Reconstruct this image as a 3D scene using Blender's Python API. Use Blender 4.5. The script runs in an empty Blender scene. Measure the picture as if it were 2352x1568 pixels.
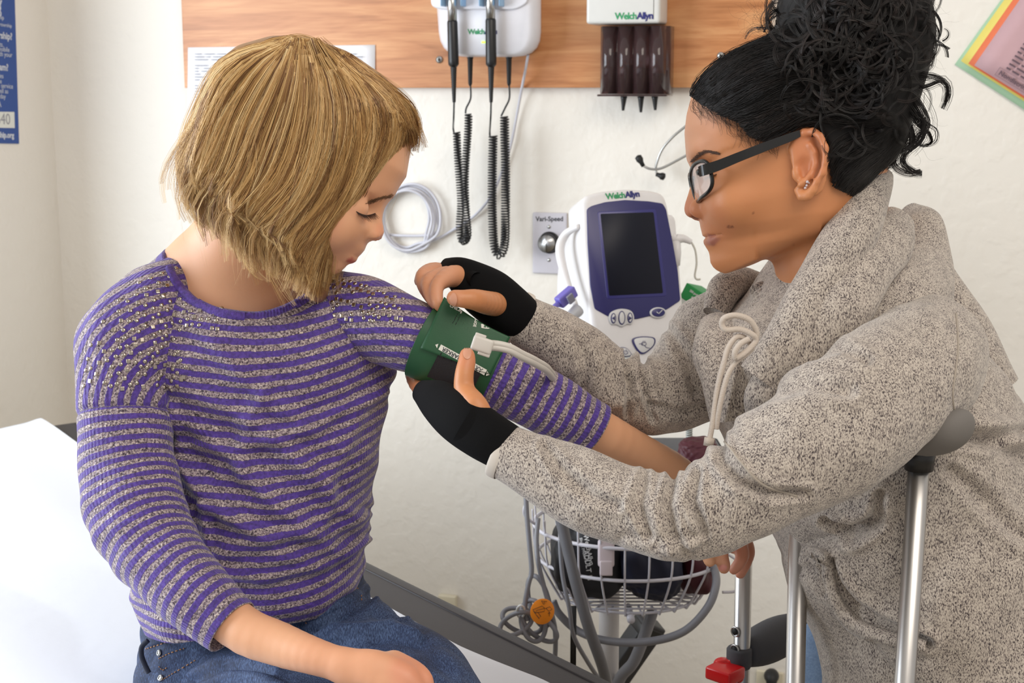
import bpy, bmesh, math, random
import numpy as np
from mathutils import Vector, Matrix, Euler
from mathutils.bvhtree import BVHTree
from mathutils import noise as mnoise

S = bpy.context.scene
COL = S.collection
rnd = random.Random(7)

# ------------------------------------------------------------------ camera, world, lights, exposure
F, CX, CY = 3267.0, 1176.0, 784.0
PITCH = math.radians(10)
cam_d = bpy.data.cameras.new('camera')
cam = bpy.data.objects.new('camera', cam_d)
COL.objects.link(cam)
cam.location = (0, 0, 1.40)
cam.rotation_euler = (math.pi/2 - PITCH, 0, 0)
cam_d.sensor_width = 36
cam_d.lens = 36 * F / 2352
cam_d.clip_start = 0.05
cam_d.dof.use_dof = True
cam_d.dof.focus_distance = 1.30
cam_d.dof.aperture_fstop = 16
S.camera = cam
CM = Matrix.Translation((0, 0, 1.40)) @ Euler(cam.rotation_euler).to_matrix().to_4x4()
CMn = np.array(CM)

world = bpy.data.worlds.new('room_ambience')
S.world = world
world.use_nodes = True
world.node_tree.nodes['Background'].inputs[0].default_value = (1.0, 0.95, 0.90, 1)
world.node_tree.nodes['Background'].inputs[1].default_value = 0.62

def area_light(name, loc, target, sx, sy, power, color):
    l = bpy.data.lights.new(name, 'AREA')
    l.shape = 'RECTANGLE'; l.size = sx; l.size_y = sy; l.energy = power; l.color = color
    o = bpy.data.objects.new(name, l)
    COL.objects.link(o)
    o.location = loc
    o.rotation_euler = (Vector(target) - Vector(loc)).to_track_quat('-Z', 'Y').to_euler()
    return o

area_light('window_daylight', (-1.97, 1.40, 1.50), (0.4, 1.40, 1.50), 1.6, 1.4, 58, (0.84, 0.92, 1.0))
area_light('ceiling_lamp', (0.9, -0.2, 2.9), (0.2, 1.6, 0.9), 1.6, 1.2, 30, (1.0, 0.91, 0.80))

S.view_settings.view_transform = 'Standard'
S.view_settings.look = 'None'
S.view_settings.gamma = 1.0
S.view_settings.use_curve_mapping = False
S.view_settings.exposure = 0.06
S.cycles.max_bounces = 8
S.cycles.use_denoising = True

# ------------------------------------------------------------------ helpers
def P(px, py, d):
    """camera-space point (metres) seen at pixel px,py at forward distance d"""
    return np.array([(px - CX) / F * d, -(py - CY) / F * d, -d])

def wpt(c):
    return (CMn[:3, :3] @ np.asarray(c).reshape(-1, 3).T).T + CMn[:3, 3]

def ray(px, py):
    return CMn[:3, :3] @ np.array([(px - CX) / F, -(py - CY) / F, -1.0])

def on_plane(px, py, p0, n):
    r = ray(px, py); o = CMn[:3, 3]
    t = np.dot(np.asarray(p0) - o, n) / np.dot(r, n)
    return o + r * t

def lin(c):
    def f(v):
        v = v / 255.0
        return v / 12.92 if v <= 0.04045 else ((v + 0.055) / 1.055) ** 2.4
    return (f(c[0]), f(c[1]), f(c[2]), 1)

class NT:
    """small node-tree builder"""
    def __init__(self, name):
        self.m = bpy.data.materials.new(name); self.m.use_nodes = True
        self.t = self.m.node_tree; self.b = self.t.nodes['Principled BSDF']
    def n(self, typ, **kw):
        nd = self.t.nodes.new(typ)
        ins = kw.pop('ins', {})
        for k, v in kw.items(): setattr(nd, k, v)
        for k, v in ins.items():
            if isinstance(v, bpy.types.NodeSocket): self.t.links.new(v, nd.inputs[k])
            else: nd.inputs[k].default_value = v
        return nd
    def l(self, a, b): self.t.links.new(a, b)
    def set(self, **kw):
        names = dict(color='Base Color', rough='Roughness', metal='Metallic', normal='Normal', alpha='Alpha',
                     spec='Specular IOR Level', sss='Subsurface Weight', trans='Transmission Weight', ior='IOR',
                     emis='Emission Color', emis_s='Emission Strength', sheen='Sheen Weight', coat='Coat Weight')
        for k, v in kw.items():
            s = self.b.inputs[names[k]]
            if isinstance(v, bpy.types.NodeSocket): self.l(v, s)
            else: s.default_value = v
        return self
    def math(self, op, a, b=None, c=None, clamp=False):
        nd = self.n('ShaderNodeMath', operation=op); nd.use_clamp = clamp
        for i, v in enumerate((a, b, c)):
            if v is None: continue
            if isinstance(v, bpy.types.NodeSocket): self.l(v, nd.inputs[i])
            else: nd.inputs[i].default_value = v
        return nd.outputs[0]
    def mix(self, fac, a, b, blend='MIX'):
        nd = self.n('ShaderNodeMix', data_type='RGBA', blend_type=blend)
        for i, v in ((0, fac), (6, a), (7, b)):
            if isinstance(v, bpy.types.NodeSocket): self.l(v, nd.inputs[i])
            else: nd.inputs[i].default_value = v
        return nd.outputs[2]
    def ramp(self, fac, stops):
        nd = self.n('ShaderNodeValToRGB'); self.l(fac, nd.inputs[0])
        cr = nd.color_ramp
        while len(cr.elements) < len(stops): cr.elements.new(0.5)
        for e, (p, c) in zip(cr.elements, stops): e.position = p; e.color = c
        return nd.outputs[0]
    def bump(self, h, strength=0.3, dist=0.002, normal=None):
        nd = self.n('ShaderNodeBump', ins={'Strength': strength, 'Distance': dist, 'Height': h})
        if normal is not None: self.l(normal, nd.inputs['Normal'])
        return nd.outputs[0]
    def coord(self, which='Object', scale=(1, 1, 1)):
        tc = self.n('ShaderNodeTexCoord')
        mp = self.n('ShaderNodeMapping', ins={'Vector': tc.outputs[which], 'Scale': scale})
        return mp.outputs[0]
    def noise(self, vec, scale=5, detail=3, rough=0.5, dist=0.0):
        nd = self.n('ShaderNodeTexNoise', ins={'Vector': vec, 'Scale': scale, 'Detail': detail, 'Roughness': rough, 'Distortion': dist})
        return nd.outputs[0]

MATS = {}
def mat(name, rgb=(200, 200, 200), rough=0.5, metal=0.0, **kw):
    if name in MATS: return MATS[name]
    t = NT(name)
    fine = t.noise(t.coord('Object'), 60, 3)
    base = lin(rgb)
    dark = tuple(v * 0.93 for v in base[:3]) + (1,)
    t.set(color=t.mix(fine, dark, base), rough=rough, metal=metal, **kw)
    MATS[name] = t.m
    return t.m

def new_mesh(name, V, Fc, mats=None, uv=None, attrs=None, smooth=True, midx=None):
    V = np.asarray(V, dtype=np.float64).reshape(-1, 3)
    me = bpy.data.meshes.new(name)
    if isinstance(Fc, np.ndarray) and Fc.ndim == 2:
        k = Fc.shape[1]; n = len(Fc)
        me.vertices.add(len(V)); me.vertices.foreach_set('co', V.ravel())
        me.loops.add(n * k); me.loops.foreach_set('vertex_index', Fc.ravel().astype(np.int32))
        me.polygons.add(n)
        me.polygons.foreach_set('loop_start', np.arange(0, n * k, k, dtype=np.int32))
        me.polygons.foreach_set('loop_total', np.full(n, k, dtype=np.int32))
        me.update(calc_edges=True)
    else:
        me.from_pydata([tuple(v) for v in V], [], [tuple(int(i) for i in f) for f in Fc])
        me.update()
    if smooth: me.polygons.foreach_set('use_smooth', np.ones(len(me.polygons), dtype=bool))
    if uv is not None:
        idx = np.zeros(len(me.loops), dtype=np.int32); me.loops.foreach_get('vertex_index', idx)
        l = me.uv_layers.new(name='UVMap'); l.data.foreach_set('uv', np.asarray(uv)[idx].ravel().astype(np.float32))
    for k, a in (attrs or {}).items():
        a = np.asarray(a)
        if a.ndim == 1:
            at = me.attributes.new(k, 'FLOAT', 'POINT'); at.data.foreach_set('value', a.astype(np.float32))
        else:
            at = me.attributes.new(k, 'FLOAT_COLOR', 'POINT')
            at.data.foreach_set('color', np.c_[a, np.ones(len(a))].ravel().astype(np.float32))
    for m in (mats if isinstance(mats, (list, tuple)) else [mats]):
        if m: me.materials.append(m)
    if midx is not None: me.polygons.foreach_set('material_index', np.asarray(midx, dtype=np.int32))
    me.validate(verbose=False)
    return me

def tag(o, label=None, cat=None, group=None, kind=None):
    if label: o['label'] = label
    if cat: o['category'] = cat
    if group: o['group'] = group
    if kind: o['kind'] = kind
    return o

def origin_of(o):
    p = Vector((0, 0, 0))
    while o is not None:
        p += o.location; o = o.parent
    return p

def empty(name, loc):
    o = bpy.data.objects.new(name, None); COL.objects.link(o)
    o.location = tuple(loc); o.empty_display_size = 0.05
    return o

def obj(name, V, Fc, mats, parent=None, **kw):
    """V in world metres. child meshes are kept relative to their parent's origin."""
    V = np.asarray(V, dtype=np.float64).reshape(-1, 3)
    if parent is not None:
        org = np.array(origin_of(parent)); loc = (0, 0, 0)
    else:
        org = np.array([V[:, 0].mean(), V[:, 1].mean(), V[:, 2].min()]); loc = tuple(org)
    me = new_mesh(name, V - org, Fc, mats, **kw)
    o = bpy.data.objects.new(name, me); COL.objects.link(o)
    o.location = loc
    if parent is not None: o.parent = parent
    return o

def merge(parts):
    """parts: list of (V,F) -> single (V,F) with list faces or ndarray if uniform"""
    Vs, Fs, off = [], [], 0
    uni = all(isinstance(f, np.ndarray) for _, f in parts) and len({f.shape[1] for _, f in parts}) == 1
    for v, f in parts:
        v = np.asarray(v).reshape(-1, 3)
        Vs.append(v)
        if uni: Fs.append(f + off)
        else: Fs.extend([tuple(int(i) + off for i in q) for q in f])
        off += len(v)
    return np.concatenate(Vs), (np.concatenate(Fs) if uni else Fs)

def catmull(pts, n):
    pts = np.asarray(pts, dtype=float); m = len(pts)
    t = np.linspace(0, m - 1, n); i = np.minimum(t.astype(int), m - 2); f = (t - i).reshape((-1,) + (1,) * (pts.ndim - 1))
    g = lambda k: pts[np.clip(k, 0, m - 1)]
    p0, p1, p2, p3 = g(i - 1), g(i), g(i + 1), g(i + 2)
    return 0.5 * ((2 * p1) + (-p0 + p2) * f + (2 * p0 - 5 * p1 + 4 * p2 - p3) * f**2 + (-p0 + 3 * p1 - 3 * p2 + p3) * f**3)

def grid_faces(nu, nv, wrap=True):
    i = np.arange(nu - 1)[:, None]; j = np.arange(nv if wrap else nv - 1)[None, :]
    j2 = (j + 1) % nv
    return np.stack([i * nv + j, i * nv + j2, (i + 1) * nv + j2, (i + 1) * nv + j], -1).reshape(-1, 4)

def tube(pts, r, n=8, seg=None, caps=True, closed=False):
    pts = np.asarray(pts, dtype=float)
    if seg: 
        if closed:
            ext = np.concatenate([pts[-2:], pts, pts[:3]])
            pts = catmull(ext, (len(ext) - 1) * (seg // len(pts)) + 1)
            k = seg // len(ext[2:-3]); k = seg // (len(ext) - 5)
            pts = pts[2 * (seg // (len(ext) - 5)): ] if False else pts
        else: pts = catmull(pts, seg)
    m = len(pts)
    r = np.full(m, r) if np.isscalar(r) else catmull(np.asarray(r, float)[:, None], m)[:, 0] if len(r) != m else np.asarray(r)
    T = np.gradient(pts, axis=0); T /= np.linalg.norm(T, axis=1, keepdims=True) + 1e-12
    N = np.zeros_like(pts); a = np.array([0, 0, 1.0]) if abs(T[0][2]) < 0.9 else np.array([1.0, 0, 0])
    v = np.cross(T[0], a); v /= np.linalg.norm(v); N[0] = v
    for i in range(1, m):
        v = N[i-1] - T[i] * np.dot(N[i-1], T[i]); N[i] = v / (np.linalg.norm(v) + 1e-12)
    B = np.cross(T, N); th = np.linspace(0, 2 * np.pi, n, endpoint=False)
    V = pts[:, None] + r[:, None, None] * (N[:, None] * np.cos(th)[None, :, None] + B[:, None] * np.sin(th)[None, :, None])
    V = V.reshape(-1, 3); Fc = grid_faces(m, n)
    if caps:
        V = np.concatenate([V, pts[:1], pts[-1:]])
        k = np.arange(n); c0, c1 = m * n, m * n + 1
        Fc = np.concatenate([Fc, np.stack([np.full(n, c0), (k + 1) % n, k, k], -1), np.stack([np.full(n, c1), (m-1)*n + k, (m-1)*n + (k + 1) % n, (m-1)*n + (k + 1) % n], -1)])
        tri = Fc[-2 * n:, :3]
        Fl = [tuple(q) for q in Fc[:-2 * n].tolist()] + [tuple(q) for q in tri.tolist()]
        return V, Fl
    return V, Fc

def box(lo, hi, bev=0.0, seg=2):
    bm = bmesh.new(); bmesh.ops.create_cube(bm, size=1)
    lo, hi = np.array(lo, float), np.array(hi, float)
    for v in bm.verts:
        v.co = Vector(lo + (hi - lo) * (np.array(v.co) + 0.5))
    if bev > 0: bmesh.ops.bevel(bm, geom=bm.edges[:], offset=bev, segments=seg, affect='EDGES', profile=0.6)
    return bm_out(bm)

def bm_out(bm):
    bm.verts.ensure_lookup_table()
    V = np.array([v.co[:] for v in bm.verts]); Fc = [tuple(v.index for v in f.verts) for f in bm.faces]
    bm.free(); return V, Fc

def xf(vf, M):
    V, Fc = vf; M = np.array(M)
    return (M[:3, :3] @ V.T).T + M[:3, 3], Fc

def prism(poly, d0, d1, bev=0.0, seg=3, back_scale=None):
    """polygon in local XY extruded along local Z from d0 to d1, rounded"""
    bm = bmesh.new()
    c = np.mean(np.asarray(poly), axis=0)
    bs = 1.0 if back_scale is None else back_scale
    a = [bm.verts.new((p[0], p[1], d1)) for p in poly]
    b = [bm.verts.new((c[0] + (p[0] - c[0]) * bs, c[1] + (p[1] - c[1]) * bs, d0)) for p in poly]
    bm.faces.new(a); bm.faces.new(b[::-1]); n = len(poly)
    for i in range(n): bm.faces.new((a[i], b[i], b[(i+1) % n], a[(i+1) % n]))
    bmesh.ops.recalc_face_normals(bm, faces=bm.faces[:])
    if bev > 0:
        es = [e for e in bm.edges if all(len(f.verts) >= 3 for f in e.link_faces) and any(len(f.verts) == n for f in e.link_faces) and n > 4 or n <= 4]
        bmesh.ops.bevel(bm, geom=es, offset=bev, segments=seg, affect='EDGES', profile=0.5, clamp_overlap=True)
    return bm_out(bm)

def round_poly(pts, r, n=5):
    """round the corners of a 2-D polygon"""
    out = []; m = len(pts)
    for i in range(m):
        p0, p1, p2 = (np.array(pts[(i + k) % m], float) for k in (-1, 0, 1))
        a, b = p0 - p1, p2 - p1; la, lb = np.linalg.norm(a), np.linalg.norm(b)
        k = min(r, la * 0.45, lb * 0.45); s, e = p1 + a / la * k, p1 + b / lb * k
        for t in np.linspace(0, 1, n): out.append(tuple((1-t)**2 * s + 2*t*(1-t) * p1 + t**2 * e))
    return out

def smooth_poly(pts, n=40):
    pts = np.asarray(pts, float)
    ext = np.concatenate([pts[-1:], pts, pts[:2]])
    m = len(pts); t = np.linspace(0, m, n, endpoint=False); i = t.astype(int); f = (t - i)[:, None]
    p0, p1, p2, p3 = ext[i], ext[i+1], ext[i+2], ext[np.minimum(i+3, len(ext)-1)]
    last = (i + 3) >= len(ext)
    p3 = np.where(last[:, None], pts[(i + 2) % m], p3)
    return 0.5 * ((2*p1) + (-p0+p2)*f + (2*p0-5*p1+4*p2-p3)*f**2 + (-p0+3*p1-3*p2+p3)*f**3)

def cyl(p0, p1, r, n=20, r1=None, cap=True):
    return tube([p0, p1], [r, r if r1 is None else r1], n, caps=cap)

def text_mesh(s, size, bold=0.0, extrude=0.0002, align='CENTER', space=1.0, shear=0.0):
    cu = bpy.data.curves.new('t', 'FONT'); cu.body = s; cu.size = size; cu.extrude = extrude; cu.offset = bold
    cu.align_x = align; cu.align_y = 'CENTER'; cu.space_character = space; cu.shear = shear; cu.resolution_u = 3
    o = bpy.data.objects.new('t', cu)
    me = bpy.data.meshes.new_from_object(o)
    V = np.array([v.co[:] for v in me.vertices]).reshape(-1, 3); Fc = [tuple(p.vertices) for p in me.polygons]
    bpy.data.objects.remove(o); bpy.data.curves.remove(cu); bpy.data.meshes.remove(me)
    return V, Fc

def frame3(o, x, y):
    """4x4 with origin o, x axis, y axis (orthonormalised), z = x cross y"""
    x = np.array(x, float); x /= np.linalg.norm(x); y = np.array(y, float); y -= x * np.dot(x, y); y /= np.linalg.norm(y)
    z = np.cross(x, y); M = np.eye(4); M[:3, 0], M[:3, 1], M[:3, 2], M[:3, 3] = x, y, z, o
    return M

def logo(parent, M, size, name='maker_name'):
    """green and navy maker's name lettering laid on a surface; M maps text XY to the surface"""
    g, nv = mat('logo_green', (40, 150, 95), .5), mat('logo_navy', (35, 38, 110), .5)
    a = text_mesh('Welch', size, .0004, align='RIGHT', space=.9); b = text_mesh('Allyn', size, .0006, align='LEFT', space=.9)
    V1, F1 = xf(a, M); V2, F2 = xf(b, M)
    V, Fc = merge([(V1, F1), (V2, F2)])
    return obj(name, V, Fc, [g, nv], parent, smooth=False, midx=[0] * len(F1) + [1] * len(F2))

# ---- signed distance fields and surface nets
def surfnet(f, lo, hi, h):
    lo = np.array(lo, float); hi = np.array(hi, float)
    n = np.ceil((hi - lo) / h).astype(int) + 1
    ax = [(lo[i] + h * np.arange(n[i])).astype(np.float32) for i in range(3)]
    D = f(ax[0][:, None, None], ax[1][None, :, None], ax[2][None, None, :])
    D = np.broadcast_to(D, tuple(n)).astype(np.float32)
    s = D < 0
    c = [s[a:n[0]-1+a, b:n[1]-1+b, d:n[2]-1+d] for a in (0, 1) for b in (0, 1) for d in (0, 1)]
    cnt = sum(x.astype(np.int8) for x in c)
    act = (cnt > 0) & (cnt < 8)
    I, J, K = np.nonzero(act)
    idx = np.full(act.shape, -1, dtype=np.int64); idx[I, J, K] = np.arange(len(I))
    acc = np.zeros((len(I), 3)); w = np.zeros(len(I))
    for a in range(3):
        o1, o2 = [x for x in range(3) if x != a]
        for u in (0, 1):
            for v in (0, 1):
                off = [0, 0, 0]; off[o1] = u; off[o2] = v
                d0 = D[I + off[0], J + off[1], K + off[2]]
                off2 = list(off); off2[a] = 1
                d1 = D[I + off2[0], J + off2[1], K + off2[2]]
                m = (d0 < 0) != (d1 < 0)
                t = np.where(m, d0 / np.where(m, d0 - d1, 1), 0)
                p = np.zeros((len(I), 3)); p[:, o1] = u; p[:, o2] = v; p[:, a] = t
                acc += p * m[:, None]; w += m
    V = lo + h * (np.stack([I, J, K], 1) + acc / w[:, None])
    Fs = []
    for a in range(3):
        o1, o2 = (a + 1) % 3, (a + 2) % 3
        sl0 = [slice(1, -1)] * 3; sl0[a] = slice(0, -1); sl1 = list(sl0); sl1[a] = slice(1, None)
        A, B = s[tuple(sl0)], s[tuple(sl1)]
        for flip, m in ((False, A & ~B), (True, ~A & B)):
            q = np.stack(np.nonzero(m), 1)
            for k in range(3):
                if k != a: q[:, k] += 1
            def cell(d1, d2):
                r = q.copy(); r[:, o1] -= d1; r[:, o2] -= d2
                return idx[r[:, 0], r[:, 1], r[:, 2]]
            f4 = np.stack([cell(1, 1), cell(0, 1), cell(0, 0), cell(1, 0)], 1)
            if flip: f4 = f4[:, ::-1]
            Fs.append(f4)
    Fc = np.concatenate(Fs); Fc = Fc[(Fc >= 0).all(1)]
    return V, Fc

def relax(V, Fc, it=1, k=0.5):
    e = np.concatenate([Fc[:, [0, 1]], Fc[:, [1, 2]], Fc[:, [2, 3]], Fc[:, [3, 0]]])
    n = len(V)
    for _ in range(it):
        a = np.zeros_like(V); c = np.bincount(e[:, 0], minlength=n) + np.bincount(e[:, 1], minlength=n)
        for d in range(3):
            a[:, d] = np.bincount(e[:, 0], V[e[:, 1], d], n) + np.bincount(e[:, 1], V[e[:, 0], d], n)
        V = V + k * (a / np.maximum(c, 1)[:, None] - V)
    return V

def smin(a, b, k):
    h = np.clip(0.5 + 0.5 * (b - a) / k, 0, 1)
    return b * (1 - h) + a * h - k * h * (1 - h)
def smax(a, b, k): return -smin(-a, -b, k)

def capsule(X, Y, Z, a, b, ra, rb, sq=None):
    a, b = np.array(a), np.array(b); d = b - a; L2 = float(d @ d) + 1e-12
    h = np.clip(((X - a[0]) * d[0] + (Y - a[1]) * d[1] + (Z - a[2]) * d[2]) / L2, 0, 1)
    return np.sqrt((X - a[0] - d[0]*h)**2 + (Y - a[1] - d[1]*h)**2 + (Z - a[2] - d[2]*h)**2) - (ra + (rb - ra) * h)

def ellip(X, Y, Z, c, r, R=None):
    x, y, z = X - c[0], Y - c[1], Z - c[2]
    if R is not None:
        x, y, z = (R[0][i] * x + R[1][i] * y + R[2][i] * z for i in range(3))
    q = np.sqrt((x / r[0])**2 + (y / r[1])**2 + (z / r[2])**2)
    q2 = np.sqrt((x / r[0]**2)**2 + (y / r[1]**2)**2 + (z / r[2]**2)**2) + 1e-9
    return q * (q - 1) / q2

def chain(X, Y, Z, pts, rs, k=0.004):
    f = None
    for i in range(len(pts) - 1):
        g = capsule(X, Y, Z, pts[i], pts[i+1], rs[i], rs[i+1])
        f = g if f is None else smin(f, g, k)
    return f

# ---- lofted cloth and limbs (camera space, metres)
def loft(rings, nu=160, nv=96, p=2.0, disp=None, inner=None, caps=(False, False)):
    """rings: list of (centre, a, b) 3-vectors; returns V(cam space), faces, uv(metres), normals"""
    C = catmull([r[0] for r in rings], nu); A = catmull([r[1] for r in rings], nu); B = catmull([r[2] for r in rings], nu)
    E = catmull([r[3] if len(r) > 3 else np.zeros(3) for r in rings], nu)
    th = np.linspace(0, 2*np.pi, nv, endpoint=False)
    ct, st = np.cos(th), np.sin(th)
    cs = np.sign(ct) * np.abs(ct)**(2/p); sn = np.sign(st) * np.abs(st)**(2/p)
    G = C[:, None] + A[:, None] * cs[None, :, None] + B[:, None] * sn[None, :, None] + E[:, None] * (np.maximum(sn, 0)**1.6)[None, :, None]
    U = np.concatenate([[0], np.cumsum(np.linalg.norm(np.diff(C, axis=0), axis=1))])
    R = 0.5 * (np.linalg.norm(A, axis=1) + np.linalg.norm(B, axis=1))
    UU = np.repeat(U[:, None], nv, 1); VV = th[None, :] * np.median(R) + 0 * UU
    if disp is not None:
        du = np.gradient(G, axis=0); dv = np.roll(G, -1, 1) - np.roll(G, 1, 1)
        N = np.cross(du, dv); N /= np.linalg.norm(N, axis=2, keepdims=True) + 1e-12
        out = np.sign(np.mean(np.sum(N * (G - C[:, None]), axis=2))) or 1.0
        G = G + N * out * disp(UU, np.repeat(th[None, :], nu, 0), G)[..., None]
    rows = [G]; uv = [np.stack([UU, VV], -1)]
    c_end = [C[0], C[-1]]
    pre, post = [], []
    if inner:   # (at start, at end): fold the hem inwards
        for side, want in enumerate(inner):
            if not want: continue
            g = G[0] if side == 0 else G[-1]; c = g.mean(0); t = (G[3] - G[0]).mean(0) if side == 0 else (G[-4] - G[-1]).mean(0)
            t = t / np.linalg.norm(t)
            r1 = c + (g - c) * 0.95; r2 = r1 + t * 0.02; r3 = r1 + t * 0.05
            if side == 0: pre = [r3, r2, r1]
            else: post = [r1, r2, r3]
    allrows = pre + list(G) + post
    V = np.array(allrows).reshape(-1, 3); n = len(allrows)
    uvs = np.concatenate([np.repeat(uv[0][:1], len(pre), 0), uv[0], np.repeat(uv[0][-1:], len(post), 0)]).reshape(-1, 2)
    Fc = grid_faces(n, nv)
    if caps[0] or caps[1]:
        ex, fx, ux = [], [], []; nb = len(V)
        for side, want in enumerate(caps):
            if not want: continue
            base = 0 if side == 0 else (n - 1) * nv
            g = V[base:base + nv]; k = np.arange(nv); ci = nb + len(ex); ex.append(g.mean(0)); ux.append(uvs[base])
            q = np.stack([np.full(nv, ci), base + k, base + (k + 1) % nv, base + (k + 1) % nv], 1)
            fx.append(q if side else q)
        V = np.concatenate([V, ex]); uvs = np.concatenate([uvs, ux])
        Fl = [tuple(q) for q in Fc.tolist()] + [tuple(q[:3]) for F_ in fx for q in F_.tolist()]
        return V, Fl, uvs
    return V, Fc, uvs

def limb_rings(path, depth_ratio=1.0, tilt=None):
    """path: list of (px,py,d,rpx[,rz_px]) -> rings perpendicular to the path, one axis in the picture plane, the other in depth"""
    C = np.array([P(q[0], q[1], q[2]) for q in path])
    T = np.gradient(C, axis=0); T /= np.linalg.norm(T, axis=1, keepdims=True)
    out = []
    for q, c, t in zip(path, C, T):
        r = q[3] * q[2] / F; rz = (q[4] * q[2] / F) if len(q) > 4 else r * depth_ratio
        a = np.cross(t, [0, 0, 1.0]); a /= np.linalg.norm(a); b = np.cross(a, t); b /= np.linalg.norm(b)
        out.append((c, a * r, b * rz))
    return out

def fnoise(X, Y, Z, seed=0):
    """cheap smooth pseudo-noise from summed sines, about -1..1"""
    r = random.Random(seed); v = 0
    for i in range(7):
        a, b, c, p = (r.uniform(-1, 1) for _ in range(4))
        v = v + np.sin(X * a * 3 + Y * b * 3 + Z * c * 3 + p * 9)
    return v / 3.2

def bvh_of(objs):
    Vs, Fs, off = [], [], 0
    for o in objs:
        org = origin_of(o)
        for v in o.data.vertices: Vs.append(v.co + org)
        for p in o.data.polygons: Fs.append([i + off for i in p.vertices])
        off += len(o.data.vertices)
    return BVHTree.FromPolygons(Vs, Fs)

def hit(bvh, px, py):
    o = Vector(CMn[:3, 3]); d = Vector(ray(px, py)).normalized()
    loc, n, i, dist = bvh.ray_cast(o, d)
    if loc is None: return None
    if n.dot(d) > 0: n = -n
    return np.array(loc), np.array(n)

def decal(bvh, V2, lift=0.0008):
    """V2: Nx2 picture positions on a built surface -> Nx3 world points lying on it"""
    out = []; last = None
    for (x, y) in V2:
        h = hit(bvh, x, y)
        if h is not None: last = h[0] + h[1] * lift
        out.append(last)
    first = next((q for q in out if q is not None), np.zeros(3))
    return np.array([first if q is None else q for q in out])
# ------------------------------------------------------------------ the room
YAW = math.radians(17)
WO = np.array([0.07, 2.62, 0.0])
WU = np.array([math.cos(YAW), -math.sin(YAW), 0]); WN = np.array([-math.sin(YAW), -math.cos(YAW), 0])
WM = np.eye(4); WM[:3, 0] = WU; WM[:3, 1] = -WN; WM[:3, 2] = (0, 0, 1); WM[:3, 3] = WO   # wall frame: x along, y into the wall, z up

def wl(px, py, off=0.0):
    """pixel -> (s, z) on the plane 'off' in front of the back wall"""
    p = on_plane(px, py, WO + WN * off, WN)
    return float((p - WO) @ WU), float(p[2])

def wall_material():
    t = NT('painted_wall'); c = t.coord('Object')
    h = t.noise(c, 95, 4, .55); h2 = t.noise(c, 38, 2)
    hh = t.math('ADD', t.math('MULTIPLY', h, .5), t.math('MULTIPLY', t.ramp(h2, [(.45, (0, 0, 0, 1)), (.62, (1, 1, 1, 1))]), .5))
    t.set(color=t.mix(t.noise(c, 1.5, 2), lin((228, 223, 213)), lin((235, 231, 223))), rough=.55, normal=t.bump(hh, .22, .004))
    return t.m
m_wall = wall_material()
def struct(name, V, Fc, m, parent=None, **kw):
    o = obj(name, V, Fc, m, parent, smooth=False, **kw)
    if parent is None: o['kind'] = 'structure'
    return o
s_corner = wl(135, 500)[0]
V, Fc = box((s_corner - .1, 0, 0), (2.6, .1, 2.8)); struct('wall_back', *xf((V, Fc), WM), m_wall)
# left wall: square to the back wall
LM = np.eye(4); LM[:3, 0] = WN; LM[:3, 1] = -WU; LM[:3, 2] = (0, 0, 1); LM[:3, 3] = WO + WU * s_corner
V, Fc = box((-.1, 0, 0), (.33, .1, 2.8)); struct('wall_left', *xf((V, Fc), LM), m_wall)
V, Fc = box((-2.0, 2.60, 0), (-1.02, 2.70, 2.8)); struct('wall_recess', V, Fc, m_wall)
wsd = []
for lo_, hi_ in (((-2.1, -1.2, 0), (-2.0, .58, 2.8)), ((-2.1, 2.22, 0), (-2.0, 2.70, 2.8)), ((-2.1, .58, 0), (-2.0, 2.22, .78)), ((-2.1, .58, 2.22), (-2.0, 2.22, 2.8))): wsd.append(box(lo_, hi_))
struct('wall_window', *merge(wsd), m_wall)
wf = [box(a_, b_, .004) for a_, b_ in (((-2.04, .58, .78), (-1.985, 2.22, .80)), ((-2.04, .58, 2.20), (-1.985, 2.22, 2.22)), ((-2.04, .58, .80), (-1.985, .60, 2.20)), ((-2.04, 2.20, .80), (-1.985, 2.22, 2.20)))]
struct('window_1', *merge(wf), mat('window_frame_white', (225, 225, 222), .4))
def floor_material():
    t = NT('floor_tiles'); c = t.coord('Object')
    t.set(color=t.mix(t.noise(c, 25, 4), lin((150, 140, 125)), lin((178, 168, 150))), rough=.4)
    return t.m
V, Fc = box((-2.1, -1.2, -.05), (2.9, 3.3, 0)); struct('floor', V, Fc, floor_material())
t_base = mat('baseboard_vinyl', (95, 88, 80), .5)
V, Fc = box((s_corner, -.012, 0.0005), (2.6, -.0005, .1), .004); struct('baseboard_back', *xf((V, Fc), WM), t_base)

# ---- wooden equipment board
def wood_material():
    t = NT('beech_board'); c = t.coord('Object', (1.3, 1, 9))
    n1 = t.noise(c, 2.6, 4, .55, .9)
    c2 = t.coord('Object', (2.2, 1, 40)); n2 = t.noise(c2, 4, 3, .6, .3)
    band = t.math('ADD', t.math('MULTIPLY', n1, .7), t.math('MULTIPLY', n2, .3))
    col = t.ramp(band, [(.3, lin((150, 92, 48))), (.46, lin((186, 124, 76))), (.6, lin((205, 148, 98))), (.75, lin((214, 162, 112)))])
    t.set(color=col, rough=.38)
    return t.m
BT = .018
s0, zb = wl(424, 202, BT); s1, _ = wl(1768, 100, BT)
V, Fc = box((s0, -BT, zb), (s1, -.0005, 1.82), .0015)
board = obj('equipment_board', *xf((V, Fc), WM), wood_material(), smooth=False)
tag(board, 'long wood-grain mounting board fixed across the upper back wall', 'board')
steel = mat('brushed_steel', (190, 190, 188), .28, 1.0)
blackp = mat('black_plastic', (22, 22, 24), .38)
blackr = mat('black_rubber', (20, 20, 21), .55)
whitep = mat('white_plastic', (226, 226, 232), .35)
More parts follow.
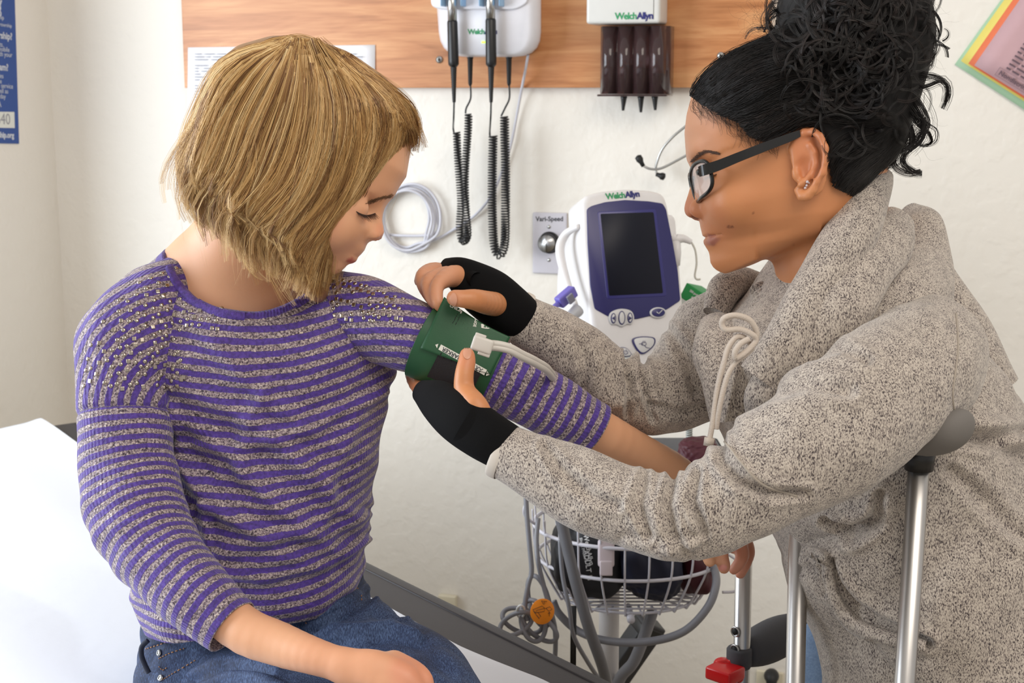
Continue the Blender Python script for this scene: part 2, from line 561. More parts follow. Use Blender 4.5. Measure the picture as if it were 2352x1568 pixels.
greyp = mat('grey_plastic', (150, 152, 158), .45)
for px, py, lab in ((1008, 137, 'round screw washer on the wood board left of the two scope handles'), (1655, 128, "round screw washer on the wood board beside the woman's dark hair")):
    s, z = wl(px, py, BT + .003)
    e = empty('wall_screw', WM[:3, :3] @ np.array([s, -BT, z]) + WM[:3, 3]); tag(e, lab, 'screw', 'screws holding the wooden board')
    ws = cyl((s, -BT, z), (s, -BT - .003, z), .0068, 20, .006); obj('washer', *xf(ws, WM), steel, e)
    sc = cyl((s, -BT - .0025, z), (s, -BT - .005, z), .003, 14, .0022); obj('screw_head', *xf(sc, WM), mat('screw_dark', (90, 88, 84), .35, 1.0), e)

# ---- printed sheet behind the girl
paper = mat('printer_paper', (236, 236, 240), .6)
ink = mat('print_grey', (150, 150, 158), .7)
off = BT + .001
c = [wl(x, y, off) for x, y in ((432, 109), (862, 103), (862, 318), (432, 318))]
V = []; Fc = []
n = 14
for j in range(n + 1):
    for i in range(n + 1):
        u, v = i / n, j / n
        s = (c[0][0] * (1-u) + c[1][0] * u) * (1-v) + (c[3][0] * (1-u) + c[2][0] * u) * v
        z = (c[0][1] * (1-u) + c[1][1] * u) * (1-v) + (c[3][1] * (1-u) + c[2][1] * u) * v
        V.append((s, -off - .0015 * math.sin(u * 7 + v * 3) * v - .002 * v, z))
V = np.array(V); Fc = grid_faces(n + 1, n + 1, wrap=False)
sh = obj('notice_sheet', *xf((V, Fc), WM), paper); tag(sh, "white printed sheet pinned to the board behind the girl's head", 'paper')
sh.modifiers.new('thick', 'SOLIDIFY').thickness = .0006
lines = []
for r in range(26):
    y0 = 124 + r * 6.6
    x = 447
    while x < 842:
        w_ = rnd.uniform(8, 34)
        if r % 7 != 3 and x + w_ < 846:
            (a, za), (b, zb2) = wl(x, y0, off + .0045), wl(x + w_, y0 - w_ * .012, off + .0045)
            lines.append(box((a, -off - .0048, za - .0009), (b, -off - .0045, za + .0009)))
        x += w_ + rnd.uniform(4, 12)
    if r == 1: pass
V, Fc = merge(lines); obj('printed_lines', *xf((V, Fc), WM), ink, sh, smooth=False)

# ---- diagnostic wall transformer with two scope handles
def WT(px, py, off): s, z = wl(px, py, off); return np.array([s, -off, z])
base = empty('wall_transformer', WM[:3, :3] @ WT(1120, 100, BT) + WM[:3, 3]); tag(base, 'white wall unit holding two black scope handles on the wood board', 'medical wall unit')
D1 = .095
def wring(pxs, off, r=18): return [WT(x, y, off) for x, y in round_poly(pxs, r, 6)]
front = wring([(1018, -60), (1212, -60), (1212, 124), (1018, 124)], D1, 55)
mid = wring([(1004, -60), (1240, -60), (1240, 131), (1012, 131)], D1 - .02, 60)
back_ = wring([(998, -60), (1243, -60), (1243, 130), (1012, 130)], BT + .0005, 56)
rings = [np.array(r) for r in (back_, mid, [0.5 * (a + b) + np.array([0, -.004, 0]) for a, b in zip(mid, front)], front)]
nv = len(front); V = np.concatenate(rings); Fl = [tuple(q) for q in grid_faces(4, nv).tolist()] + [tuple(range(3 * nv, 4 * nv))]
obj('housing', *xf((V, Fl), WM), whitep, base)
V, Fc = prism(round_poly([WT(x, y, D1 + .004)[[0, 2]] for x, y in ((988, -60), (1214, -60), (1214, 6), (1185, 22), (1010, 22), (990, 14))], .01), -.0, .012, .003)
M = np.eye(4); M[:3, 1] = (0, 0, 1); M[:3, 2] = (0, -1, 0); M[:3, 3] = (0, -(D1 - .006), 0)
obj('cradle_shelf', *xf((V, Fc), WM @ M), whitep, base)
blue = mat('pale_blue_plastic', (150, 190, 225), .4)
for hx, tx in ((1041, 0), (1129, 0)):
    for a, b in ((-30, -16), (16, 30)): obj('handle_cradle', *xf(box(WT(hx + a, 14, D1 + .03), WT(hx + b, -40, D1 + .005), .002), WM), blue, base)
obj('indicator_light', *xf(box(WT(1106, 99, D1 + .0012), WT(1115, 95, D1 - .001), .0003), WM), mat('green_light', (190, 255, 60), .4, emis=(.5, 1, .05, 1), emis_s=1.5), base)
lm = frame3(WT(1113, 73, D1 + .0005), (1, 0, 0), (0, 0, 1)); logo(base, WM @ lm, .0125)
def helix(path, R, r, pitch, per=9):
    path = np.asarray(path); L = np.concatenate([[0], np.cumsum(np.linalg.norm(np.diff(path, axis=0), axis=1))])
    n = int(L[-1] / pitch * per); t = np.linspace(0, L[-1], n)
    C = np.stack([np.interp(t, L, path[:, k]) for k in range(3)], 1)
    T = np.gradient(C, axis=0); T /= np.linalg.norm(T, axis=1, keepdims=True) + 1e-12
    N = np.cross(T, [0, 1.0, 0]); N /= np.linalg.norm(N, axis=1, keepdims=True) + 1e-12
    B = np.cross(T, N); ph = np.arange(n) * 2 * np.pi / per
    return C + R * (N * np.cos(ph)[:, None] + B * np.sin(ph)[:, None])
def handle(hx, ybot, tilt, sock, coil, lab, first, R):
    o = D1 + .018
    e = empty('scope_handle', WM[:3, :3] @ WT(hx, 100, o) + WM[:3, 3]); tag(e, lab, 'scope handle', 'black scope handles on the wall unit')
    q = lambda x, y: WT(x, y, o)
    y0 = 48 if first else 44
    obj('metal_neck', *xf(merge([cyl(q(hx - 1, y0 + 2), q(hx - 2, -30), .0083, 24), cyl(q(hx - 1, 4), q(hx - 2, -30), .0062, 20)]), WM), steel, e)
    obj('grip', *xf(tube([q(hx - 1, y0), q(hx - 1, y0 + 3), q(hx + tilt * .5, 140), q(hx + tilt * .6, 148), q(hx + tilt * .6, 154)], [.0086, .0093, .0096, .0094, .006], 24), WM), blackp, e)
    pts, rs = [], []
    for k in range(34):
        f = k / 33; pts.append(q(hx + tilt * (.6 + .4 * f), 150 + 85 * f)); rs.append((.0062 - .003 * f) * (1 if k % 2 else .86))
    obj('strain_relief', *xf(tube(pts, rs, 14), WM), blackr, e)
    pts = [WT(*p) for p in coil]
    co = catmull([WT(*p) for p in coil], 60)
    obj('coiled_cord', *xf(tube(helix(co, R, .0015, .0049), .0016, 6), WM), blackp, e)
    a = tube([q(hx + tilt, 233), q(hx + tilt - 1, 270), WT(coil[0][0] - 8, coil[0][1] - 12, coil[0][2]), co[0] + np.array([-R * .9, 0, 0])], .0017, 8, 20)
    b = tube([WT(sock, 190, .07), WT(sock + 1, 225, .07), WT(sock - 9, 248, .07), co[-1] + np.array([-R * .9, 0, .001])], .0017, 8, 20)
    obj('cord', *xf(merge([a, b]), WM), blackp, e)
    pl = tube([WT(sock, 127, .07), WT(sock, 133, .07), WT(sock, 135, .07), WT(sock, 192, .07), WT(sock, 197, .07)], [.0058, .0058, .005, .0036, .002], 16)
    obj('cord_plug', *xf(pl, WM), blackr, e)
handle(1040, 235, 3, 1080, [(1049, 304, .06), (1053, 380, .06), (1059, 460, .055), (1056, 520, .05), (1062, 553, .05), (1074, 540, .06), (1070, 480, .07), (1068, 400, .07), (1075, 300, .07), (1076, 262, .07)], 'left black scope handle, nearer the washer, hanging from the white wall unit', True, .0062)
handle(1128, 235, 0, 1169, [(1133, 312, .06), (1131, 400, .06), (1131, 480, .06), (1135, 560, .06), (1147, 586, .06), (1159, 560, .06), (1161, 480, .07), (1161, 380, .07), (1159, 300, .07), (1159, 268, .07)], 'right black scope handle with the longer coiled cord, on the white wall unit', False, .0072)
# power cord and its hanging loops
cordm = mat('pale_cord', (205, 205, 214), .5)
pts = [WT(1213, 126, .06), WT(1206, 165, .045), WT(1197, 210, .02), WT(1186, 270, .01), WT(1174, 330, .01), WT(1155, 390, .01), WT(1128, 450, .01), WT(1090, 495, .008), WT(1040, 528, .008), WT(1000, 550, .01)]
k = 0
for lp in range(5):
    cx, cy = 938 + (lp % 3) * 6 - 4, 500 + (lp % 2) * 6
    rx, ry = 52 + (lp * 7) % 15, 68 + (lp * 5) % 14
    for a in range(0, 360, 30):
        th = math.radians(60 + a)
        pts.append(WT(cx + rx * math.cos(th), cy + ry * math.sin(th), .009 + .004 * (lp % 4) + .003 * math.sin(3 * th)))
        k += 1
pts.append(WT(905, 540, .01)); pts.append(WT(860, 530, .01)); pts.append(WT(800, 560, .008))
co = obj('looped_cable', *xf(tube(pts, .0026, 8, len(pts) * 5), WM), cordm); tag(co, "white cable coiled in loops on the wall by the girl's nose", 'cable')

# ---- specula dispenser
base = empty('specula_dispenser', WM[:3, :3] @ WT(1450, 120, BT) + WM[:3, 3]); tag(base, 'specula dispenser with white top and smoked tube holder on the board', 'dispenser')
DD = .085
a0, a1 = WT(1346, 55, DD), WT(1518, -70, DD)
hb = box((a0[0], -DD, a0[2]), (a1[0], -BT - .0005, a1[2]), .006, 4)
obj('dispenser_cap', *xf(hb, WM), mat('warm_white_plastic', (214, 214, 210), .4), base)
obj('cap_seam', *xf(box((WT(1501, 0, DD)[0], -DD - .0004, a0[2] + .006), (WT(1502.2, 0, DD)[0], -DD + .001, a1[2])), WM), mat('seam_dark', (90, 85, 80), .6), base, smooth=False)
logo(base, WM @ frame3(WT(1463, 37, DD + .0005), (1, 0, 0), (0, 0, 1)), .0155)
t = NT('smoked_plastic'); t.set(color=lin((118, 92, 94)), rough=.12, trans=.8, ior=1.15, coat=.8); smoke = t.m
s0_, s1_ = WT(1378, 60, .07)[0], WT(1528, 60, .07)[0]; z0, z1 = WT(1400, 216, .07)[2], WT(1400, 60, .07)[2]
n = 90; xs = np.linspace(0, 1, n)
prof = []
for u in xs:
    k = (u * 4.0) % 1.0
    prof.append((s0_ + (s1_ - s0_) * u, -.052 - .02 * math.sqrt(max(0, 1 - (2 * k - 1)**2)) ** .8))
prof += [(s1_ + .004, -.05), (s1_ + .006, -BT - .001), (s0_ - .004, -BT - .001), (s0_ - .003, -.05)]
bm = bmesh.new(); lo_ = [bm.verts.new((x, y, z0)) for x, y in prof]; hi_ = [bm.verts.new((x, y, z1)) for x, y in prof]
bm.faces.new(lo_); bm.faces.new(hi_[::-1])
for i in range(len(prof)): bm.faces.new((lo_[i], hi_[i], hi_[(i+1) % len(prof)], lo_[(i+1) % len(prof)]))
bmesh.ops.recalc_face_normals(bm, faces=bm.faces[:])
obj('tube_holder', *xf(bm_out(bm), WM), smoke, base)
obj('holder_foot', *xf(box((s0_ - .004, -.072, z0 - .004), (s1_ + .006, -BT - .001, z0 - .0005), .002), WM), smoke, base)
inner = []
for k, (f, h) in enumerate(((.15, .6), (.4, .42), (.62, .38), (.86, .3))):
    x = s0_ + (s1_ - s0_) * f; inner.append(cyl((x, -.045, z0 + .002), (x, -.045, z0 + .002 + (z1 - z0) * h), .0075, 14))
obj('specula_stack', *xf(merge(inner), WM), blackp, base)
for x, yb, g in ((1431, 254, 0), (1472, 258, 1), (1505, 253, 2)):
    top = WT(x + (2, 0, -1)[g], 220, .05); bot = WT(x, yb, .05); sp = tube([top, top + (bot - top) * .2, top + (bot - top) * .92, bot], [.0066, .0052, .0026, .0022], 16)
    obj('specula_tip', *xf(sp, WM), blackp, base)

# ---- speed control plate
base = empty('speed_control_plate', WM[:3, :3] @ WT(1262, 560, 0) + WM[:3, 3]); tag(base, 'beige-white wall plate with a round speed knob between coiled cord and monitor', 'wall control')
a, b = WT(1224, 627, .004), WT(1303, 489, .004)
platem = mat('plate_white', (205, 203, 212), .38)
obj('wall_plate', *xf(box((a[0], -.0065, a[2]), (b[0], -.0005, b[2]), .0028, 3), WM), platem, base)
V, Fc = xf(text_mesh('Vari-Speed', .0120, .0003, .0001), frame3(WT(1262, 503, .0067), (1, 0, .03), (-.12, 0, 1))); obj('printed_name', *xf((V, Fc), WM), mat('print_dark', (50, 50, 58), .6), base, smooth=False)
for py in (521, 597):
    p = WT(1261, py, .0065); obj('plate_screw', *xf(cyl(p, p + np.array([0, -.0015, 0]), .0036, 16, .0026), WM), steel, base)
p = WT(1262, 557, .0065)
obj('knob_skirt', *xf(cyl(p, p + np.array([0, -.003, 0]), .0205, 40, .0195), WM), blackp, base)
kb = obj('control_knob', *xf(tube([p + np.array([0, -.002, 0]), p + np.array([0, -.018, 0]), p + np.array([0, -.019, 0])], [.0182, .0172, .0165], 40), WM), blackp, base)
t = NT('spun_aluminium'); c = t.coord('Generated'); t.set(color=lin((190, 190, 190)), rough=.3, metal=1.0); t.b.inputs['Anisotropic'].default_value = .8
obj('knob_face', *xf(cyl(p + np.array([0, -.0192, 0]), p + np.array([0, -.0200, 0]), .0158, 40), WM), t.m, kb)
obj('pointer_line', *xf(box((p[0] - .0004, p[1] - .0206, p[2] - .015), (p[0] + .0004, p[1] - .0200, p[2])), WM), blackp, kb, smooth=False)

# ---- poster on the left wall
def lwall(px, py, off=0.0): return on_plane(px, py, LM[:3, 3] + WU * off, WU)
q = [lwall(x, y, .002) for x, y in ((-60, -40), (33, -40), (44, 330), (-60, 328))]
e = empty('blue_poster', q[3] * .5 + q[2] * .5); tag(e, 'blue notice poster with white text on the left wall', 'poster')
nrm = WU
V = np.array(q + [p_ - nrm * .0015 for p_ in q]); Fc = [(0, 1, 2, 3), (7, 6, 5, 4), (0, 4, 5, 1), (1, 5, 6, 2), (2, 6, 7, 3), (3, 7, 4, 0)]
obj('sheet', V, Fc, mat('poster_blue', (38, 76, 150), .5), e, smooth=False)
pale = mat('poster_white', (205, 212, 225), .6)
ux = q[2] - q[3]; ux = ux / np.linalg.norm(ux)
def ptext(s, px, py, size, m=pale, bold=.0):
    V, Fc = text_mesh(s, size, bold, .0001, align='RIGHT'); V, Fc = xf((V, Fc), frame3(lwall(px, py, .0028), ux, (0, 0, 1)))
    return V, Fc
tx = [ptext(*a) for a in (('ly', 5, 10, .05), ('8', 4, 27, .035), ('partnership', 9, 41, .012), ('www.partnership', 27, 60, .010), ('for partnership?', 28, 85, .018, pale, .0005), ('patients.', 8, 103, .013), ('the hospital mobile', 22, 115, .013), ('call with your', 28, 127, .013), ('the program?', 19, 156, .018, pale, .0005), ('guides', 8, 175, .013), ('the', 4, 187, .013), ('use the service', 30, 199, .013), ('as well as', 19, 210, .013), ('every day', 13, 222, .013), ('A', 3, 240, .016), ('ourownpartnership.org', 32, 311, .015, pale, .0006))]
obj('poster_text', *merge(tx), pale, e, smooth=False)
qq = [lwall(x, y, .0026) for x, y in ((-60, 256), (33, 257), (34, 294), (-60, 292))]
obj('white_panel', np.array(qq), [(0, 1, 2, 3)], mat('poster_panel', (225, 228, 222), .6), e, smooth=False)
obj('panel_number', *ptext('640', 24, 275, .03), ink, e, smooth=False)

# ---- fan of coloured sheets at upper right
off = .004
sheets = [('pale green', (170, 205, 170), (2193, 148), 'lowest'), ('yellow', (228, 212, 110), (2207, 140), ''), ('orange', (228, 120, 80), (2224, 146), ''), ('pink', (196, 160, 165), (2238, 150), 'topmost')]
labs = ['pale green sheet, rearmost of the coloured papers at the upper right', 'yellow sheet between the green and orange papers at upper right', 'orange sheet just behind the pink paper at upper right', 'pink printed sheet on top of the coloured papers at upper right']
for k, (nm, rgb, cpx, _) in enumerate(sheets):
    o0 = .002 + .0035 * k
    p0 = on_plane(cpx[0], cpx[1], WO + WN * o0, WN)
    pa = on_plane(cpx[0] + 147 + k, cpx[1] - 205 - 4 * k, WO + WN * (o0 + .003), WN); pb = on_plane(cpx[0] + 210, cpx[1] + 152 + 4 * k, WO + WN * (o0 + .003 + .002 * k), WN)
    da = (pa - p0) / np.linalg.norm(pa - p0); db = pb - p0; db -= da * (db @ da); db /= np.linalg.norm(db)
    nx = 8; V = []
    for j in range(nx + 1):
        for i in range(nx + 1):
            V.append(p0 + da * .279 * i / nx + db * .216 * j / nx + WN * (.0008 * math.sin(i * .9 + k)))
    sh = obj('coloured_sheet', np.array(V), grid_faces(nx + 1, nx + 1, wrap=False), mat('sheet_' + nm.replace(' ', '_'), rgb, .65))
    md = sh.modifiers.new('thick', 'SOLIDIFY'); md.thickness = .0008; md.offset = 0
    tag(sh, labs[k], 'paper', 'coloured papers at the upper right')
    if k == 3:
        pr = []
        Mx = frame3(p0 + WN * .003, db, da)
        def bar(x0, y0, x1, y1): pr.append(xf(box((x0, y0, 0), (x1, y1, .0002)), Mx))
        r2 = random.Random(3)
        for r in range(9):
            y = .022 + r * .0075
            x = .045
            while x < .19:
                w_ = r2.uniform(.004, .02); bar(x, y, x + w_, y + .0028); x += w_ + .003
        Vt, Ft = text_mesh('Nondiscrimination Notice', .011, .0003, .0001, align='LEFT'); pr.append(xf((Vt, Ft), Mx @ frame3((.04, .011, .0001), (1, 0, 0), (0, 1, 0))))
        for x0, y0, x1, y1 in ((.036, .004, .2, .0045), (.036, .018, .2, .0185), (.036, .004, .0365, .0185)): bar(x0, y0, x1, y1)
        zl = (WN @ Mx[:3, 2]) 
        Vp, Fp = merge(pr); 
        obj('printed_text', Vp, Fp, mat('print_brown', (95, 75, 85), .7), sh, smooth=False)

# ---- stethoscope hanging on the wall
base = empty('stethoscope', wpt(P(1590, 340, 2.5))[0]); tag(base, 'stethoscope with black ear tips hanging on the wall behind the woman', 'stethoscope')
tubes = [[(1470, 367), (1478, 380), (1495, 388), (1520, 386), (1560, 366), (1600, 344), (1640, 325)], [(1518, 404), (1508, 396), (1507, 380), (1520, 345), (1545, 315), (1575, 290), (1610, 262)]]
dd = [.05, .035]
for k, tt in enumerate(tubes):
    obj('ear_tube', *xf(tube([WT(x, y, dd[k]) for x, y in tt], .0023, 10, 40), WM), steel, base)
for k, (a, b) in enumerate((((1478, 382), (1464, 357)), ((1507, 400), (1528, 407)))):
    A, B = WT(*a, dd[k]), WT(*b, dd[k]); obj('ear_tip', *xf(tube([A, A + (B - A) * .35, A + (B - A) * .6, A + (B - A) * .9, B], [.0035, .0042, .0066, .0062, .002], 16), WM), blackr, base)
obj('rubber_tube', *xf(tube([WT(1640, 325, .05), WT(1625, 292, .04), WT(1610, 262, .035), WT(1690, 220, .03), WT(1720, 420, .03), WT(1700, 560, .02)], .005, 10, 60), WM), blackr, base)

# ---- wall outlets low down
for (x0, y0, x1, y1), lab, nm in (((1735, 1545, 1800, 1625), 'cream wall outlet with a black plug, low behind the crutch', 1), ((1010, 1367, 1050, 1392), 'narrow cream cable cover on the wall beyond the table', 0)):
    a, b = WT(x0, y1, .004), WT(x1, y0, .004)
    o = obj('wall_outlet' if nm else 'cable_cover', *xf(box((a[0], -.008 if nm else -.015, a[2]), (b[0], -.0006, b[2]), .002), WM), mat('cream_plastic', (222, 214, 190), .45)); tag(o, lab, 'outlet' if nm else 'cable cover')
    if nm:
        obj('plug', *xf(tube([WT(1772, 1552, .009), WT(1772, 1552, .03), WT(1772, 1560, .045), WT(1772, 1600, .05)], [.012, .014, .011, .004], 14, 16), WM), blackr, o)
# ------------------------------------------------------------------ exam table
UP = np.array([0, 0, 1.0])
def pz(px, py, z): return on_plane(px, py, (0, 0, z), UP)
TZ = .80
A_, C_ = pz(196, 960, TZ), pz(1440, 1562, TZ)
te = C_ - A_; te[2] = 0; te /= np.linalg.norm(te); tn = np.array([-te[1], te[0], 0]) * -1   # tn: from far edge towards the room's left-front
if tn[0] > 0: tn = -tn
TM = np.eye(4); TM[:3, 0] = te; TM[:3, 1] = tn; TM[:3, 3] = A_ * [1, 1, 0]
t = NT('grey_vinyl'); c = t.coord('Object'); t.set(color=lin((50, 49, 53)), rough=.5, normal=t.bump(t.noise(c, 700, 3), .25, .0006)); vinyl = t.m
table = empty('exam_table', TM[:3, :3] @ np.array([.9, .35, 0]) + TM[:3, 3]); tag(table, 'grey vinyl exam table under white paper, with the girl sitting on it', 'exam table')
TL, TWD = 1.72, .68
def soft_slab(x0, x1, y0, y1, z0, z1, r):
    return box((x0, y0, z0), (x1, y1, z1), r, 6)
obj('cushion', *xf(soft_slab(0, TL, 0, TWD, TZ - .085, TZ, .03), TM), vinyl, table)
pts = [(.02, -.001, TZ - .03), (TL - .02, -.001, TZ - .03)]
obj('piping_seam', *xf(tube([(.03, .032, TZ - .0003), (TL - .03, .032, TZ - .0003)], .0016, 6), TM), mat('vinyl_piping', (50, 48, 52), .5), table)
cab = mat('table_cabinet', (196, 190, 178), .5)
obj('table_base', *xf(box((.2, .08, .06), (TL - .12, TWD - .08, TZ - .087), .01), TM), cab, table)
obj('plinth', *xf(box((.24, .12, .0005), (TL - .2, TWD - .12, .06), .004), TM), blackp, table)
for k in range(3): 
    dr = obj('drawer', *xf(box((.45 + k * .4, TWD - .081, .5), (.82 + k * .4, TWD - .068, .7), .004), TM), cab, table)
    obj('drawer_handle', *xf(box((.56 + k * .4, TWD - .068, .64), (.7 + k * .4, TWD - .055, .655), .003), TM), steel, dr)
# paper sheet drawn over the cushion
Ti = np.linalg.inv(TM)
def tl(px, py, z=TZ): p = pz(px, py, z); return (Ti[:3, :3] @ p + Ti[:3, 3])
e0, e1, e2_ = tl(88, 972), tl(1060, 1492), tl(1240, 1568)
eB = tl(190, 1035); nx_, ny_ = 150, 90
V = []
for i in range(nx_):
    for j in range(ny_):
        u = -.012 + (TL + .02) * i / (nx_ - 1)
        yfar = np.interp(u, [0, eB[0], eB[0] + .1, e1[0], e2_[0], TL], [e0[1], eB[1], .11, e1[1], e2_[1], e2_[1] + .01])
        v = yfar + (TWD + .02 - yfar) * j / (ny_ - 1)
        z = TZ + .0035 + .0030 * math.sin(v * 22 + u * 3.1) + .0022 * math.sin(v * 13 - u * 7 + 1) + .0015 * math.sin(u * 17 + v * 9)
        z += .004 * math.exp(-((j) / 2.5) ** 2)
        if u < 0: z -= (u * -1) * 4
        V.append((u, v, max(z, TZ + .0012) if u >= 0 else z))
pm = NT('crepe_paper'); c = pm.coord('Object'); pm.set(color=lin((226, 230, 238)), rough=.7, normal=pm.bump(pm.noise(c, 40, 4), .15, .003))
pp = obj('table_paper', *xf((np.array(V), grid_faces(nx_, ny_, wrap=False)), TM), pm.m); tag(pp, 'white paper sheet drawn over the grey exam table', 'paper')

# ------------------------------------------------------------------ vital signs monitor on its stand
MC = P(1448, 640, 2.10)
yaw, roll, pit = math.radians(17), math.radians(5.5), math.radians(-4)
Rm = np.array(Euler((0, 0, roll)).to_matrix()) @ np.array(Euler((pit, yaw, 0)).to_matrix())
MMc = np.eye(4); MMc[:3, :3] = Rm; MMc[:3, 3] = MC
MW = CMn @ MMc; MWi = np.linalg.inv(MW)
def ml(px, py, off=0.0):
    """pixel -> monitor-local XY on its front plane"""
    p = on_plane(px, py, MW[:3, 3] + MW[:3, 2] * off, MW[:3, 2]); q = MWi[:3, :3] @ p + MWi[:3, 3]
    return (q[0], q[1])
stand_x = wpt(P(1398, 1500, 2.08))[0]
mon = empty('vital_signs_monitor', wpt(P(1440, 900, 2.15))[0]); tag(mon, 'white and navy vital signs monitor with dark screen on a stand', 'medical monitor')
monw = mat('monitor_white', (222, 220, 220), .38); navy = mat('navy_plastic', (38, 36, 96), .35)
out = [ml(x, y) for x, y in ((1336, 462), (1345, 448), (1380, 438), (1440, 432), (1500, 436), (1526, 444), (1536, 470), (1556, 600), (1569, 720), (1580, 880), (1560, 905), (1390, 905), (1374, 860), (1354, 720), (1340, 560))]
V, Fc = prism(round_poly(out, .008, 4), -.075, 0.0, .009, 4, .97); obj('front_housing', *xf((V, Fc), MW), monw, mon)
bk = [ml(x, y, -.15) for x, y in ((1330, 515), (1306, 530), (1286, 560), (1277, 640), (1277, 800), (1300, 880), (1530, 880), (1515, 700), (1500, 515))]
V, Fc = prism(round_poly(bk, .012, 4), -.155, -.055, .012, 4, .98); obj('rear_housing', *xf((V, Fc), MW), monw, mon)
bez = [ml(x, y, .001) for x, y in ((1348, 480), (1358, 473), (1390, 464), (1436, 459), (1490, 462), (1522, 467), (1530, 480), (1546, 560), (1557, 623), (1563, 690), (1531, 711), (1500, 724), (1461, 733), (1425, 731), (1398, 727), (1366, 709), (1356, 655), (1350, 560))]
V, Fc = prism(round_poly(bez, .003, 3), -.002, .0016, .0008, 2); bz = obj('navy_bezel', *xf((V, Fc), MW), navy, mon)
rim = [ml(x, y, .0016) for x, y in ((1372, 486), (1507, 480), (1532, 680), (1394, 687))]
V, Fc = prism(round_poly(rim, .004, 4), 0, .0022, .0009, 2); obj('screen_rim', *xf((V, Fc), MW), mat('navy_rim', (46, 44, 112), .3), bz)
scr = [ml(x, y, .0022) for x, y in ((1379, 491), (1501, 487), (1523, 673), (1399, 679))]
t = NT('dark_screen'); t.set(color=lin((14, 17, 32)), rough=.42, spec=.25)
V, Fc = prism(round_poly(scr, .002, 3), 0.0005, .0026, .0002, 1); obj('screen', *xf((V, Fc), MW), t.m, mon)
logo(mon, MW @ frame3((ml(1436, 448)[0], ml(1436, 448)[1], .0004), (1, .02, 0), (0, 1, 0)), .0125)
def ell_poly(cx, cy, rx, ry, rot=0, n=28, off=.002):
    o = []
    for k in range(n):
        a = 2 * math.pi * k / n; x, y = rx * math.cos(a), ry * math.sin(a)
        o.append(ml(cx + x * math.cos(rot) - y * math.sin(rot), cy + x * math.sin(rot) + y * math.cos(rot), off))
    return o
def disc(name, poly, z0, z1, m, par, b=.0005):
    V, Fc = prism(poly, z0, z1, b, 2); return obj(name, *xf((V, Fc), MW), m, par)
ivory = mat('button_ivory', (205, 205, 205), .4)
b1 = disc('arrow_button_pad', [ml(x, y, .002) for x, y in smooth_poly([(1398, 729), (1404, 716), (1426, 709), (1449, 714), (1456, 730), (1450, 744), (1440, 744), (1428, 750), (1416, 745), (1404, 744)], 40)], .0005, .0035, ivory, mon)
for cx, cy, rx, ry in ((1408, 731, 6, 12), (1427, 730, 8, 16), (1446, 730, 6, 12)):
    r_ = disc('arrow_button', ell_poly(cx, cy, rx, ry), .003, .0048, navy, b1); disc('button_face', ell_poly(cx, cy, rx - 2.2, ry - 2.5), .004, .0054, ivory, r_)
for tri in ([(1411, 726), (1411, 736), (1404, 731)], [(1443, 726), (1443, 736), (1450, 731)]):
    disc('arrow_mark', [ml(x, y, .003) for x, y in tri], .0052, .0058, navy, b1, 0)
b2 = disc('confirm_button', ell_poly(1511, 718, 19, 12.5), .0005, .0035, ivory, mon); disc('button_face', ell_poly(1511, 718, 15, 9.5), .003, .005, navy, b2)
V, Fc = tube([(*ml(1505, 717), .0054), (*ml(1510, 721), .0054), (*ml(1518, 713), .0054)], .0007, 6); obj('tick_mark', *xf((V, Fc), MW), ivory, b2)
def rimmed(name, pts, icon):
    o = disc(name, [ml(x, y, .002) for x, y in smooth_poly(pts, 40)], .0003, .003, navy, mon)
    c = np.mean(pts, 0); inn = [(c[0] + (x - c[0]) * .86, c[1] + (y - c[1]) * .86) for x, y in pts]
    disc('button_face', [ml(x, y, .002) for x, y in smooth_poly(inn, 40)], .002, .0036, ivory, o)
    q = [tube([(*ml(x, y), .0039) for x, y in ln], .00045, 5, 10 if len(ln) > 2 else None) for ln in icon]
    obj('button_icon', *xf(merge(q), MW), navy, o)
rimmed('charge_button', [(1452, 780), (1468, 773), (1492, 773), (1504, 777), (1504, 790), (1493, 803), (1476, 813), (1462, 803)], [[(1466, 790), (1474, 790), (1474, 792)], [(1472, 787), (1481, 787), (1481, 793), (1472, 793), (1472, 787)], [(1475, 787), (1475, 783)], [(1479, 787), (1479, 783)], [(1478, 793), (1482, 798), (1490, 800)]])
rimmed('power_button', [(1424, 800), (1429, 797), (1440, 800), (1450, 812), (1449, 817), (1436, 819), (1426, 815)], [[(1433, 805), (1430, 809), (1434, 814), (1440, 811), (1439, 806)], [(1436, 803), (1436, 809)]])
rimmed('stop_button', [(1516, 795), (1528, 788), (1545, 787), (1556, 795), (1550, 810), (1530, 815)], [[(1530, 798), (1540, 798)]])
disc('power_light', ell_poly(1436, 830, 4, 3), .0003, .0015, mat('led_green', (60, 220, 140), .3, emis=(.1, 1, .4, 1), emis_s=2.0), mon)
Vt, Ft = text_mesh('series', .008, .0004); obj('series_badge', *xf((Vt, Ft), MW @ frame3((*ml(1402, 823), .0006), (1, 0, 0), (0, 1, 0))), navy, mon, smooth=False)
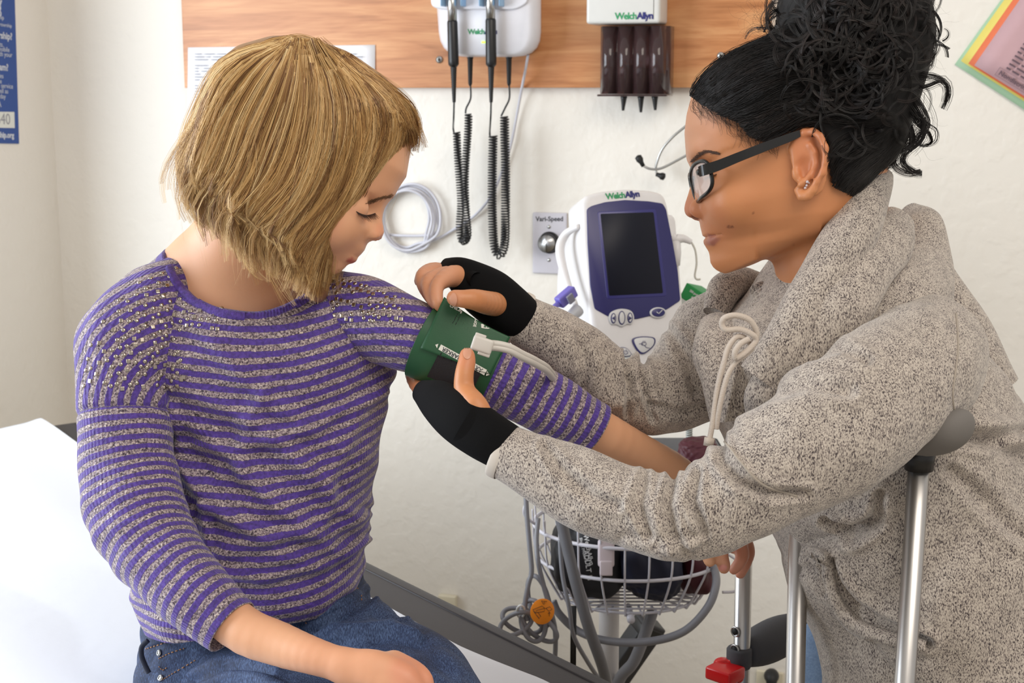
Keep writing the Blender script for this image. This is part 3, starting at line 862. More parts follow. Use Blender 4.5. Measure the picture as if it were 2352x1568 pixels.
# left side: handle rib, socket recess and two cable plugs
side = mat('socket_grey', (196, 197, 204), .5)
lil = mat('lilac_plastic', (112, 104, 190), .45); ltg = mat('pale_grey_plastic', (182, 184, 190), .4)
q = lambda px, py, d: wpt(P(px, py, d))[0]
obj('side_handle_rib', *tube([q(1330, 520, 2.10), q(1300, 537, 2.12), q(1286, 575, 2.12), q(1300, 640, 2.1), q(1322, 700, 2.07)], [.004, .006, .007, .006, .004], 12, 24), monw, mon)
cable = empty('sensor_cable', q(1300, 690, 2.06)); tag(cable, 'lilac cable plugged into the left side of the monitor', 'cable')
def qbox(c, ax, ay, hx, hy, hz, bv): 
    M = frame3(c, ax, ay); return xf(box((-hx, -hy, -hz), (hx, hy, hz), bv, 3), M)
A, B = q(1318, 666, 2.045), q(1282, 697, 2.03)
obj('plug', *qbox((A + B) / 2, B - A, (0, 0, 1), .0165, .0085, .007, .003), lil, cable)
obj('latch', *qbox((A + B) / 2 + (q(0, 0, 2.03) - q(0, 0, 2.04)) * .9 + np.array([.003, -.006, 0]), B - A, (0, 0, 1), .0055, .0065, .002, .001), mat('latch_grey', (120, 120, 135), .4), cable)
obj('cord', *tube([B, q(1268, 712, 2.02), q(1258, 735, 2.02), q(1252, 790, 2.05), q(1256, 900, 2.07), q(1300, 1050, 2.08), q(1330, 1150, 2.06)], .0042, 10, 40), lil, cable)
hose = empty('pressure_hose', q(1310, 720, 2.05)); tag(hose, 'grey air hose plugged into the monitor below the lilac cable', 'hose')
A, B = q(1325, 714, 2.045), q(1303, 734, 2.035)
obj('elbow_plug', *tube([A + (A - B) * .2, A, (A + B) / 2, B], [.009, .0095, .0085, .006], 14), ltg, hose)
obj('hose_line', *tube([B, q(1290, 755, 2.03), q(1280, 800, 2.04), q(1270, 900, 2.05), q(1262, 1000, 2.0), q(1290, 1130, 1.97)], .0042, 10, 40), greyp, hose)
# right side probe holder
prb = empty('ear_probe', q(1560, 560, 2.15)); tag(prb, 'white thermometer probe with thin curled cord at the right of the monitor', 'thermometer probe')
obj('probe_handle', *tube([q(1546, 540, 2.18), q(1552, 548, 2.18), q(1570, 548, 2.18), q(1588, 556, 2.18)], [.004, .0075, .006, .004], 14, 24), monw, prb)
obj('probe_body', *tube([q(1552, 545, 2.18), q(1556, 580, 2.18), q(1556, 610, 2.18)], [.007, .006, .004], 14), monw, prb)
obj('thin_cord', *tube([q(1588, 556, 2.18), q(1597, 575, 2.18), q(1600, 605, 2.18), q(1596, 632, 2.18), q(1600, 641, 2.18), q(1609, 641, 2.18)], .0016, 8, 40), mat('cord_ivory', (200, 198, 188), .5), prb)
# box of probe covers
pb = empty('probe_cover_box', q(1600, 740, 2.12)); tag(pb, 'small green and white carton wedged right of the monitor', 'box')
BMx = CMn @ np.array(Matrix.Translation(P(1602, 718, 2.25)) @ Euler((math.radians(20), math.radians(-38), math.radians(-38))).to_matrix().to_4x4())
V, Fc = box((-.03, -.075, -.02), (.03, .035, .02), .0015); obj('carton', *xf((V, Fc), BMx), mat('carton_white', (205, 208, 205), .6), pb)
V, Fc = box((-.0305, .01, -.0205), (.0305, .0355, .0205), .0015); obj('green_lid', *xf((V, Fc), BMx), mat('carton_green', (28, 140, 70), .5), pb)
logo(pb, BMx @ frame3((0, 0, .0204), (1, 0, 0), (0, 1, 0)), .012)
l1 = [xf(text_mesh(s, .008, .0002), frame3((0, y, .0204), (1, 0, 0), (0, 1, 0))) for s, y in (('Disposable', -.012), ('Probe Covers', -.023))]
obj('carton_print', *xf(merge(l1), BMx), mat('print_dark'), pb, smooth=False)
l1 = [xf(text_mesh(s, .005, .0002), frame3((0, y, .0208), (1, 0, 0), (0, 1, 0))) for s, y in (('250 probe covers', .028), ('single use', .021))]
obj('lid_print', *xf(merge(l1), BMx), mat('carton_white'), pb, smooth=False)

# ---- rolling stand with wire basket
wire = mat('wire_enamel', (206, 204, 212), .35)
stand = empty('rolling_stand', (stand_x[0], stand_x[1], 0)); tag(stand, 'white rolling stand with a round wire basket below the monitor', 'stand')
sx, sy = stand_x[0], stand_x[1]
top = q(1440, 900, 2.15)
obj('pole', *tube([(sx, sy, .05), (sx, sy, .9), (sx, sy, .965)], .0148, 24), mat('pole_white', (214, 212, 214), .4), stand)
obj('mount_bracket', *tube([(sx, sy, .96), (top[0] - .01, top[1] + .07, 1.0), (top[0], top[1] + .07, 1.03)], [.015, .02, .024], 16), monw, stand)
obj('hub', *cyl((sx, sy, .03), (sx, sy, .09), .04, 24), monw, stand)
for k in range(5):
    a = math.radians(72 * k + 20); ex, ey = sx + .26 * math.cos(a), sy + .26 * math.sin(a)
    lg = obj('base_leg', *tube([(sx, sy, .07), (ex, ey, .055)], [.018, .012], 10), monw, stand)
    obj('caster', *cyl((ex - .012 * math.sin(a), ey + .012 * math.cos(a), .024), (ex + .012 * math.sin(a), ey - .012 * math.cos(a), .024), .0235, 18), blackp, lg)
# basket: centre in plan, world z levels
bc = q(1446, 1290, 2.02); bx, by = bc[0], bc[1]
def z_for(py, y, px=1446):   # height of picture row py at world depth y
    p = on_plane(px, py, (0, y, 0), (0, 1, 0)); return p[2]
fy = by - .115
zr1, zr2, zb_ = z_for(1262, fy - .005), z_for(1335, fy), z_for(1408, fy + .035)
def ring(rx, ry, z, r, n=72):
    pts = [(bx + rx * math.cos(2 * math.pi * k / n), by + ry * math.sin(2 * math.pi * k / n), z) for k in range(n + 1)]
    return tube(pts, r, 8, caps=False)
bk_ = obj('wire_basket', *merge([ring(.136, .118, zr1, .0028), ring(.131, .114, zr2, .0026), ring(.096, .08, zb_, .0022)]), wire, stand)
nw_ = 26
parts_ = []
for k in range(nw_):
    a = 2 * math.pi * k / nw_; ca, sa = math.cos(a), math.sin(a)
    pts = [(bx + .138 * ca, by + .120 * sa, zr1 + .02), (bx + .137 * ca, by + .119 * sa, zr1), (bx + .132 * ca, by + .115 * sa, zr2), (bx + .104 * ca, by + .088 * sa, zb_ + .004), (bx + .096 * ca, by + .08 * sa, zb_ - .001), (bx + .07 * ca, by + .055 * sa, zb_ + .001)]
    obj('basket_wire', *tube(pts, .0016, 6, 26), wire, bk_)
for k in range(-5, 6):
    w_ = .095 * math.sqrt(max(0, 1 - (k / 6)**2)); obj('bottom_wire', *tube([(bx - w_, by + .0135 * k, zb_ + .002), (bx + w_, by + .0135 * k, zb_ + .002)], .0015, 6), wire, bk_)
obj('hanging_hook', *tube([(bx + .13, by - .02, zr2 + .01), (bx + .152, by - .03, zr2 - .004), (bx + .158, by - .03, zr2 - .03), (bx + .148, by - .03, zr2 - .044), (bx + .128, by - .03, zr2 - .046)], .002, 8, 24), wire, bk_)
obj('clamp_tube', *tube([(bx - .005, fy + .02, zb_ - .004), (bx - .005, fy + .07, zb_ - .004)], .0055, 16), wire, bk_)
obj('adhesive_tab', *tube([(bx - .13, by - .05, zr1 + .01), (bx - .15, by - .06, zr1 + .03), (bx - .145, by - .06, zr1 + .05), (bx - .128, by - .05, zr1 + .045)], .002, 8, 20), wire, bk_)

# ---- things in the basket
def blob(name, c, r, m, label, cat, seed, rot=0, amp=.12, group=None):
    bm = bmesh.new(); bmesh.ops.create_icosphere(bm, subdivisions=5, radius=1)
    V, Fc = bm_out(bm); n = V / np.linalg.norm(V, axis=1, keepdims=True)
    V = np.sign(n) * np.abs(n) ** .75
    V = V * (1 + amp * fnoise(n[:, 0] * 1.5, n[:, 1] * 1.5, n[:, 2] * 1.5, seed)[:, None] + amp * .35 * fnoise(n[:, 0] * 5, n[:, 1] * 5, n[:, 2] * 5, seed + 1)[:, None])
    V = V * r; R = np.array(Euler((0, 0, rot)).to_matrix()); V = (R @ V.T).T + c
    o = obj(name, V, Fc, m); tag(o, label, cat, group); return o
cl_black = mat('black_nylon', (24, 24, 30), .6); cl_navy = mat('navy_nylon', (22, 26, 50), .6); maroon = mat('maroon_nylon', (74, 22, 34), .6)
b0 = blob('folded_cuff', (bx - .062, by - .035, zb_ + .068), (.050, .055, .058), cl_black, 'folded black pressure cuff with white print in the wire basket', 'blood pressure cuff', 5, group='folded cuffs in the basket')
b1 = blob('folded_cuff', (bx + .022, by - .028, zb_ + .060), (.046, .062, .052), cl_navy, 'folded dark navy cuff in the middle of the wire basket', 'blood pressure cuff', 9, group='folded cuffs in the basket')
b2 = blob('folded_cuff', (bx + .090, by - .005, zb_ + .060), (.032, .060, .050), maroon, "folded maroon cuff in the basket by the girl's fingers", 'blood pressure cuff', 12, group='folded cuffs in the basket')
MT = b0; bv = bvh_of([MT])
wt = mat('print_white', (215, 215, 215), .6)
def screen_text(s, px, py, size_px, ang, bv, lift, m, par, name, bold=0, shear=0, flipx=1):
    V, Fc = text_mesh(s, 1.0, bold, 0, align='CENTER'); a = math.radians(ang)
    X, Y = V[:, 0] * size_px * flipx, V[:, 1] * size_px
    xy = np.stack([px + X * math.cos(a) + Y * math.sin(a), py + X * math.sin(a) - Y * math.cos(a)], 1)
    return obj(name, decal(bv, xy, lift), Fc, m, par, smooth=False)
screen_text('WelchAllyn', 1352, 1262, 15, 78, bv, .001, wt, b0, 'cuff_print', .02)
screen_text('Blood Pressure', 1340, 1262, 9, 78, bv, .001, wt, b0, 'small_print', .01)
screen_text('ADULT 11', 1350, 1298, 16, 82, bv, .001, wt, b0, 'size_print', .02)
pc = empty('hose_connector', q(1392, 1285, 1.91)); tag(pc, 'white plastic hose connector lying on the black cuff in the basket', 'connector')
obj('connector_body', *qbox(q(1392, 1270, 1.905), q(1392, 1300, 1.9) - q(1392, 1270, 1.9), (1, 0, 0), .018, .011, .007, .004), mat('connector_pink_white', (205, 192, 196), .4), pc)
obj('connector_clip', *qbox(q(1392, 1304, 1.90), q(1392, 1300, 1.9) - q(1392, 1270, 1.9), (1, 0, 0), .010, .0085, .005, .002), mat('connector_pink_white'), pc)
# coiled grey thermometer cord behind the near arm
cc = helix(catmull([q(1583, 975, 2.0), q(1583, 1010, 2.0), q(1584, 1050, 2.0)], 20), .0038, .0014, .0031)
o = obj('coiled_cord', *tube(cc, .0014, 6), mat('cord_grey_green', (165, 170, 165), .5)); tag(o, 'short grey coiled cord dropping behind the forearms into the basket', 'cord')
o = blob('folded_cuff', q(1605, 1035, 1.98), (.028, .03, .018), maroon, 'maroon cuff corner seen between the sleeves, above the basket', 'blood pressure cuff', 21)
o = obj('monitor_tray', *xf(box((-.12, -.10, -.012), (.12, .10, 0), .01, 4), Matrix.Translation(Vector(q(1480, 1040, 2.08)))), mat('tray_grey', (70, 72, 80), .5), stand)
# cables below
gc = mat('cable_grey', (128, 128, 134), .45)
cb = empty('power_cable', q(1250, 1400, 1.95)); tag(cb, 'grey power cable looped and tied in a bundle left of the basket', 'cable')
obj('hanging_lead', *tube([q(1208, 1140, 1.92), q(1210, 1180, 1.92), q(1216, 1250, 1.92), q(1221, 1310, 1.92), q(1214, 1340, 1.92), q(1206, 1390, 1.92), q(1212, 1425, 1.92)], .0034, 8, 40), gc, cb)
obj('second_lead', *tube([q(1236, 1190, 1.95), q(1232, 1240, 1.94), q(1236, 1290, 1.93), q(1250, 1350, 1.93), q(1270, 1420, 1.93), q(1276, 1470, 1.95), q(1272, 1560, 1.98)], .0034, 8, 40), gc, cb)
for k in range(5):
    cx, cy, rx, ry, ro = ((1185, 1432, 40, 22, -.5), (1225, 1425, 28, 48, -.15), (1240, 1440, 46, 22, .65), (1200, 1425, 48, 26, .35), (1238, 1380, 22, 60, -.25))[k]
    pts = []
    for a in range(0, 375, 15):
        th = math.radians(a); x, y = rx * math.cos(th), ry * math.sin(th)
        pts.append(q(cx + x * math.cos(ro) - y * math.sin(ro), cy + x * math.sin(ro) + y * math.cos(ro), 1.925 + .006 * (k - 2) + .006 * math.sin(2 * th)))
    obj('cable_loop', *tube(pts, .0034, 8, 60), gc, cb)
obj('cable_tie', *tube([q(1196 + 9 * math.cos(a), 1404 + 14 * math.sin(a), 1.91 + .012 * math.sin(a)) for a in np.linspace(0, 6.2, 16)], .0016, 8), mat('white_tie', (225, 225, 225), .4), cb)
st = empty('warning_tag', q(1246, 1404, 1.90)); tag(st, 'round orange warning tag on the tied grey cable', 'tag')
OM = CMn @ np.array(Matrix.Translation(P(1246, 1404, 1.895)) @ Euler((0, math.radians(20), 0)).to_matrix().to_4x4())
V, Fc = prism([(.0172 * math.cos(a), .0172 * math.sin(a)) for a in np.linspace(0, 2 * math.pi, 48, endpoint=False)], -.0008, 0, .0002, 1)
obj('tag_disc', *xf((V, Fc), OM), mat('tag_orange', (255, 150, 20), .5), st)
mm = 1.895 / F
ik = lambda pts: tube([((x - 1246) * mm, -(y - 1404) * mm, .0004) for x, y in pts], .00028, 5)
V, Fc = merge([ik(p) for p in ([(1243, 1379), (1257, 1381), (1249, 1388), (1243, 1379)], [(1250, 1381), (1250, 1385)], [(1222, 1398), (1245, 1391), (1252, 1397), (1250, 1404), (1228, 1406), (1222, 1398)], [(1228, 1406), (1232, 1400), (1251, 1397)], [(1224, 1402), (1236, 1418), (1242, 1415), (1234, 1404)], [(1238, 1420), (1232, 1412)], [(1254, 1397), (1264, 1394), (1270, 1400), (1262, 1404), (1254, 1397)], [(1263, 1416), (1263, 1407)], [(1260, 1410), (1263, 1406), (1266, 1410)])])
obj('warning_drawing', *xf((V, Fc), OM), mat('print_dark'), st)
tb = mat('thick_cable_grey', (104, 104, 108), .4)
o = obj('thick_hose', *tube([q(1278, 1150, 1.86), q(1290, 1200, 1.86), q(1306, 1270, 1.86), q(1326, 1350, 1.86), q(1352, 1440, 1.87), q(1384, 1530, 1.9), q(1400, 1600, 1.95)], .0078, 14, 50), tb); tag(o, 'thick dark grey hose running down in front of the wire basket', 'hose')
o = obj('thin_cable', *tube([q(1286, 1240, 1.88), q(1292, 1320, 1.88), q(1308, 1400, 1.88), q(1318, 1460, 1.9), q(1350, 1520, 1.94), q(1390, 1580, 2.0)], .0030, 10, 50), gc); tag(o, 'thin grey cable beside the thick hose, bending toward the pole', 'cable')
o = obj('thick_hose', *tube([q(1640, 1300, 1.95), q(1645, 1340, 1.93), q(1625, 1395, 1.92), q(1570, 1450, 1.92), q(1490, 1473, 1.93), q(1400, 1472, 1.95), q(1330, 1450, 1.98), q(1285, 1410, 1.98), q(1270, 1380, 1.98)], .0056, 12, 70), gc); tag(o, 'grey hose hanging in a wide arc under the wire basket', 'hose')
o = obj('thick_hose', *tube([q(1500, 1400, 2.03), q(1480, 1460, 2.03), q(1455, 1520, 2.04), q(1425, 1556, 2.06), q(1400, 1620, 2.1)], .0085, 12, 50), gc); tag(o, 'twin grey hose dropping from the basket behind the white pole', 'hose')
o = obj('velcro_strap', *xf(box((-.004, -.0015, -.06), (.004, .0015, .03)), Matrix.Translation(Vector(q(1317, 1440, 1.93))))
        , blackp); tag(o, 'narrow black strap hanging beside the thick hose', 'strap')
ps = empty('power_brick', q(1452, 1490, 2.2)); tag(ps, 'black power supply brick strapped behind the white pole', 'power supply')
PMx = CMn @ np.array(Matrix.Translation(P(1455, 1488, 2.2)) @ Euler((math.radians(10), math.radians(30), math.radians(-28))).to_matrix().to_4x4())
V, Fc = box((-.022, -.055, -.016), (.022, .052, .016), .004, 3); obj('brick_case', *xf((V, Fc), PMx), mat('brick_black', (45, 45, 48), .5), ps)
V, Fc = box((-.0225, .03, -.0165), (.0225, .046, .0165), .002, 2); obj('brick_strap', *xf((V, Fc), PMx), blackp, ps)

# ------------------------------------------------------------------ crutches
alu = NT('satin_aluminium'); c = alu.coord('Object', (1, 1, .05)); alu.set(color=lin((186, 184, 182)), rough=.34, metal=1.0, normal=alu.bump(alu.noise(c, 900, 2), .05, .0003)); alu = alu.m
foam = mat('grey_foam', (74, 74, 78), .85); padm = NT('grey_pad'); c = padm.coord('Object'); padm.set(color=lin((112, 108, 104)), rough=.8, normal=padm.bump(padm.noise(c, 900, 2), .2, .0005)); padm = padm.m
redp = mat('red_plastic', (215, 25, 30), .3)
def crutch(label, T1, T2, zt, pad, grip_z, knob, holes, R=.0095):
    """T1,T2: world points at the tops of the two side tubes"""
    T1, T2 = np.array(T1), np.array(T2); mid = (T1 + T2) / 2; ft = np.array([mid[0] - .01, mid[1] + .01, 0])
    e = empty('crutch', ft); tag(e, label, 'crutch', 'pair of aluminium crutches')
    for T_ in (T1, T2):
        lo_ = T_.copy(); lo_[2] = .45; lo_[:2] += (mid[:2] - T_[:2]) * .15; j = ft + [0, 0, .3]; j[:2] += (lo_[:2] - ft[:2]) * .25
        V, Fc = tube([T_, lo_, j], R, 28); o = obj('side_tube', V, Fc, alu, e)
    obj('lower_tube', *tube([ft + [0, 0, .03], ft + [0, 0, .4]], .0115, 24), alu, e)
    obj('rubber_tip', *tube([ft + [0, 0, .0005], ft + [0, 0, .02], ft + [0, 0, .05]], [.021, .019, .013], 20), greyp, e)
    ax = (T2 - T1); ax[2] = 0; L = np.linalg.norm(ax); ax /= L
    up = np.array([0, 0, 1.0])
    if pad:
        pts = [T1 - ax * .035 + up * (.034), T1 - ax * .01 + up * .024, mid + up * .016, T2 + ax * .01 + up * .024, T2 + ax * .048 + up * .036]
        C = catmull(pts, 40); V = []
        w = np.cross(ax, up)
        nv = 24
        for i, c_ in enumerate(C):
            f = i / 39; k = max(.05, 1 - abs(2 * f - 1) ** 5) ** .5
            for j in range(nv):
                th = 2 * math.pi * j / nv; V.append(c_ + w * .026 * k * math.cos(th) + up * .022 * k * math.sin(th))
        Fc = [tuple(x) for x in grid_faces(40, nv).tolist()] + [tuple(range(nv))[::-1], tuple(range(39 * nv, 40 * nv))]
        pd = obj('underarm_pad', np.array(V), Fc, padm, e)
        for T_ in (T1, T2): obj('pad_socket', *tube([T_ - up * .012, T_ + up * .012], [.0125, .0145], 20), blackp, e)
    g1, g2 = T1.copy(), T2.copy(); g1[2] = g2[2] = grip_z
    gax = (g2 - g1); gl = np.linalg.norm(gax); gax /= gl
    pts = [g1 + gax * (R + .001 + (gl - 2 * R) * f) for f in np.linspace(0, 1, 12)]
    rs = [.016, .019, .0215, .023, .024, .0245, .0245, .024, .023, .0215, .019, .016]
    obj('hand_grip', *tube(pts, rs, 24), foam, e)
    if knob:
        cl = obj('grip_collar', *tube([g1 + up * .010, g1 + up * .008, g1 - up * .010, g1 - up * .013], [.013, .0145, .0145, .013], 24), foam, e)
        n = -gax
        side = np.cross(n, up)
        poly = []
        for k in range(48):
            a = 2 * math.pi * k / 48; r = .0150 + .0060 * math.cos(3 * a); poly.append((r * math.cos(a), r * math.sin(a)))
        tw = n * .8 - side * .6 * np.sign((n @ [0, 0, 1]) + 1); V, Fc = prism(poly, 0, .013, .003, 3); kn = obj('adjusting_knob', *xf((V, Fc), frame3(g1 + n * .013 - up * .010, np.cross(tw, up), up)), redp, e)
        obj('knob_band', *xf(box((-.017, -.0075, -.03), (.017, .0075, .001), .003, 2), frame3(g1 + n * .012 - up * .012, side, up)), redp, e)
    for hz in holes:
        p = T1.copy(); p[2] = hz; v = np.array([0, 0, 1.4]) - p; v[2] = 0; v /= np.linalg.norm(v); sd = np.array([v[1], -v[0], 0]); dr = v * .75 + sd * .6; dr /= np.linalg.norm(dr)
        obj('adjustment_hole', *cyl(p + dr * (R - .004), p + dr * (R + .0004), .0036, 18), mat('hole_dark', (12, 14, 14), .7), e)
        obj('hole_dimple', *xf(tube([(.0052 * math.cos(a), .0052 * math.sin(a), 0) for a in np.linspace(0, 2 * math.pi, 25)], .0012, 8, caps=False), frame3(p + dr * (R - .0012), np.cross(up, dr), up)), alu, e)
    return e
zt = q(2110, 1045, 1.25)[2]
t1, t2 = q(2112, 1048, 1.26), q(1834, 1150, 1.38); t2 = np.array([t2[0], t2[1], t1[2] - .005])
near_crutch = crutch('nearer aluminium crutch, its grey pad tucked under the near sleeve', t2, t1, zt, True, .62, True, [.56, .53])
u1, u2 = q(1703, 1330, 1.60), q(1850, 1330, 1.70); u1[2] = q(1703, 800, 1.6)[2]; u2[2] = u1[2]
z_at = lambda T_, py: on_plane(1700, py, T_, (0, 1, 0))[2]
gz = z_at(u1, 1506); hz = [z_at(u1, y) for y in (1446, 1487, 1566)]
far_crutch = crutch("farther aluminium crutch with red knob and foam grip, below the girl's fingers", u1, u2, zt, True, gz, True, hz)
# ------------------------------------------------------------------ people: shared builders
def skin_material(name, base, sub=(.9, .35, .2)):
    t = NT(name); at = t.n('ShaderNodeAttribute', attribute_name='col')
    c = t.coord('Object'); n1 = t.noise(c, 38, 3); n2 = t.noise(c, 420, 2)
    col = t.mix(t.math('MULTIPLY', n1, .22), at.outputs['Color'], (*[v * .72 for v in lin(base)[:3]], 1))
    t.set(color=col, rough=.47, sss=.12, normal=t.bump(n2, .10, .0006))
    t.b.inputs['Subsurface Radius'].default_value = sub; t.b.inputs['Subsurface Scale'].default_value = .006
    return t.m

def knit_material(name, kind):
    t = NT(name); uv = t.n('ShaderNodeUVMap').outputs[0]
    if kind == 'striped':
        at = t.n('ShaderNodeAttribute', attribute_name='stripe').outputs['Fac']
        mp = t.n('ShaderNodeMapping', ins={'Vector': uv, 'Scale': (400, 900, 1)}).outputs[0]
        obc = t.coord('Object')
        wob = t.noise(obc, 60, 2)
        s = t.math('ADD', at, t.math('MULTIPLY', t.math('SUBTRACT', wob, .5), .22))
        tri = t.math('PINGPONG', s, .5)                       # 0..0.5
        edge = t.math('ADD', tri, t.math('MULTIPLY', t.math('SUBTRACT', t.noise(mp, .9, 2), .5), .16))
        band = t.ramp(edge, [(.225, (0, 0, 0, 1)), (.275, (1, 1, 1, 1))])
        fleck = t.noise(t.n('ShaderNodeMapping', ins={'Vector': obc, 'Scale': (520, 520, 520)}).outputs[0], 1.0, 2, .7)
        silver = t.ramp(fleck, [(.36, lin((44, 34, 46))), (.47, lin((126, 110, 120))), (.58, lin((166, 152, 154))), (.74, lin((235, 222, 208)))])
        purple = t.ramp(t.noise(obc, 300, 3), [(.3, lin((58, 36, 112))), (.7, lin((86, 58, 158)))])
        col = t.mix(band, purple, silver)
        metal = t.math('MULTIPLY', band, t.ramp(fleck, [(.62, (0, 0, 0, 1)), (.72, (.7, .7, .7, 1))]))
        wale = t.n('ShaderNodeTexWave', wave_type='BANDS', bands_direction='Y', ins={'Vector': uv, 'Scale': 75.0, 'Distortion': 1.2}).outputs[1]
        h = t.math('ADD', t.math('MULTIPLY', fleck, .7), t.math('ADD', t.math('MULTIPLY', band, .35), t.math('MULTIPLY', wale, .35)))
        t.set(color=col, rough=.72, metal=metal, sheen=.25, normal=t.bump(h, .8, .0016))
    else:
        mp = t.n('ShaderNodeMapping', ins={'Vector': uv, 'Scale': (330, 900, 1)}).outputs[0]
        obc = t.coord('Object')
        w = t.n('ShaderNodeMapping', ins={'Vector': obc, 'Rotation': (.3, .2, .5), 'Scale': (950, 1150, 430)}).outputs[0]
        n1 = t.noise(w, 1.0, 2, .62); n2 = t.noise(obc, 95, 2); n3 = t.noise(mp, 1.0, 1)
        f = t.math('ADD', t.math('MULTIPLY', n1, .68), t.math('ADD', t.math('MULTIPLY', n2, .14), t.math('MULTIPLY', n3, .18)))
        col = t.ramp(f, [(.385, lin((56, 48, 50))), (.44, lin((118, 108, 104))), (.50, lin((172, 162, 152))), (.62, lin((202, 192, 180)))])
        t.set(color=col, rough=.85, sheen=.3, normal=t.bump(n1, .45, .0012))
    return t.m

def head_frame(O, ang, facing, yaw=0.0):
    """4x4 camera-space frame: x forward, y up, z side"""
    a = math.radians(ang)
    fwd = np.array([facing * math.cos(a), -math.sin(a), 0]); up = np.array([facing * math.sin(a), math.cos(a), 0])
    y = math.radians(yaw); cz = np.array([0, 0, 1.0])     # positive yaw: face turned towards the camera
    f2 = fwd * math.cos(y) + cz * math.sin(y)
    M = np.eye(4); M[:3, 0] = f2; M[:3, 1] = up; M[:3, 2] = np.cross(f2, up); M[:3, 3] = O
    return M

class Head:
    def __init__(s, M, d, face, base, back, W, NW, jaw):
        s.M = M; s.Mi = np.linalg.inv(M); s.d = d
        f = np.array([s.loc(P(x, y, d)) for x, y in face]); b = np.array([s.loc(P(x, y, d)) for x, y in base]); k = np.array([s.loc(P(x, y, d)) for x, y in back])
        def tab(a):
            o = np.argsort(a[:, 1]); return a[o, 1], a[o, 0]
        s.f, s.b, s.k = tab(f), tab(b), tab(k)
        s.W = (np.array([s.loc(P(x, y, d))[1] for x, y, w in W][::-1]), np.array([w for _, _, w in W][::-1]))
        s.NW = (np.array([s.loc(P(x, y, d))[1] for x, y, w in NW][::-1]), np.array([w for _, _, w in NW][::-1]))
        s.top = max(s.f[0][-1], s.k[0][-1]); s.low = -.052; s.pf_lo = 1.85; s.jaw = [s.loc(P(x, y, d)) for x, y in jaw]
    def loc(s, p): return s.Mi[:3, :3] @ np.asarray(p) + s.Mi[:3, 3]
    def cam(s, V): return (s.M[:3, :3] @ V.T).T + s.M[:3, 3]
    def field(s, X, Y, Z, nose=True):
        y = Y
        Fb = np.interp(y, *s.b); Ff = np.interp(y, *s.f); Bk = np.interp(y, *s.k); W = np.interp(y, *s.W); nw = np.interp(y, *s.NW)
        xc = np.where(y > s.f[0][-1] * .5, 0, 0) + (Fb + Bk) * .5 * np.clip((y - .04) / .06, 0, 1)
        fr, br = np.maximum(Fb - xc, .004), np.maximum(xc - Bk, .004)
        az = np.abs(Z); dx = X - xc; pf = np.interp(y, [-.12, s.low, s.low + .03, .1], [s.pf_lo, s.pf_lo, 2.35, 2.35])
        qf = (np.abs(dx / fr)**pf + (az / W)**pf)**(1 / pf); qb = np.sqrt((dx / br)**2 + (az / W)**2)
        q = np.where(dx > 0, qf, qb)
        f = (q - 1) * np.where(dx > 0, np.minimum(fr, W), np.minimum(br, W))
        # crown closure and under-jaw plane
        j0, j1 = s.jaw[0], s.jaw[1]; n = np.array([-(j1[1] - j0[1]), j1[0] - j0[0]]); n = n / np.linalg.norm(n)
        if n[1] > 0: n = -n
        pl = (X - j0[0]) * n[0] + (Y - j0[1]) * n[1]
        f = smax(f, pl, .016)
        f = smax(f, y - s.top - .001, .03)
        if nose:
            rt = np.clip(1 - (az / W)**pf, 0, 1)**(1 / pf)
            xs = xc + fr * rt + (Ff - Fb) * np.exp(-(az / nw)**2.6)
            g = (X - xs) * .7
            lim = np.abs(az) - nw * 2.3
            g = np.maximum(np.maximum(g, lim), -X + xc + fr * .6)
            g = np.maximum(g, pl + .002)
            g = np.maximum(g, y - (s.f[0][-1] - .012))
            f = smin(f, g, .0035)
        return f

def colour_skin(V, base, spots):
    """spots: (centre, radius, rgb, strength) soft tints: skin colour, plus painted highlight and shade"""
    c = np.tile(np.array(lin(base)[:3]), (len(V), 1))
    for ce, r, rgb, k in spots:
        d = np.linalg.norm((V - np.array(ce)) / np.array(r), axis=1); w = (k * np.clip(1.25 - d, 0, 1) / .5).clip(0, k)[:, None]
        c = c * (1 - w) + np.array(lin(rgb)[:3]) * w
    return c

def sdf_mesh(parts, lo, hi, h, it=2):
    V, Fc = surfnet(parts, lo, hi, h); return relax(V, Fc, it, .5), Fc

def lip_shapes(X, Y, Z, mo, hw, back, r=.0042):
    """upper and lower lip following the curve of the mouth; mo = front of the mouth line"""
    out = None
    for dy, rr in ((r * .85, r), (-r * 1.0, r * 1.08)):
        for s in (1, -1):
            p = [(mo[0] - r * .9, mo[1] + dy, 0), (mo[0] - r * .9 - back * .22, mo[1] + dy * .95, s * hw * .5), (mo[0] - r * .6 - back, mo[1] + dy * .15, s * hw)]
            g = chain(X, Y, Z, p, [rr, rr * .9, rr * .35], .002); out = g if out is None else np.minimum(out, g)
    return out
def lip_line(X, Y, Z, mo, hw, back, r=.0042):
    g = None
    for s in (1, -1):
        p = [(mo[0] - .0002, mo[1], 0), (mo[0] - back * .2, mo[1], s * hw * .5), (mo[0] - back * .98, mo[1], s * hw * 1.06)]
        c = chain(X, Y, Z, p, [.0010, .0010, .0008], .001); g = c if g is None else np.minimum(g, c)
    return g
def crease(px, py, poly, w, a):
    d = None; poly = np.array(poly, float)
    for i in range(len(poly) - 1):
        p, e = poly[i], poly[i + 1] - poly[i]; t = np.clip(((px - p[0]) * e[0] + (py - p[1]) * e[1]) / (e @ e), 0, 1)
        q = np.hypot(px - p[0] - e[0] * t, py - p[1] - e[1] * t) / (w * (1 - .6 * ((i + t) / (len(poly) - 1) - .5)**2 * 4 * .5)); d = q if d is None else np.minimum(d, q)
    return a * (np.exp(-d**2) - .45 * np.exp(-((d - 2.0) / .9)**2))
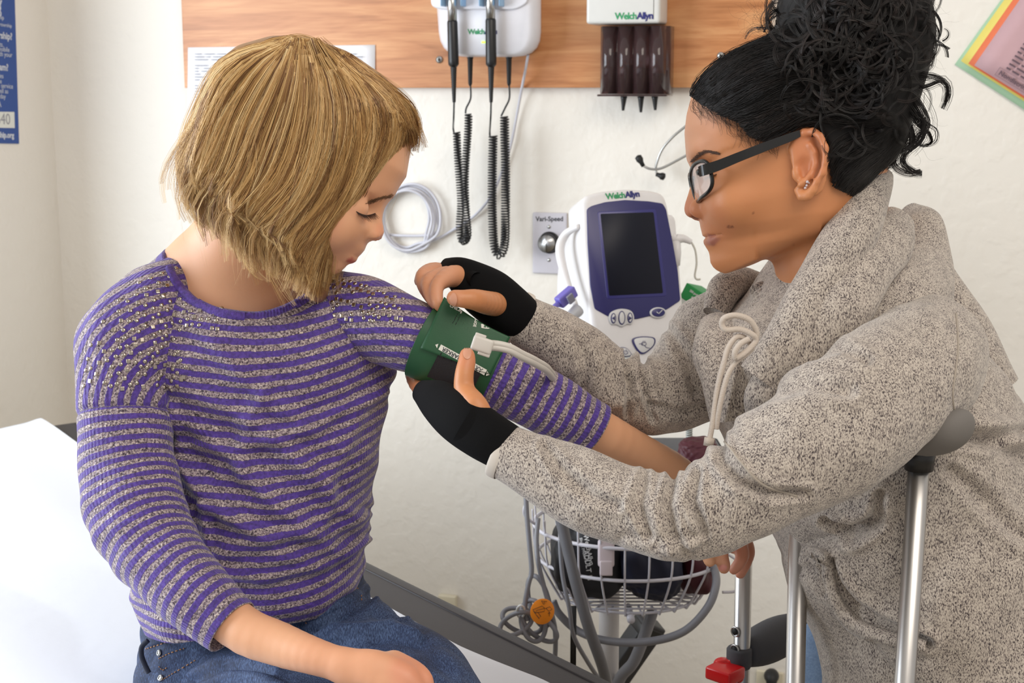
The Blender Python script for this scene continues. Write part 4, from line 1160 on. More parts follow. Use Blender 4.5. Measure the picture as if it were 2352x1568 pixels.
def hand_mesh(chains, h=.0016, k=.005, webs=()):
    """chains: lists of (px,py,d,r_px) joints -> one smooth mesh (camera space)"""
    cs = []
    for c in chains:
        n = (len(c) - 1) * 4 + 1; cs.append((list(catmull([P(*q[:3]) for q in c], n)), list(catmull(np.array([[q[3] * q[2] / F] for q in c]), n)[:, 0])))
    allp = np.concatenate([c[0] for c in cs]); R = max(max(c[1]) for c in cs) + .006
    def f(X, Y, Z):
        r = None
        for p, rr in cs:
            g = chain(X, Y, Z, p, rr, .0008); r = g if r is None else smin(r, g, k)
        return r
    return sdf_mesh(f, allp.min(0) - R, allp.max(0) + R, h)

def nail(bvh, px, py, l, w, ang, m, par, lift=.0006):
    """thin curved nail plate lying on a fingertip"""
    a = math.radians(ang); pts = []; n = 10
    for j in range(n):
        for i in range(n):
            u, v = 2 * i / (n - 1) - 1, 2 * j / (n - 1) - 1
            x, y = u * math.sqrt(1 - .5 * v * v) * l, v * math.sqrt(1 - .5 * u * u) * w
            pts.append((px + x * math.cos(a) - y * math.sin(a), py + x * math.sin(a) + y * math.cos(a)))
    return obj('fingernail', decal(bvh, pts, lift), grid_faces(n, n, wrap=False), m, par)

CMI = np.linalg.inv(CMn[:3, :3])
def strand_mesh(paths, r0, taper=.25, n=3):
    """paths: S x N x 3 world points -> merged thin tubes"""
    Pt = np.asarray(paths); Sn, N, _ = Pt.shape
    T = np.gradient(Pt, axis=1); T /= np.linalg.norm(T, axis=2, keepdims=True) + 1e-9
    ref = np.array([.05, -1.0, .22]); A = np.cross(T, ref); A /= np.linalg.norm(A, axis=2, keepdims=True) + 1e-9
    B = np.cross(T, A); th = np.arange(n) * 2 * np.pi / n
    rr = np.asarray(r0).reshape(-1, 1, 1, 1) * (1 - (1 - taper) * np.linspace(0, 1, N)**1.5)[None, :, None, None]
    V = Pt[:, :, None] + rr * (A[:, :, None] * np.cos(th)[None, None, :, None] + B[:, :, None] * np.sin(th)[None, None, :, None])
    f = grid_faces(N, n); Fc = (f[None] + (np.arange(Sn) * N * n)[:, None, None]).reshape(-1, 4)
    return V.reshape(-1, 3), Fc

def hair_material(name, stops, rough=.42):
    t = NT(name); at = t.n('ShaderNodeAttribute', attribute_name='tone').outputs['Fac']
    t.set(color=t.ramp(at, stops), rough=rough, spec=.45)
    return t.m

def locks(bvh, guides, nlock, per, N, width, lift, seed, spread=1.0, endjit=12, wave=0.0, tones=(.2, .9), tousle=1.0):
    """interpolates drawn guide lines across a hair mass, dropping each strand onto its surface"""
    r = np.random.RandomState(seed); G = np.array([catmull(g, N) for g in guides]); K = len(G)
    paths, tone, rad = [], [], []
    t = np.linspace(0, 1, N)
    for i in range(nlock):
        u = (i + r.rand()) / nlock * (K - 1); a = int(min(u, K - 2)); f = u - a
        c = G[a] * (1 - f) + G[a + 1] * f
        t0, t1 = r.uniform(0, .35) * (r.rand() < .30), 1 - r.uniform(0, .12)
        tt = t0 + (t1 - t0) * t
        c = np.stack([np.interp(tt, t, c[:, k]) for k in range(2)], 1)
        bend = r.normal(0, 8 * tousle) * np.sin(t * np.pi) + r.normal(0, 5 * tousle) * np.sin(t * 2 * np.pi + r.rand() * 2) * t + r.normal(0, endjit) * t**2.5
        T = np.gradient(c, axis=0); T /= np.linalg.norm(T, axis=1, keepdims=True) + 1e-9; Nn = np.stack([-T[:, 1], T[:, 0]], 1)
        c = c + Nn * bend[:, None]
        lt = r.uniform(*tones); lf = r.uniform(.2, 1.0)
        for s in range(per):
            o = r.normal(0, 1); w = width * spread * (1 - .62 * t**1.4) * (.45 + .55 * np.minimum(1, t * 4)) * o + wave * np.sin(t * r.uniform(8, 16) + r.rand() * 6)
            p = c + Nn * w[:, None] + r.normal(0, .5, (1, 2))
            hs = [hit(bvh, p[j, 0], p[j, 1]) for j in range(N)]; good = [j for j in range(N) if hs[j] is not None]
            if len(good) < N * .4: continue
            L_ = [lift * (.25 + lf * .75) * (1 - .35 * min(abs(o), 2)) * (.45 + .55 * min(1, t[j] * 5)) + .0010 for j in range(N)]
            zs = [float(-(CMI @ (hs[j][0] + hs[j][1] * L_[j] - CMn[:3, 3]))[2]) for j in good]
            zz = np.interp(np.arange(N), good, zs)
            for _ in range(2): zz = np.minimum(zz, np.convolve(np.pad(zz, 2, mode='edge'), np.ones(5) / 5, 'valid'))
            pts = []
            for j in range(N):
                pts.append(CMn[:3, 3] + ray(p[j, 0], p[j, 1]) * zz[j])
            pts = np.array(pts)
            paths.append(pts); tone.append(np.clip(lt + r.normal(0, .09), 0, 1)); rad.append(r.uniform(.00016, .00034))
    return np.array(paths), np.array(tone), np.array(rad)
# ------------------------------------------------------------------ the girl
girl = empty('person', wpt(P(600, 1500, 1.47))[0]); tag(girl, 'blonde girl in a purple striped sweater and jeans sitting on the exam table, looking down', 'person')
GS = (224, 168, 130)
gskin = skin_material('girl_skin', GS)
gd = 1.36
GM = head_frame(P(655, 400, gd), 27, +1, 2)
gh = Head(GM, gd,
    face=[(850, 150), (900, 190), (933, 240), (944, 318), (931, 403), (916, 426), (906, 448), (892, 460), (882, 472), (878, 487), (878, 505), (882, 523), (883.5, 537), (878, 545), (863, 551), (846, 554), (839, 559), (837, 573), (829, 582), (823, 588), (818, 591.5), (821, 595), (816, 601), (805, 604), (795, 607), (791, 614), (781, 625), (766, 634), (738, 640), (700, 640)],
    base=[(850, 150), (900, 190), (933, 240), (944, 318), (929, 403), (912, 426), (898, 448), (882, 472), (872, 500), (858, 530), (842, 554), (832, 573), (818, 590), (806, 600), (792, 610), (779, 624), (766, 633), (738, 640), (700, 640)],
    back=[(790, 122), (700, 106), (640, 112), (570, 145), (520, 190), (488, 260), (490, 330), (520, 400), (570, 470), (600, 540), (660, 600)],
    W=[(850, 150, .014), (830, 158, .045), (780, 180, .062), (740, 220, .070), (800, 330, .071), (850, 420, .067), (840, 500, .062), (810, 560, .055), (780, 600, .045), (750, 634, .034)],
    NW=[(850, 150, .04), (906, 448, .030), (882, 472, .011), (878, 505, .010), (883, 537, .0115), (863, 551, .012), (839, 559, .013), (829, 582, .019), (816, 601, .017), (791, 614, .018), (766, 634, .022)],
    jaw=[(768, 636), (640, 560)])
L = gh.loc
eye = L(P(834, 487, gd - .03)); eye_c = np.array([eye[0] - .008, eye[1], .0305])
side = 1.0  # +z of the head frame faces the camera
neck = [(L(P(590, 470, 1.39)), .046), (L(P(572, 560, 1.405)), .046), (L(P(560, 660, 1.42)), .055)]
trap = [(L(P(570, 575, 1.42)), .040), (L(P(470, 612, 1.42)), .030), (L(P(385, 680, 1.42)), .030)]
trap2 = [(L(P(590, 575, 1.42)), .040), (L(P(685, 640, 1.42)), .026), (L(P(780, 735, 1.42)), .028)]
chest = L(P(565, 800, 1.43))
gmo = L(P(820, 592.5, gd))
def gfield(X, Y, Z):
    f = gh.field(X, Y, Z)
    for s in (1, -1):
        f = smax(f, -ellip(X, Y, Z, (eye_c[0] + .016, eye_c[1] + .003, s * .031), (.0125, .0115, .017)), .010)
        f = smin(f, np.sqrt((X - eye_c[0])**2 + (Y - eye_c[1] - .001)**2 + (Z - s * eye_c[2])**2) - .0122, .0022)
        al = L(P(858, 541, gd)); f = smin(f, ellip(X, Y, Z, (al[0], al[1] + .001, s * .0085), (.0075, .0058, .0055)), .004)
        ns = L(P(864, 551, gd)); f = smax(f, -ellip(X, Y, Z, (ns[0] - .001, ns[1] - .001, s * .006), (.0045, .0035, .0028)), .002)
        ck = L(P(790, 525, gd)); f = smin(f, ellip(X, Y, Z, (ck[0] - .010, ck[1], s * .036), (.024, .024, .018)), .02)
    f = smin(f, lip_shapes(X, Y, Z, gmo, .0175, .0105, .0034), .0016); f = smax(f, -lip_line(X, Y, Z, gmo, .0175, .0105), .0008)
    b = smin(capsule(X, Y, Z, neck[0][0], neck[1][0], neck[0][1], neck[1][1]), capsule(X, Y, Z, neck[1][0], neck[2][0], neck[1][1], neck[2][1]), .02)
    for tr in (trap, trap2):
        b = smin(b, smin(capsule(X, Y, Z, tr[0][0], tr[1][0], tr[0][1], tr[1][1]), capsule(X, Y, Z, tr[1][0], tr[2][0], tr[1][1], tr[2][1]), .02), .035)
    b = smin(b, ellip(X, Y, Z, chest, (.115, .085, .078), ), .04)
    return smin(f, b, .012)
lo = np.array([-.30, -.29, -.14]); hi = np.array([.135, .15, .13])
V, Fc = surfnet(gfield, lo, hi, .0022); V = relax(V, Fc, 1)
mou = L(P(816, 594, gd))
sp = [((eye_c[0] - .03, L(P(800, 540, gd))[1], .04), (.03, .022, .03), (226, 138, 108), .35),
      (L(P(880, 537, gd)), (.012, .012, .02), (226, 142, 110), .4),
      ((eye_c[0], eye_c[1] - .004, .031), (.02, .008, .018), (176, 118, 92), .35)]
col = colour_skin(V, GS, sp)
head_v = (gh.cam(V), Fc, col)
# arms (hidden roots run into the sleeves)
def arm(path, hand, h=.0022):
    chains = [path] + hand
    return hand_mesh(chains, h, .006)
fore = [(330, 900, 1.36, 60), (330, 1100, 1.35, 58), (400, 1290, 1.31, 56), (540, 1432, 1.255, 54), (640, 1478, 1.235, 50), (720, 1506, 1.215, 42), (790, 1528, 1.205, 38)]
hand_r = [[(790, 1528, 1.205, 36), (860, 1532, 1.20, 40), (930, 1555, 1.195, 34)],
          [(790, 1530, 1.205, 34), (860, 1560, 1.195, 36), (920, 1590, 1.19, 30)],
          [(905, 1518, 1.21, 26), (955, 1538, 1.205, 20), (978, 1560, 1.2, 17), (985, 1590, 1.2, 15)],
          [(905, 1545, 1.195, 26), (948, 1572, 1.19, 20), (965, 1600, 1.19, 17), (960, 1630, 1.195, 15)],
          [(890, 1570, 1.19, 24), (925, 1600, 1.185, 19), (935, 1635, 1.19, 16)],
          [(870, 1590, 1.19, 22), (895, 1625, 1.185, 17), (900, 1650, 1.19, 14)],
          [(800, 1550, 1.20, 24), (840, 1610, 1.2, 20), (880, 1650, 1.21, 15)]]
a1 = arm(fore, hand_r)
lf = [(900, 760, 1.40, 56), (1080, 835, 1.385, 56), (1250, 920, 1.385, 54), (1368, 985, 1.395, 50), (1460, 1033, 1.43, 43), (1560, 1082, 1.47, 34), (1630, 1150, 1.50, 30)]
hand_l = [[(1630, 1150, 1.50, 30), (1672, 1200, 1.51, 36), (1690, 1240, 1.51, 32)],
          [(1640, 1170, 1.50, 28), (1660, 1230, 1.49, 30)],
          [(1695, 1225, 1.51, 22), (1716, 1262, 1.51, 18), (1712, 1290, 1.50, 15), (1700, 1318, 1.50, 12)],
          [(1685, 1235, 1.50, 22), (1704, 1268, 1.49, 17), (1700, 1290, 1.48, 14), (1685, 1308, 1.48, 12)],
          [(1665, 1235, 1.48, 20), (1656, 1268, 1.465, 17), (1662, 1296, 1.46, 15), (1663, 1305, 1.46, 13)],
          [(1650, 1220, 1.47, 20), (1625, 1262, 1.46, 16), (1630, 1290, 1.455, 13)]]
a2 = arm(lf, hand_l)
pts_, fs_, cs_ = [], [], []
off = 0
rosy = [(P(955, 1545, 1.19), (.022, .022, .03), (222, 130, 104), .5), (P(800, 1520, 1.2), (.05, .03, .05), (222, 150, 116), .3)]
rosy2 = [(P(1690, 1290, 1.49), (.03, .04, .05), (196, 116, 100), .6)]
for (v, f, c) in (head_v, (a1[0], a1[1], colour_skin(a1[0], GS, rosy)), (a2[0], a2[1], colour_skin(a2[0], GS, rosy2))):
    pts_.append(v); fs_.append(f + off); cs_.append(c); off += len(v)
LV = (GM[:3, :3].T @ (head_v[0] - GM[:3, 3]).T).T
lw = np.clip(1 - (lip_shapes(LV[:, 0], LV[:, 1], LV[:, 2], gmo, .0175, .0105, .0034) - .0002) / .0012, 0, 1)[:, None] * .85
cs_[0] = cs_[0] * (1 - lw) + np.array(lin((172, 62, 60))[:3]) * lw
body = obj('body', wpt(np.concatenate(pts_)), np.concatenate(fs_), gskin, girl, attrs={'col': np.concatenate(cs_)})
bvb = bvh_of([body])
nail(bvb, 1661, 1303, 7, 9, 80, mat('nail_pink', (214, 140, 125), .3), body)
# eyelashes, brow
lash = mat('lash_brown', (66, 46, 38), .7)
paths = []
r = np.random.RandomState(2)
for i in range(46):
    f = i / 45; x, y = 819 + 43 * f, 486 + 7 * math.sin(f * 3.0) + 3 * f
    h = hit(bvb, x, y)
    if h is None: continue
    p = h[0] + h[1] * .0002; dn = wpt(P(x + 3 + 8 * (f - .3), y + 12, gd))[0] - wpt(P(x, y, gd))[0]
    paths.append([p, p + dn * .4 + h[1] * .0018, p + dn * .9 + h[1] * .003 + r.normal(0, .0004, 3)])
V, Fc = strand_mesh(paths, .00020); obj('eyelashes', V, Fc, lash, girl)
V, Fc = tube([hit(bvb, x, y)[0] + hit(bvb, x, y)[1] * .0001 for x, y in [(818 + 44 * f, 485.5 + 7 * math.sin(f * 3.0) + 3 * f) for f in np.linspace(0, 1, 16)]], .00038, 6); obj('lash_line', V, Fc, lash, girl)
paths = []
for i in range(220):
    f = r.rand(); x, y = 845 + 58 * f + r.normal(0, 1.4), 466 - 17 * f + 5 * math.sin(f * 3.1) * -.6 + r.normal(0, 1.8)
    h = hit(bvb, x, y); h2 = hit(bvb, x - 7, y + 2.5)
    if h is None or h2 is None: continue
    paths.append([h[0] + h[1] * .0002, (h[0] + h2[0]) / 2 + h[1] * .0008, h2[0] + h2[1] * .0006])
V, Fc = strand_mesh(paths, .00018); obj('eyebrow', V, Fc, mat('brow_brown', (118, 86, 58), .7), girl)

# ---- sweater
sweat = knit_material('striped_knit', 'striped')
SP = .0113    # one purple + one silver band
def ringpx(c, a, b, p=None): 
    s = c[2] / F
    return (P(*c), np.array([a[0] * s, -a[1] * s, a[2] if len(a) > 2 else 0]), np.array([b[0] * s, -b[1] * s, b[2]]), np.array([p[0] * s, -p[1] * s, 0]) if p else np.zeros(3))
rings = [ringpx((558, 604, 1.395), (188, 26), (2, 26, .058), (0, 88)), ringpx((556, 622, 1.40), (204, 26), (2, 28, .066), (0, 84)), ringpx((556, 655, 1.408), (252, 18), (2, 30, .074), (0, 70)),
         ringpx((556, 720, 1.415), (316, 10), (0, 30, .082), (0, 38)), ringpx((568, 800, 1.42), (330, 4), (0, 36, .088)), ringpx((600, 890, 1.425), (300, -4), (0, 26, .088)),
         ringpx((630, 990, 1.43), (250, -10), (0, 26, .088)), ringpx((617, 1090, 1.435), (246, -12), (0, 28, .092)), ringpx((592, 1200, 1.44), (246, -14), (0, 30, .096)),
         ringpx((578, 1290, 1.45), (256, -22), (0, 32, .100)), ringpx((577, 1350, 1.455), (258, -32), (0, 32, .102)), ringpx((578, 1392, 1.46), (252, -40), (0, 30, .098))]
def torso_disp(U, TH, G):
    x, y = G[..., 0], G[..., 1]
    px, py = CX + x / -G[..., 2] * F, CY - y / -G[..., 2] * F
    d = .0035 * fnoise(x * 14, y * 14, G[..., 2] * 14, 3) + .0016 * fnoise(x * 40, y * 34, G[..., 2] * 30, 4)
    # drag folds running from the far armpit across the waist
    s = (px - 900) * .80 + (py - 860) * .60; n = -(px - 900) * .60 + (py - 860) * .80
    for k, (n0, w, a) in enumerate(((300, 24, .011), (385, 20, .009), (465, 24, .011), (200, 26, .008))):
        d = d + a * np.exp(-((n - n0 - 20 * np.sin(s * .01 + k)) / w)**2) * np.exp(-((s + 60 + 60 * k) / 260.0)**2)
    d = d + .005 * np.exp(-((py - 1300 - (px - 600) * -.25) / 20.0)**2) * np.clip((py - 1150) / 100, 0, 1) + .004 * np.exp(-((py - 1240 - (px - 600) * -.35) / 18.0)**2)
    for pl, w_, a_ in (([(905, 850), (820, 960), (760, 1080), (740, 1200)], 16, .004), ([(400, 930), (420, 1040), (470, 1140), (480, 1250)], 14, .004), ([(880, 900), (700, 990), (520, 1030), (420, 1020)], 15, .004), ([(470, 1160), (620, 1230), (760, 1220), (830, 1180)], 13, .0045), ([(450, 1290), (600, 1330), (760, 1290), (828, 1240)], 12, .0045), ([(620, 880), (560, 1000), (560, 1100)], 20, .004)): d = d + crease(px, py, pl, w_, a_)
    hem = np.clip((U - U.max() + .02) / .02, 0, 1); d = d - .004 * hem
    return d
V, Fc, uv = loft(rings, 330, 300, 2.15, torso_disp, inner=(True, True))
px, py = CX + V[:, 0] / -V[:, 2] * F, CY - V[:, 1] / -V[:, 2] * F
drop = (640 - np.interp(uv[:, 0], [uv[:, 0].min(), uv[:, 0].min() + .02, uv[:, 0].max()], [640, 640, 640]))
# knit rows follow the garment's vertical: height in the room, bowed a little at the sides
Wd = wpt(V)
st = (Wd[:, 2] + .10 * (V[:, 0] - P(600, 0, 1.43)[0]) * -1 + .010 * np.sin((V[:, 0]) * 22)) / SP
col_band = uv[:, 0] < uv[:, 0].min() + .013
st = np.where(col_band, uv[:, 0] / .013 * .5 + .0, st)
sw = obj('sweater', wpt(V), Fc, sweat, girl, uv=uv, attrs={'stripe': st})
tag(sw, 'purple sweater with silvery stripes')
def sleeve(path, dr, seam_u, radial, name='sleeve', seed=0, elbow=None, nu=300):
    def disp(U, TH, G):
        d = .0022 * fnoise(G[..., 0] * 16, G[..., 1] * 16, G[..., 2] * 16, seed)
        d = d + .0010 * fnoise(G[..., 0] * 45, G[..., 1] * 45, G[..., 2] * 45, seed + 2)
        if elbow:
            for u0, w, a, ph in elbow: d = d + a * np.exp(-((U - u0 + .012 * np.sin(TH * 2 + ph)) / w)**2) * (.55 + .45 * np.cos(TH + ph))
        if seam_u: d = d - .0022 * np.exp(-((U - seam_u) / .0022)**2)
        return d
    V, Fc, uv = loft(limb_rings(path, dr), nu, 120, 2.1, disp, inner=(False, True))
    st = (uv[:, 0] - seam_u) / SP
    if radial is not None:
        d = np.linalg.norm((V[:, :2] - P(radial[0], radial[1], path[1][2])[:2]) * [1, radial[2]], axis=1) / SP
        st = np.where(uv[:, 0] < seam_u, d, st)
    return obj(name, wpt(V), Fc, sweat, sw, uv=uv, attrs={'stripe': st})
rs_path = [(428, 642, 1.40, 66), (372, 700, 1.385, 104), (316, 785, 1.37, 128), (286, 880, 1.36, 114), (284, 970, 1.35, 107), (292, 1070, 1.34, 106), (318, 1180, 1.32, 106), (368, 1280, 1.295, 98), (445, 1360, 1.27, 90), (533, 1438, 1.255, 72)]
sl1 = sleeve(rs_path, .95, .152, (455, 930, 1.0), seed=11, elbow=((.245, .012, .0035, 0), (.275, .010, .0045, .4), (.305, .011, .0035, .9), (.225, .010, .002, 2)))
ls_path = [(720, 668, 1.405, 58), (800, 705, 1.395, 88), (880, 742, 1.385, 92), (970, 782, 1.37, 82), (1060, 822, 1.365, 76), (1150, 862, 1.365, 74), (1250, 916, 1.37, 74), (1368, 985, 1.385, 62)]
sl2 = sleeve(ls_path, .95, .155, (880, 1500, 1.0), seed=17, elbow=((.195, .010, .003, 0), (.215, .010, .003, .6)))
def ribbon(pts, half, lift, name, m, par, bv, n=60):
    pp_ = catmull(pts, n); T = np.gradient(pp_, axis=0); T /= np.linalg.norm(T, axis=1, keepdims=True); Nn = np.stack([-T[:, 1], T[:, 0]], 1)
    k = 7; offs = np.linspace(-1, 1, k)
    xy = (pp_[:, None] + Nn[:, None] * (offs * half)[None, :, None]).reshape(-1, 2)
    lf_ = np.tile(lift * (1 - np.abs(offs)**6), n); W_ = []; last = None
    for (x, y), l_ in zip(xy, lf_):
        h = hit(bv, x, y)
        if h is not None: last = h[0] + h[1] * (l_ + .0002)
        W_.append(last)
    f0 = next(w for w in W_ if w is not None); W_ = [f0 if w is None else w for w in W_]
    return obj(name, np.array(W_), grid_faces(n, k, wrap=False), m, par)
ribbon([(388, 612), (400, 640), (425, 672), (462, 700), (510, 719), (562, 726)], 10, .0022, 'neckband', sweat, sw, bvh_of([sw, sl1, sl2]))
# ---- metal studs on both shoulders
bvs = bvh_of([sw, sl1, sl2])
studm = mat('pewter_stud', (178, 168, 156), .22, 1.0)
bm = bmesh.new(); bmesh.ops.create_uvsphere(bm, u_segments=12, v_segments=7, radius=1)
for v in bm.verts: v.co.z *= .5
rd = bm_out(bm)
sq = box((-.85, -.85, -.3), (.85, .85, .45), .25, 2)
me_r = new_mesh('stud_round', rd[0] * .0022, rd[1], studm); me_s = new_mesh('stud_square', sq[0] * .0023, sq[1], studm, smooth=False)
spots = []
r = random.Random(5)
for arc in range(15):     # rows that radiate over the near shoulder
    R_ = 250 - arc * 14.5
    for k in range(18):
        a = math.radians(184 + k * 6.2 + (arc % 2) * 2.5); x, y = 455 + R_ * 1.06 * math.cos(a), 905 + R_ * 1.18 * math.sin(a)
        if R_ < 130 and k > 9: continue
        if r.random() < .2 + .25 * (arc > 9): continue
        spots.append((x + r.uniform(-3, 3), y + r.uniform(-3, 3), (arc % 4 == 2) or r.random() < .08))
for row in range(9):
    for k in range(14):
        x = 748 + k * 13.5 + row * 3; y = 628 + row * 12.5 + (x - 748) * .32
        if x > 925 or r.random() < .3 or y > 730 + (x - 748) * .1: continue
        spots.append((x + r.uniform(-3, 3), y + r.uniform(-2, 2), row % 3 == 1))
vis = []
for x, y, s_ in spots:
    h = hit(bvs, x, y)
    if h is not None and abs(np.linalg.norm(h[0] - CMn[:3, 3]) - 1.37) < .12: vis.append((h, s_))
def stud_matrix(h):
    z = Vector(h[1]); q_ = z.to_track_quat('Z', 'Y'); return Matrix.Translation(Vector(h[0])) @ q_.to_matrix().to_4x4()
go = origin_of(girl)
r.shuffle(vis); rest = []
for i, (h, s_) in enumerate(vis):
    Mx = stud_matrix(h)
    if i < 99:
        o = bpy.data.objects.new('stud', me_s if s_ else me_r); COL.objects.link(o); o.parent = sw
        Mx.translation = Mx.translation - go; o.matrix_local = Mx
    else: rest.append(xf((me_s_v if False else (sq[0] * .0023 if s_ else rd[0] * .0022), sq[1] if s_ else rd[1]), Mx))
if rest:
    V, Fc = merge(rest); o = obj('stud', V, Fc, studm, sw); o['kind'] = 'stuff'

# ---- jeans
def denim():
    t = NT('blue_denim'); c = t.coord('Object'); tw = t.n('ShaderNodeMapping', ins={'Vector': c, 'Rotation': (0, .6, .5), 'Scale': (1400, 350, 350)}).outputs[0]
    n = t.noise(tw, 1, 2, .6); big = t.noise(c, 11, 3)
    f = t.math('ADD', t.math('MULTIPLY', n, .55), t.math('MULTIPLY', big, .45))
    t.set(color=t.ramp(f, [(.36, lin((16, 24, 44))), (.5, lin((40, 56, 90))), (.64, lin((84, 106, 144)))]), rough=.8, normal=t.bump(n, .4, .0008))
    return t.m
dm = denim()
def jdisp(seed, amp=.004, creases=()):
    def f(U, TH, G):
        px, py = CX + G[..., 0] / -G[..., 2] * F, CY - G[..., 1] / -G[..., 2] * F; d0 = 0
        for pl, w_, a_ in creases: d0 = d0 + crease(px, py, pl, w_, a_)
        d = d0 + amp * fnoise(G[..., 0] * 18, G[..., 1] * 26, G[..., 2] * 14, seed)
        return d + .0022 * np.abs(fnoise(G[..., 0] * 34, G[..., 1] * 60, G[..., 2] * 30, seed + 5))
    return f
hips = [ringpx((582, 1335, 1.475), (238, -30), (0, 30, .088)), ringpx((582, 1395, 1.48), (246, -42), (0, 34, .094)), ringpx((592, 1470, 1.485), (262, -40), (0, 40, .105)), ringpx((600, 1545, 1.475), (270, -30), (0, 36, .108)), ringpx((605, 1590, 1.475), (262, -20), (0, 30, .100))]
V, Fc, uv = loft(hips, 120, 200, 2.3, jdisp(3, .003), inner=(False, False), caps=(False, True))
jeans = obj('jeans', wpt(V), Fc, dm, girl, uv=uv); tag(jeans, 'dark blue denim jeans')
jc = (([(690, 1470), (760, 1420), (850, 1400), (920, 1415)], 12, -.006), ([(730, 1490), (800, 1450), (900, 1440), (960, 1470)], 12, .006), ([(720, 1455), (790, 1400), (850, 1375)], 10, -.006), ([(430, 1568), (520, 1530), (620, 1540)], 11, -.006), ([(470, 1580), (560, 1550), (660, 1575)], 11, .005), ([(860, 1470), (960, 1490), (1040, 1560)], 16, -.003))
legs = [([(650, 1475, 1.49, 120), (740, 1480, 1.45, 122), (850, 1520, 1.39, 128), (960, 1600, 1.31, 130), (1060, 1720, 1.20, 120), (1110, 1850, 1.12, 110), (1100, 2100, 1.15, 95), (1080, 2500, 1.22, 75)], 4),
        ([(480, 1560, 1.49, 130), (540, 1590, 1.43, 140), (620, 1650, 1.34, 145), (700, 1740, 1.24, 145), (760, 1880, 1.13, 130), (790, 2050, 1.06, 115), (790, 2300, 1.08, 100), (780, 2700, 1.14, 80)], 6)]
for pth, sd in legs:
    V, Fc, uv = loft(limb_rings(pth, .95), 200, 110, 2.1, jdisp(sd, .0045, jc), inner=(False, True))
    obj('trouser_leg', wpt(V), Fc, dm, jeans, uv=uv)
bvj = bvh_of([jeans] + [o for o in jeans.children])
thread = mat('tan_thread', (176, 124, 76), .7)
def stitch(pts, n, dash=.6):
    pp_ = catmull(pts, n * 4); out = []
    for i in range(n):
        a, b = hit(bvj, *pp_[i * 4]), hit(bvj, *pp_[min(i * 4 + 2, len(pp_) - 1)])
        if a is None or b is None: continue
        out.append(cyl(a[0] + a[1] * .0006, b[0] + b[1] * .0006, .0005, 5))
    return out
# waistband, pocket edges, rivets on the left hip
def ribbon(pts, half, lift, name, m, par, bv, n=60):
    pp_ = catmull(pts, n); T = np.gradient(pp_, axis=0); T /= np.linalg.norm(T, axis=1, keepdims=True); Nn = np.stack([-T[:, 1], T[:, 0]], 1)
    k = 7; offs = np.linspace(-1, 1, k)
    xy = (pp_[:, None] + Nn[:, None] * (offs * half)[None, :, None]).reshape(-1, 2)
    lf_ = np.tile(lift * (1 - np.abs(offs)**6), n)
    W_ = []
    last = None
    for (x, y), l_ in zip(xy, lf_):
        h = hit(bv, x, y)
        if h is not None: last = h[0] + h[1] * (l_ + .0002)
        W_.append(last)
    f0 = next(w for w in W_ if w is not None); W_ = [f0 if w is None else w for w in W_]
    return obj(name, np.array(W_), grid_faces(n, k, wrap=False), m, par)
ribbon([(338, 1478), (380, 1462), (430, 1452), (480, 1447)], 11, .0016, 'waistband', dm, jeans, bvj)
ribbon([(640, 1432), (700, 1420), (760, 1395), (815, 1365), (850, 1345)], 11, .0016, 'waistband', dm, jeans, bvj)
sts = stitch([(336, 1490), (372, 1478), (420, 1460), (450, 1455)], 16) + stitch([(366, 1512), (390, 1500), (425, 1488)], 9) + stitch([(372, 1562), (400, 1545), (450, 1515)], 12) + stitch([(366, 1530), (374, 1538), (384, 1532)], 4) + stitch([(820, 1350), (828, 1360), (830, 1380)], 5) + stitch([(700, 1418), (704, 1432)], 3) + stitch([(812, 1352), (850, 1352), (890, 1352)], 8)
V, Fc = merge(sts); obj('stitching', V, Fc, thread, jeans)
for x, y in ((367, 1499), (370, 1557)):
    h = hit(bvj, x, y)
    if h: 
        Mx = stud_matrix(h); rv = obj('rivet', *xf(merge([cyl((0, 0, 0), (0, 0, .0018), .0036, 20, .0032), (lambda t_: t_)(tube([(.0022 * math.cos(a), .0022 * math.sin(a), .0019) for a in np.linspace(0, 6.28, 20)], .0005, 6))]), Mx), steel, jeans)
obj('belt_loop', *tube([wpt(P(x, y, 1.40))[0] for x, y in ((340, 1470), (326, 1485), (325, 1505), (332, 1525), (342, 1545))], .0026, 8, 30), mat('dark_braid', (32, 38, 56), .8), jeans)
# shoes for the legs that hang below the picture
for x, y, d in ((1080, 2560, 1.22), (780, 2760, 1.14)):
    c = wpt(P(x, y, d))[0]; dr = np.array([.25, -.97, 0])
    V, Fc = tube([c - dr * .03 + [0, 0, .02], c, c + dr * .08 - [0, 0, .015], c + dr * .15 - [0, 0, .02]], [.035, .04, .036, .018], 20, 24); obj('shoe', V, Fc, mat('canvas_shoe', (90, 90, 100), .8), girl)

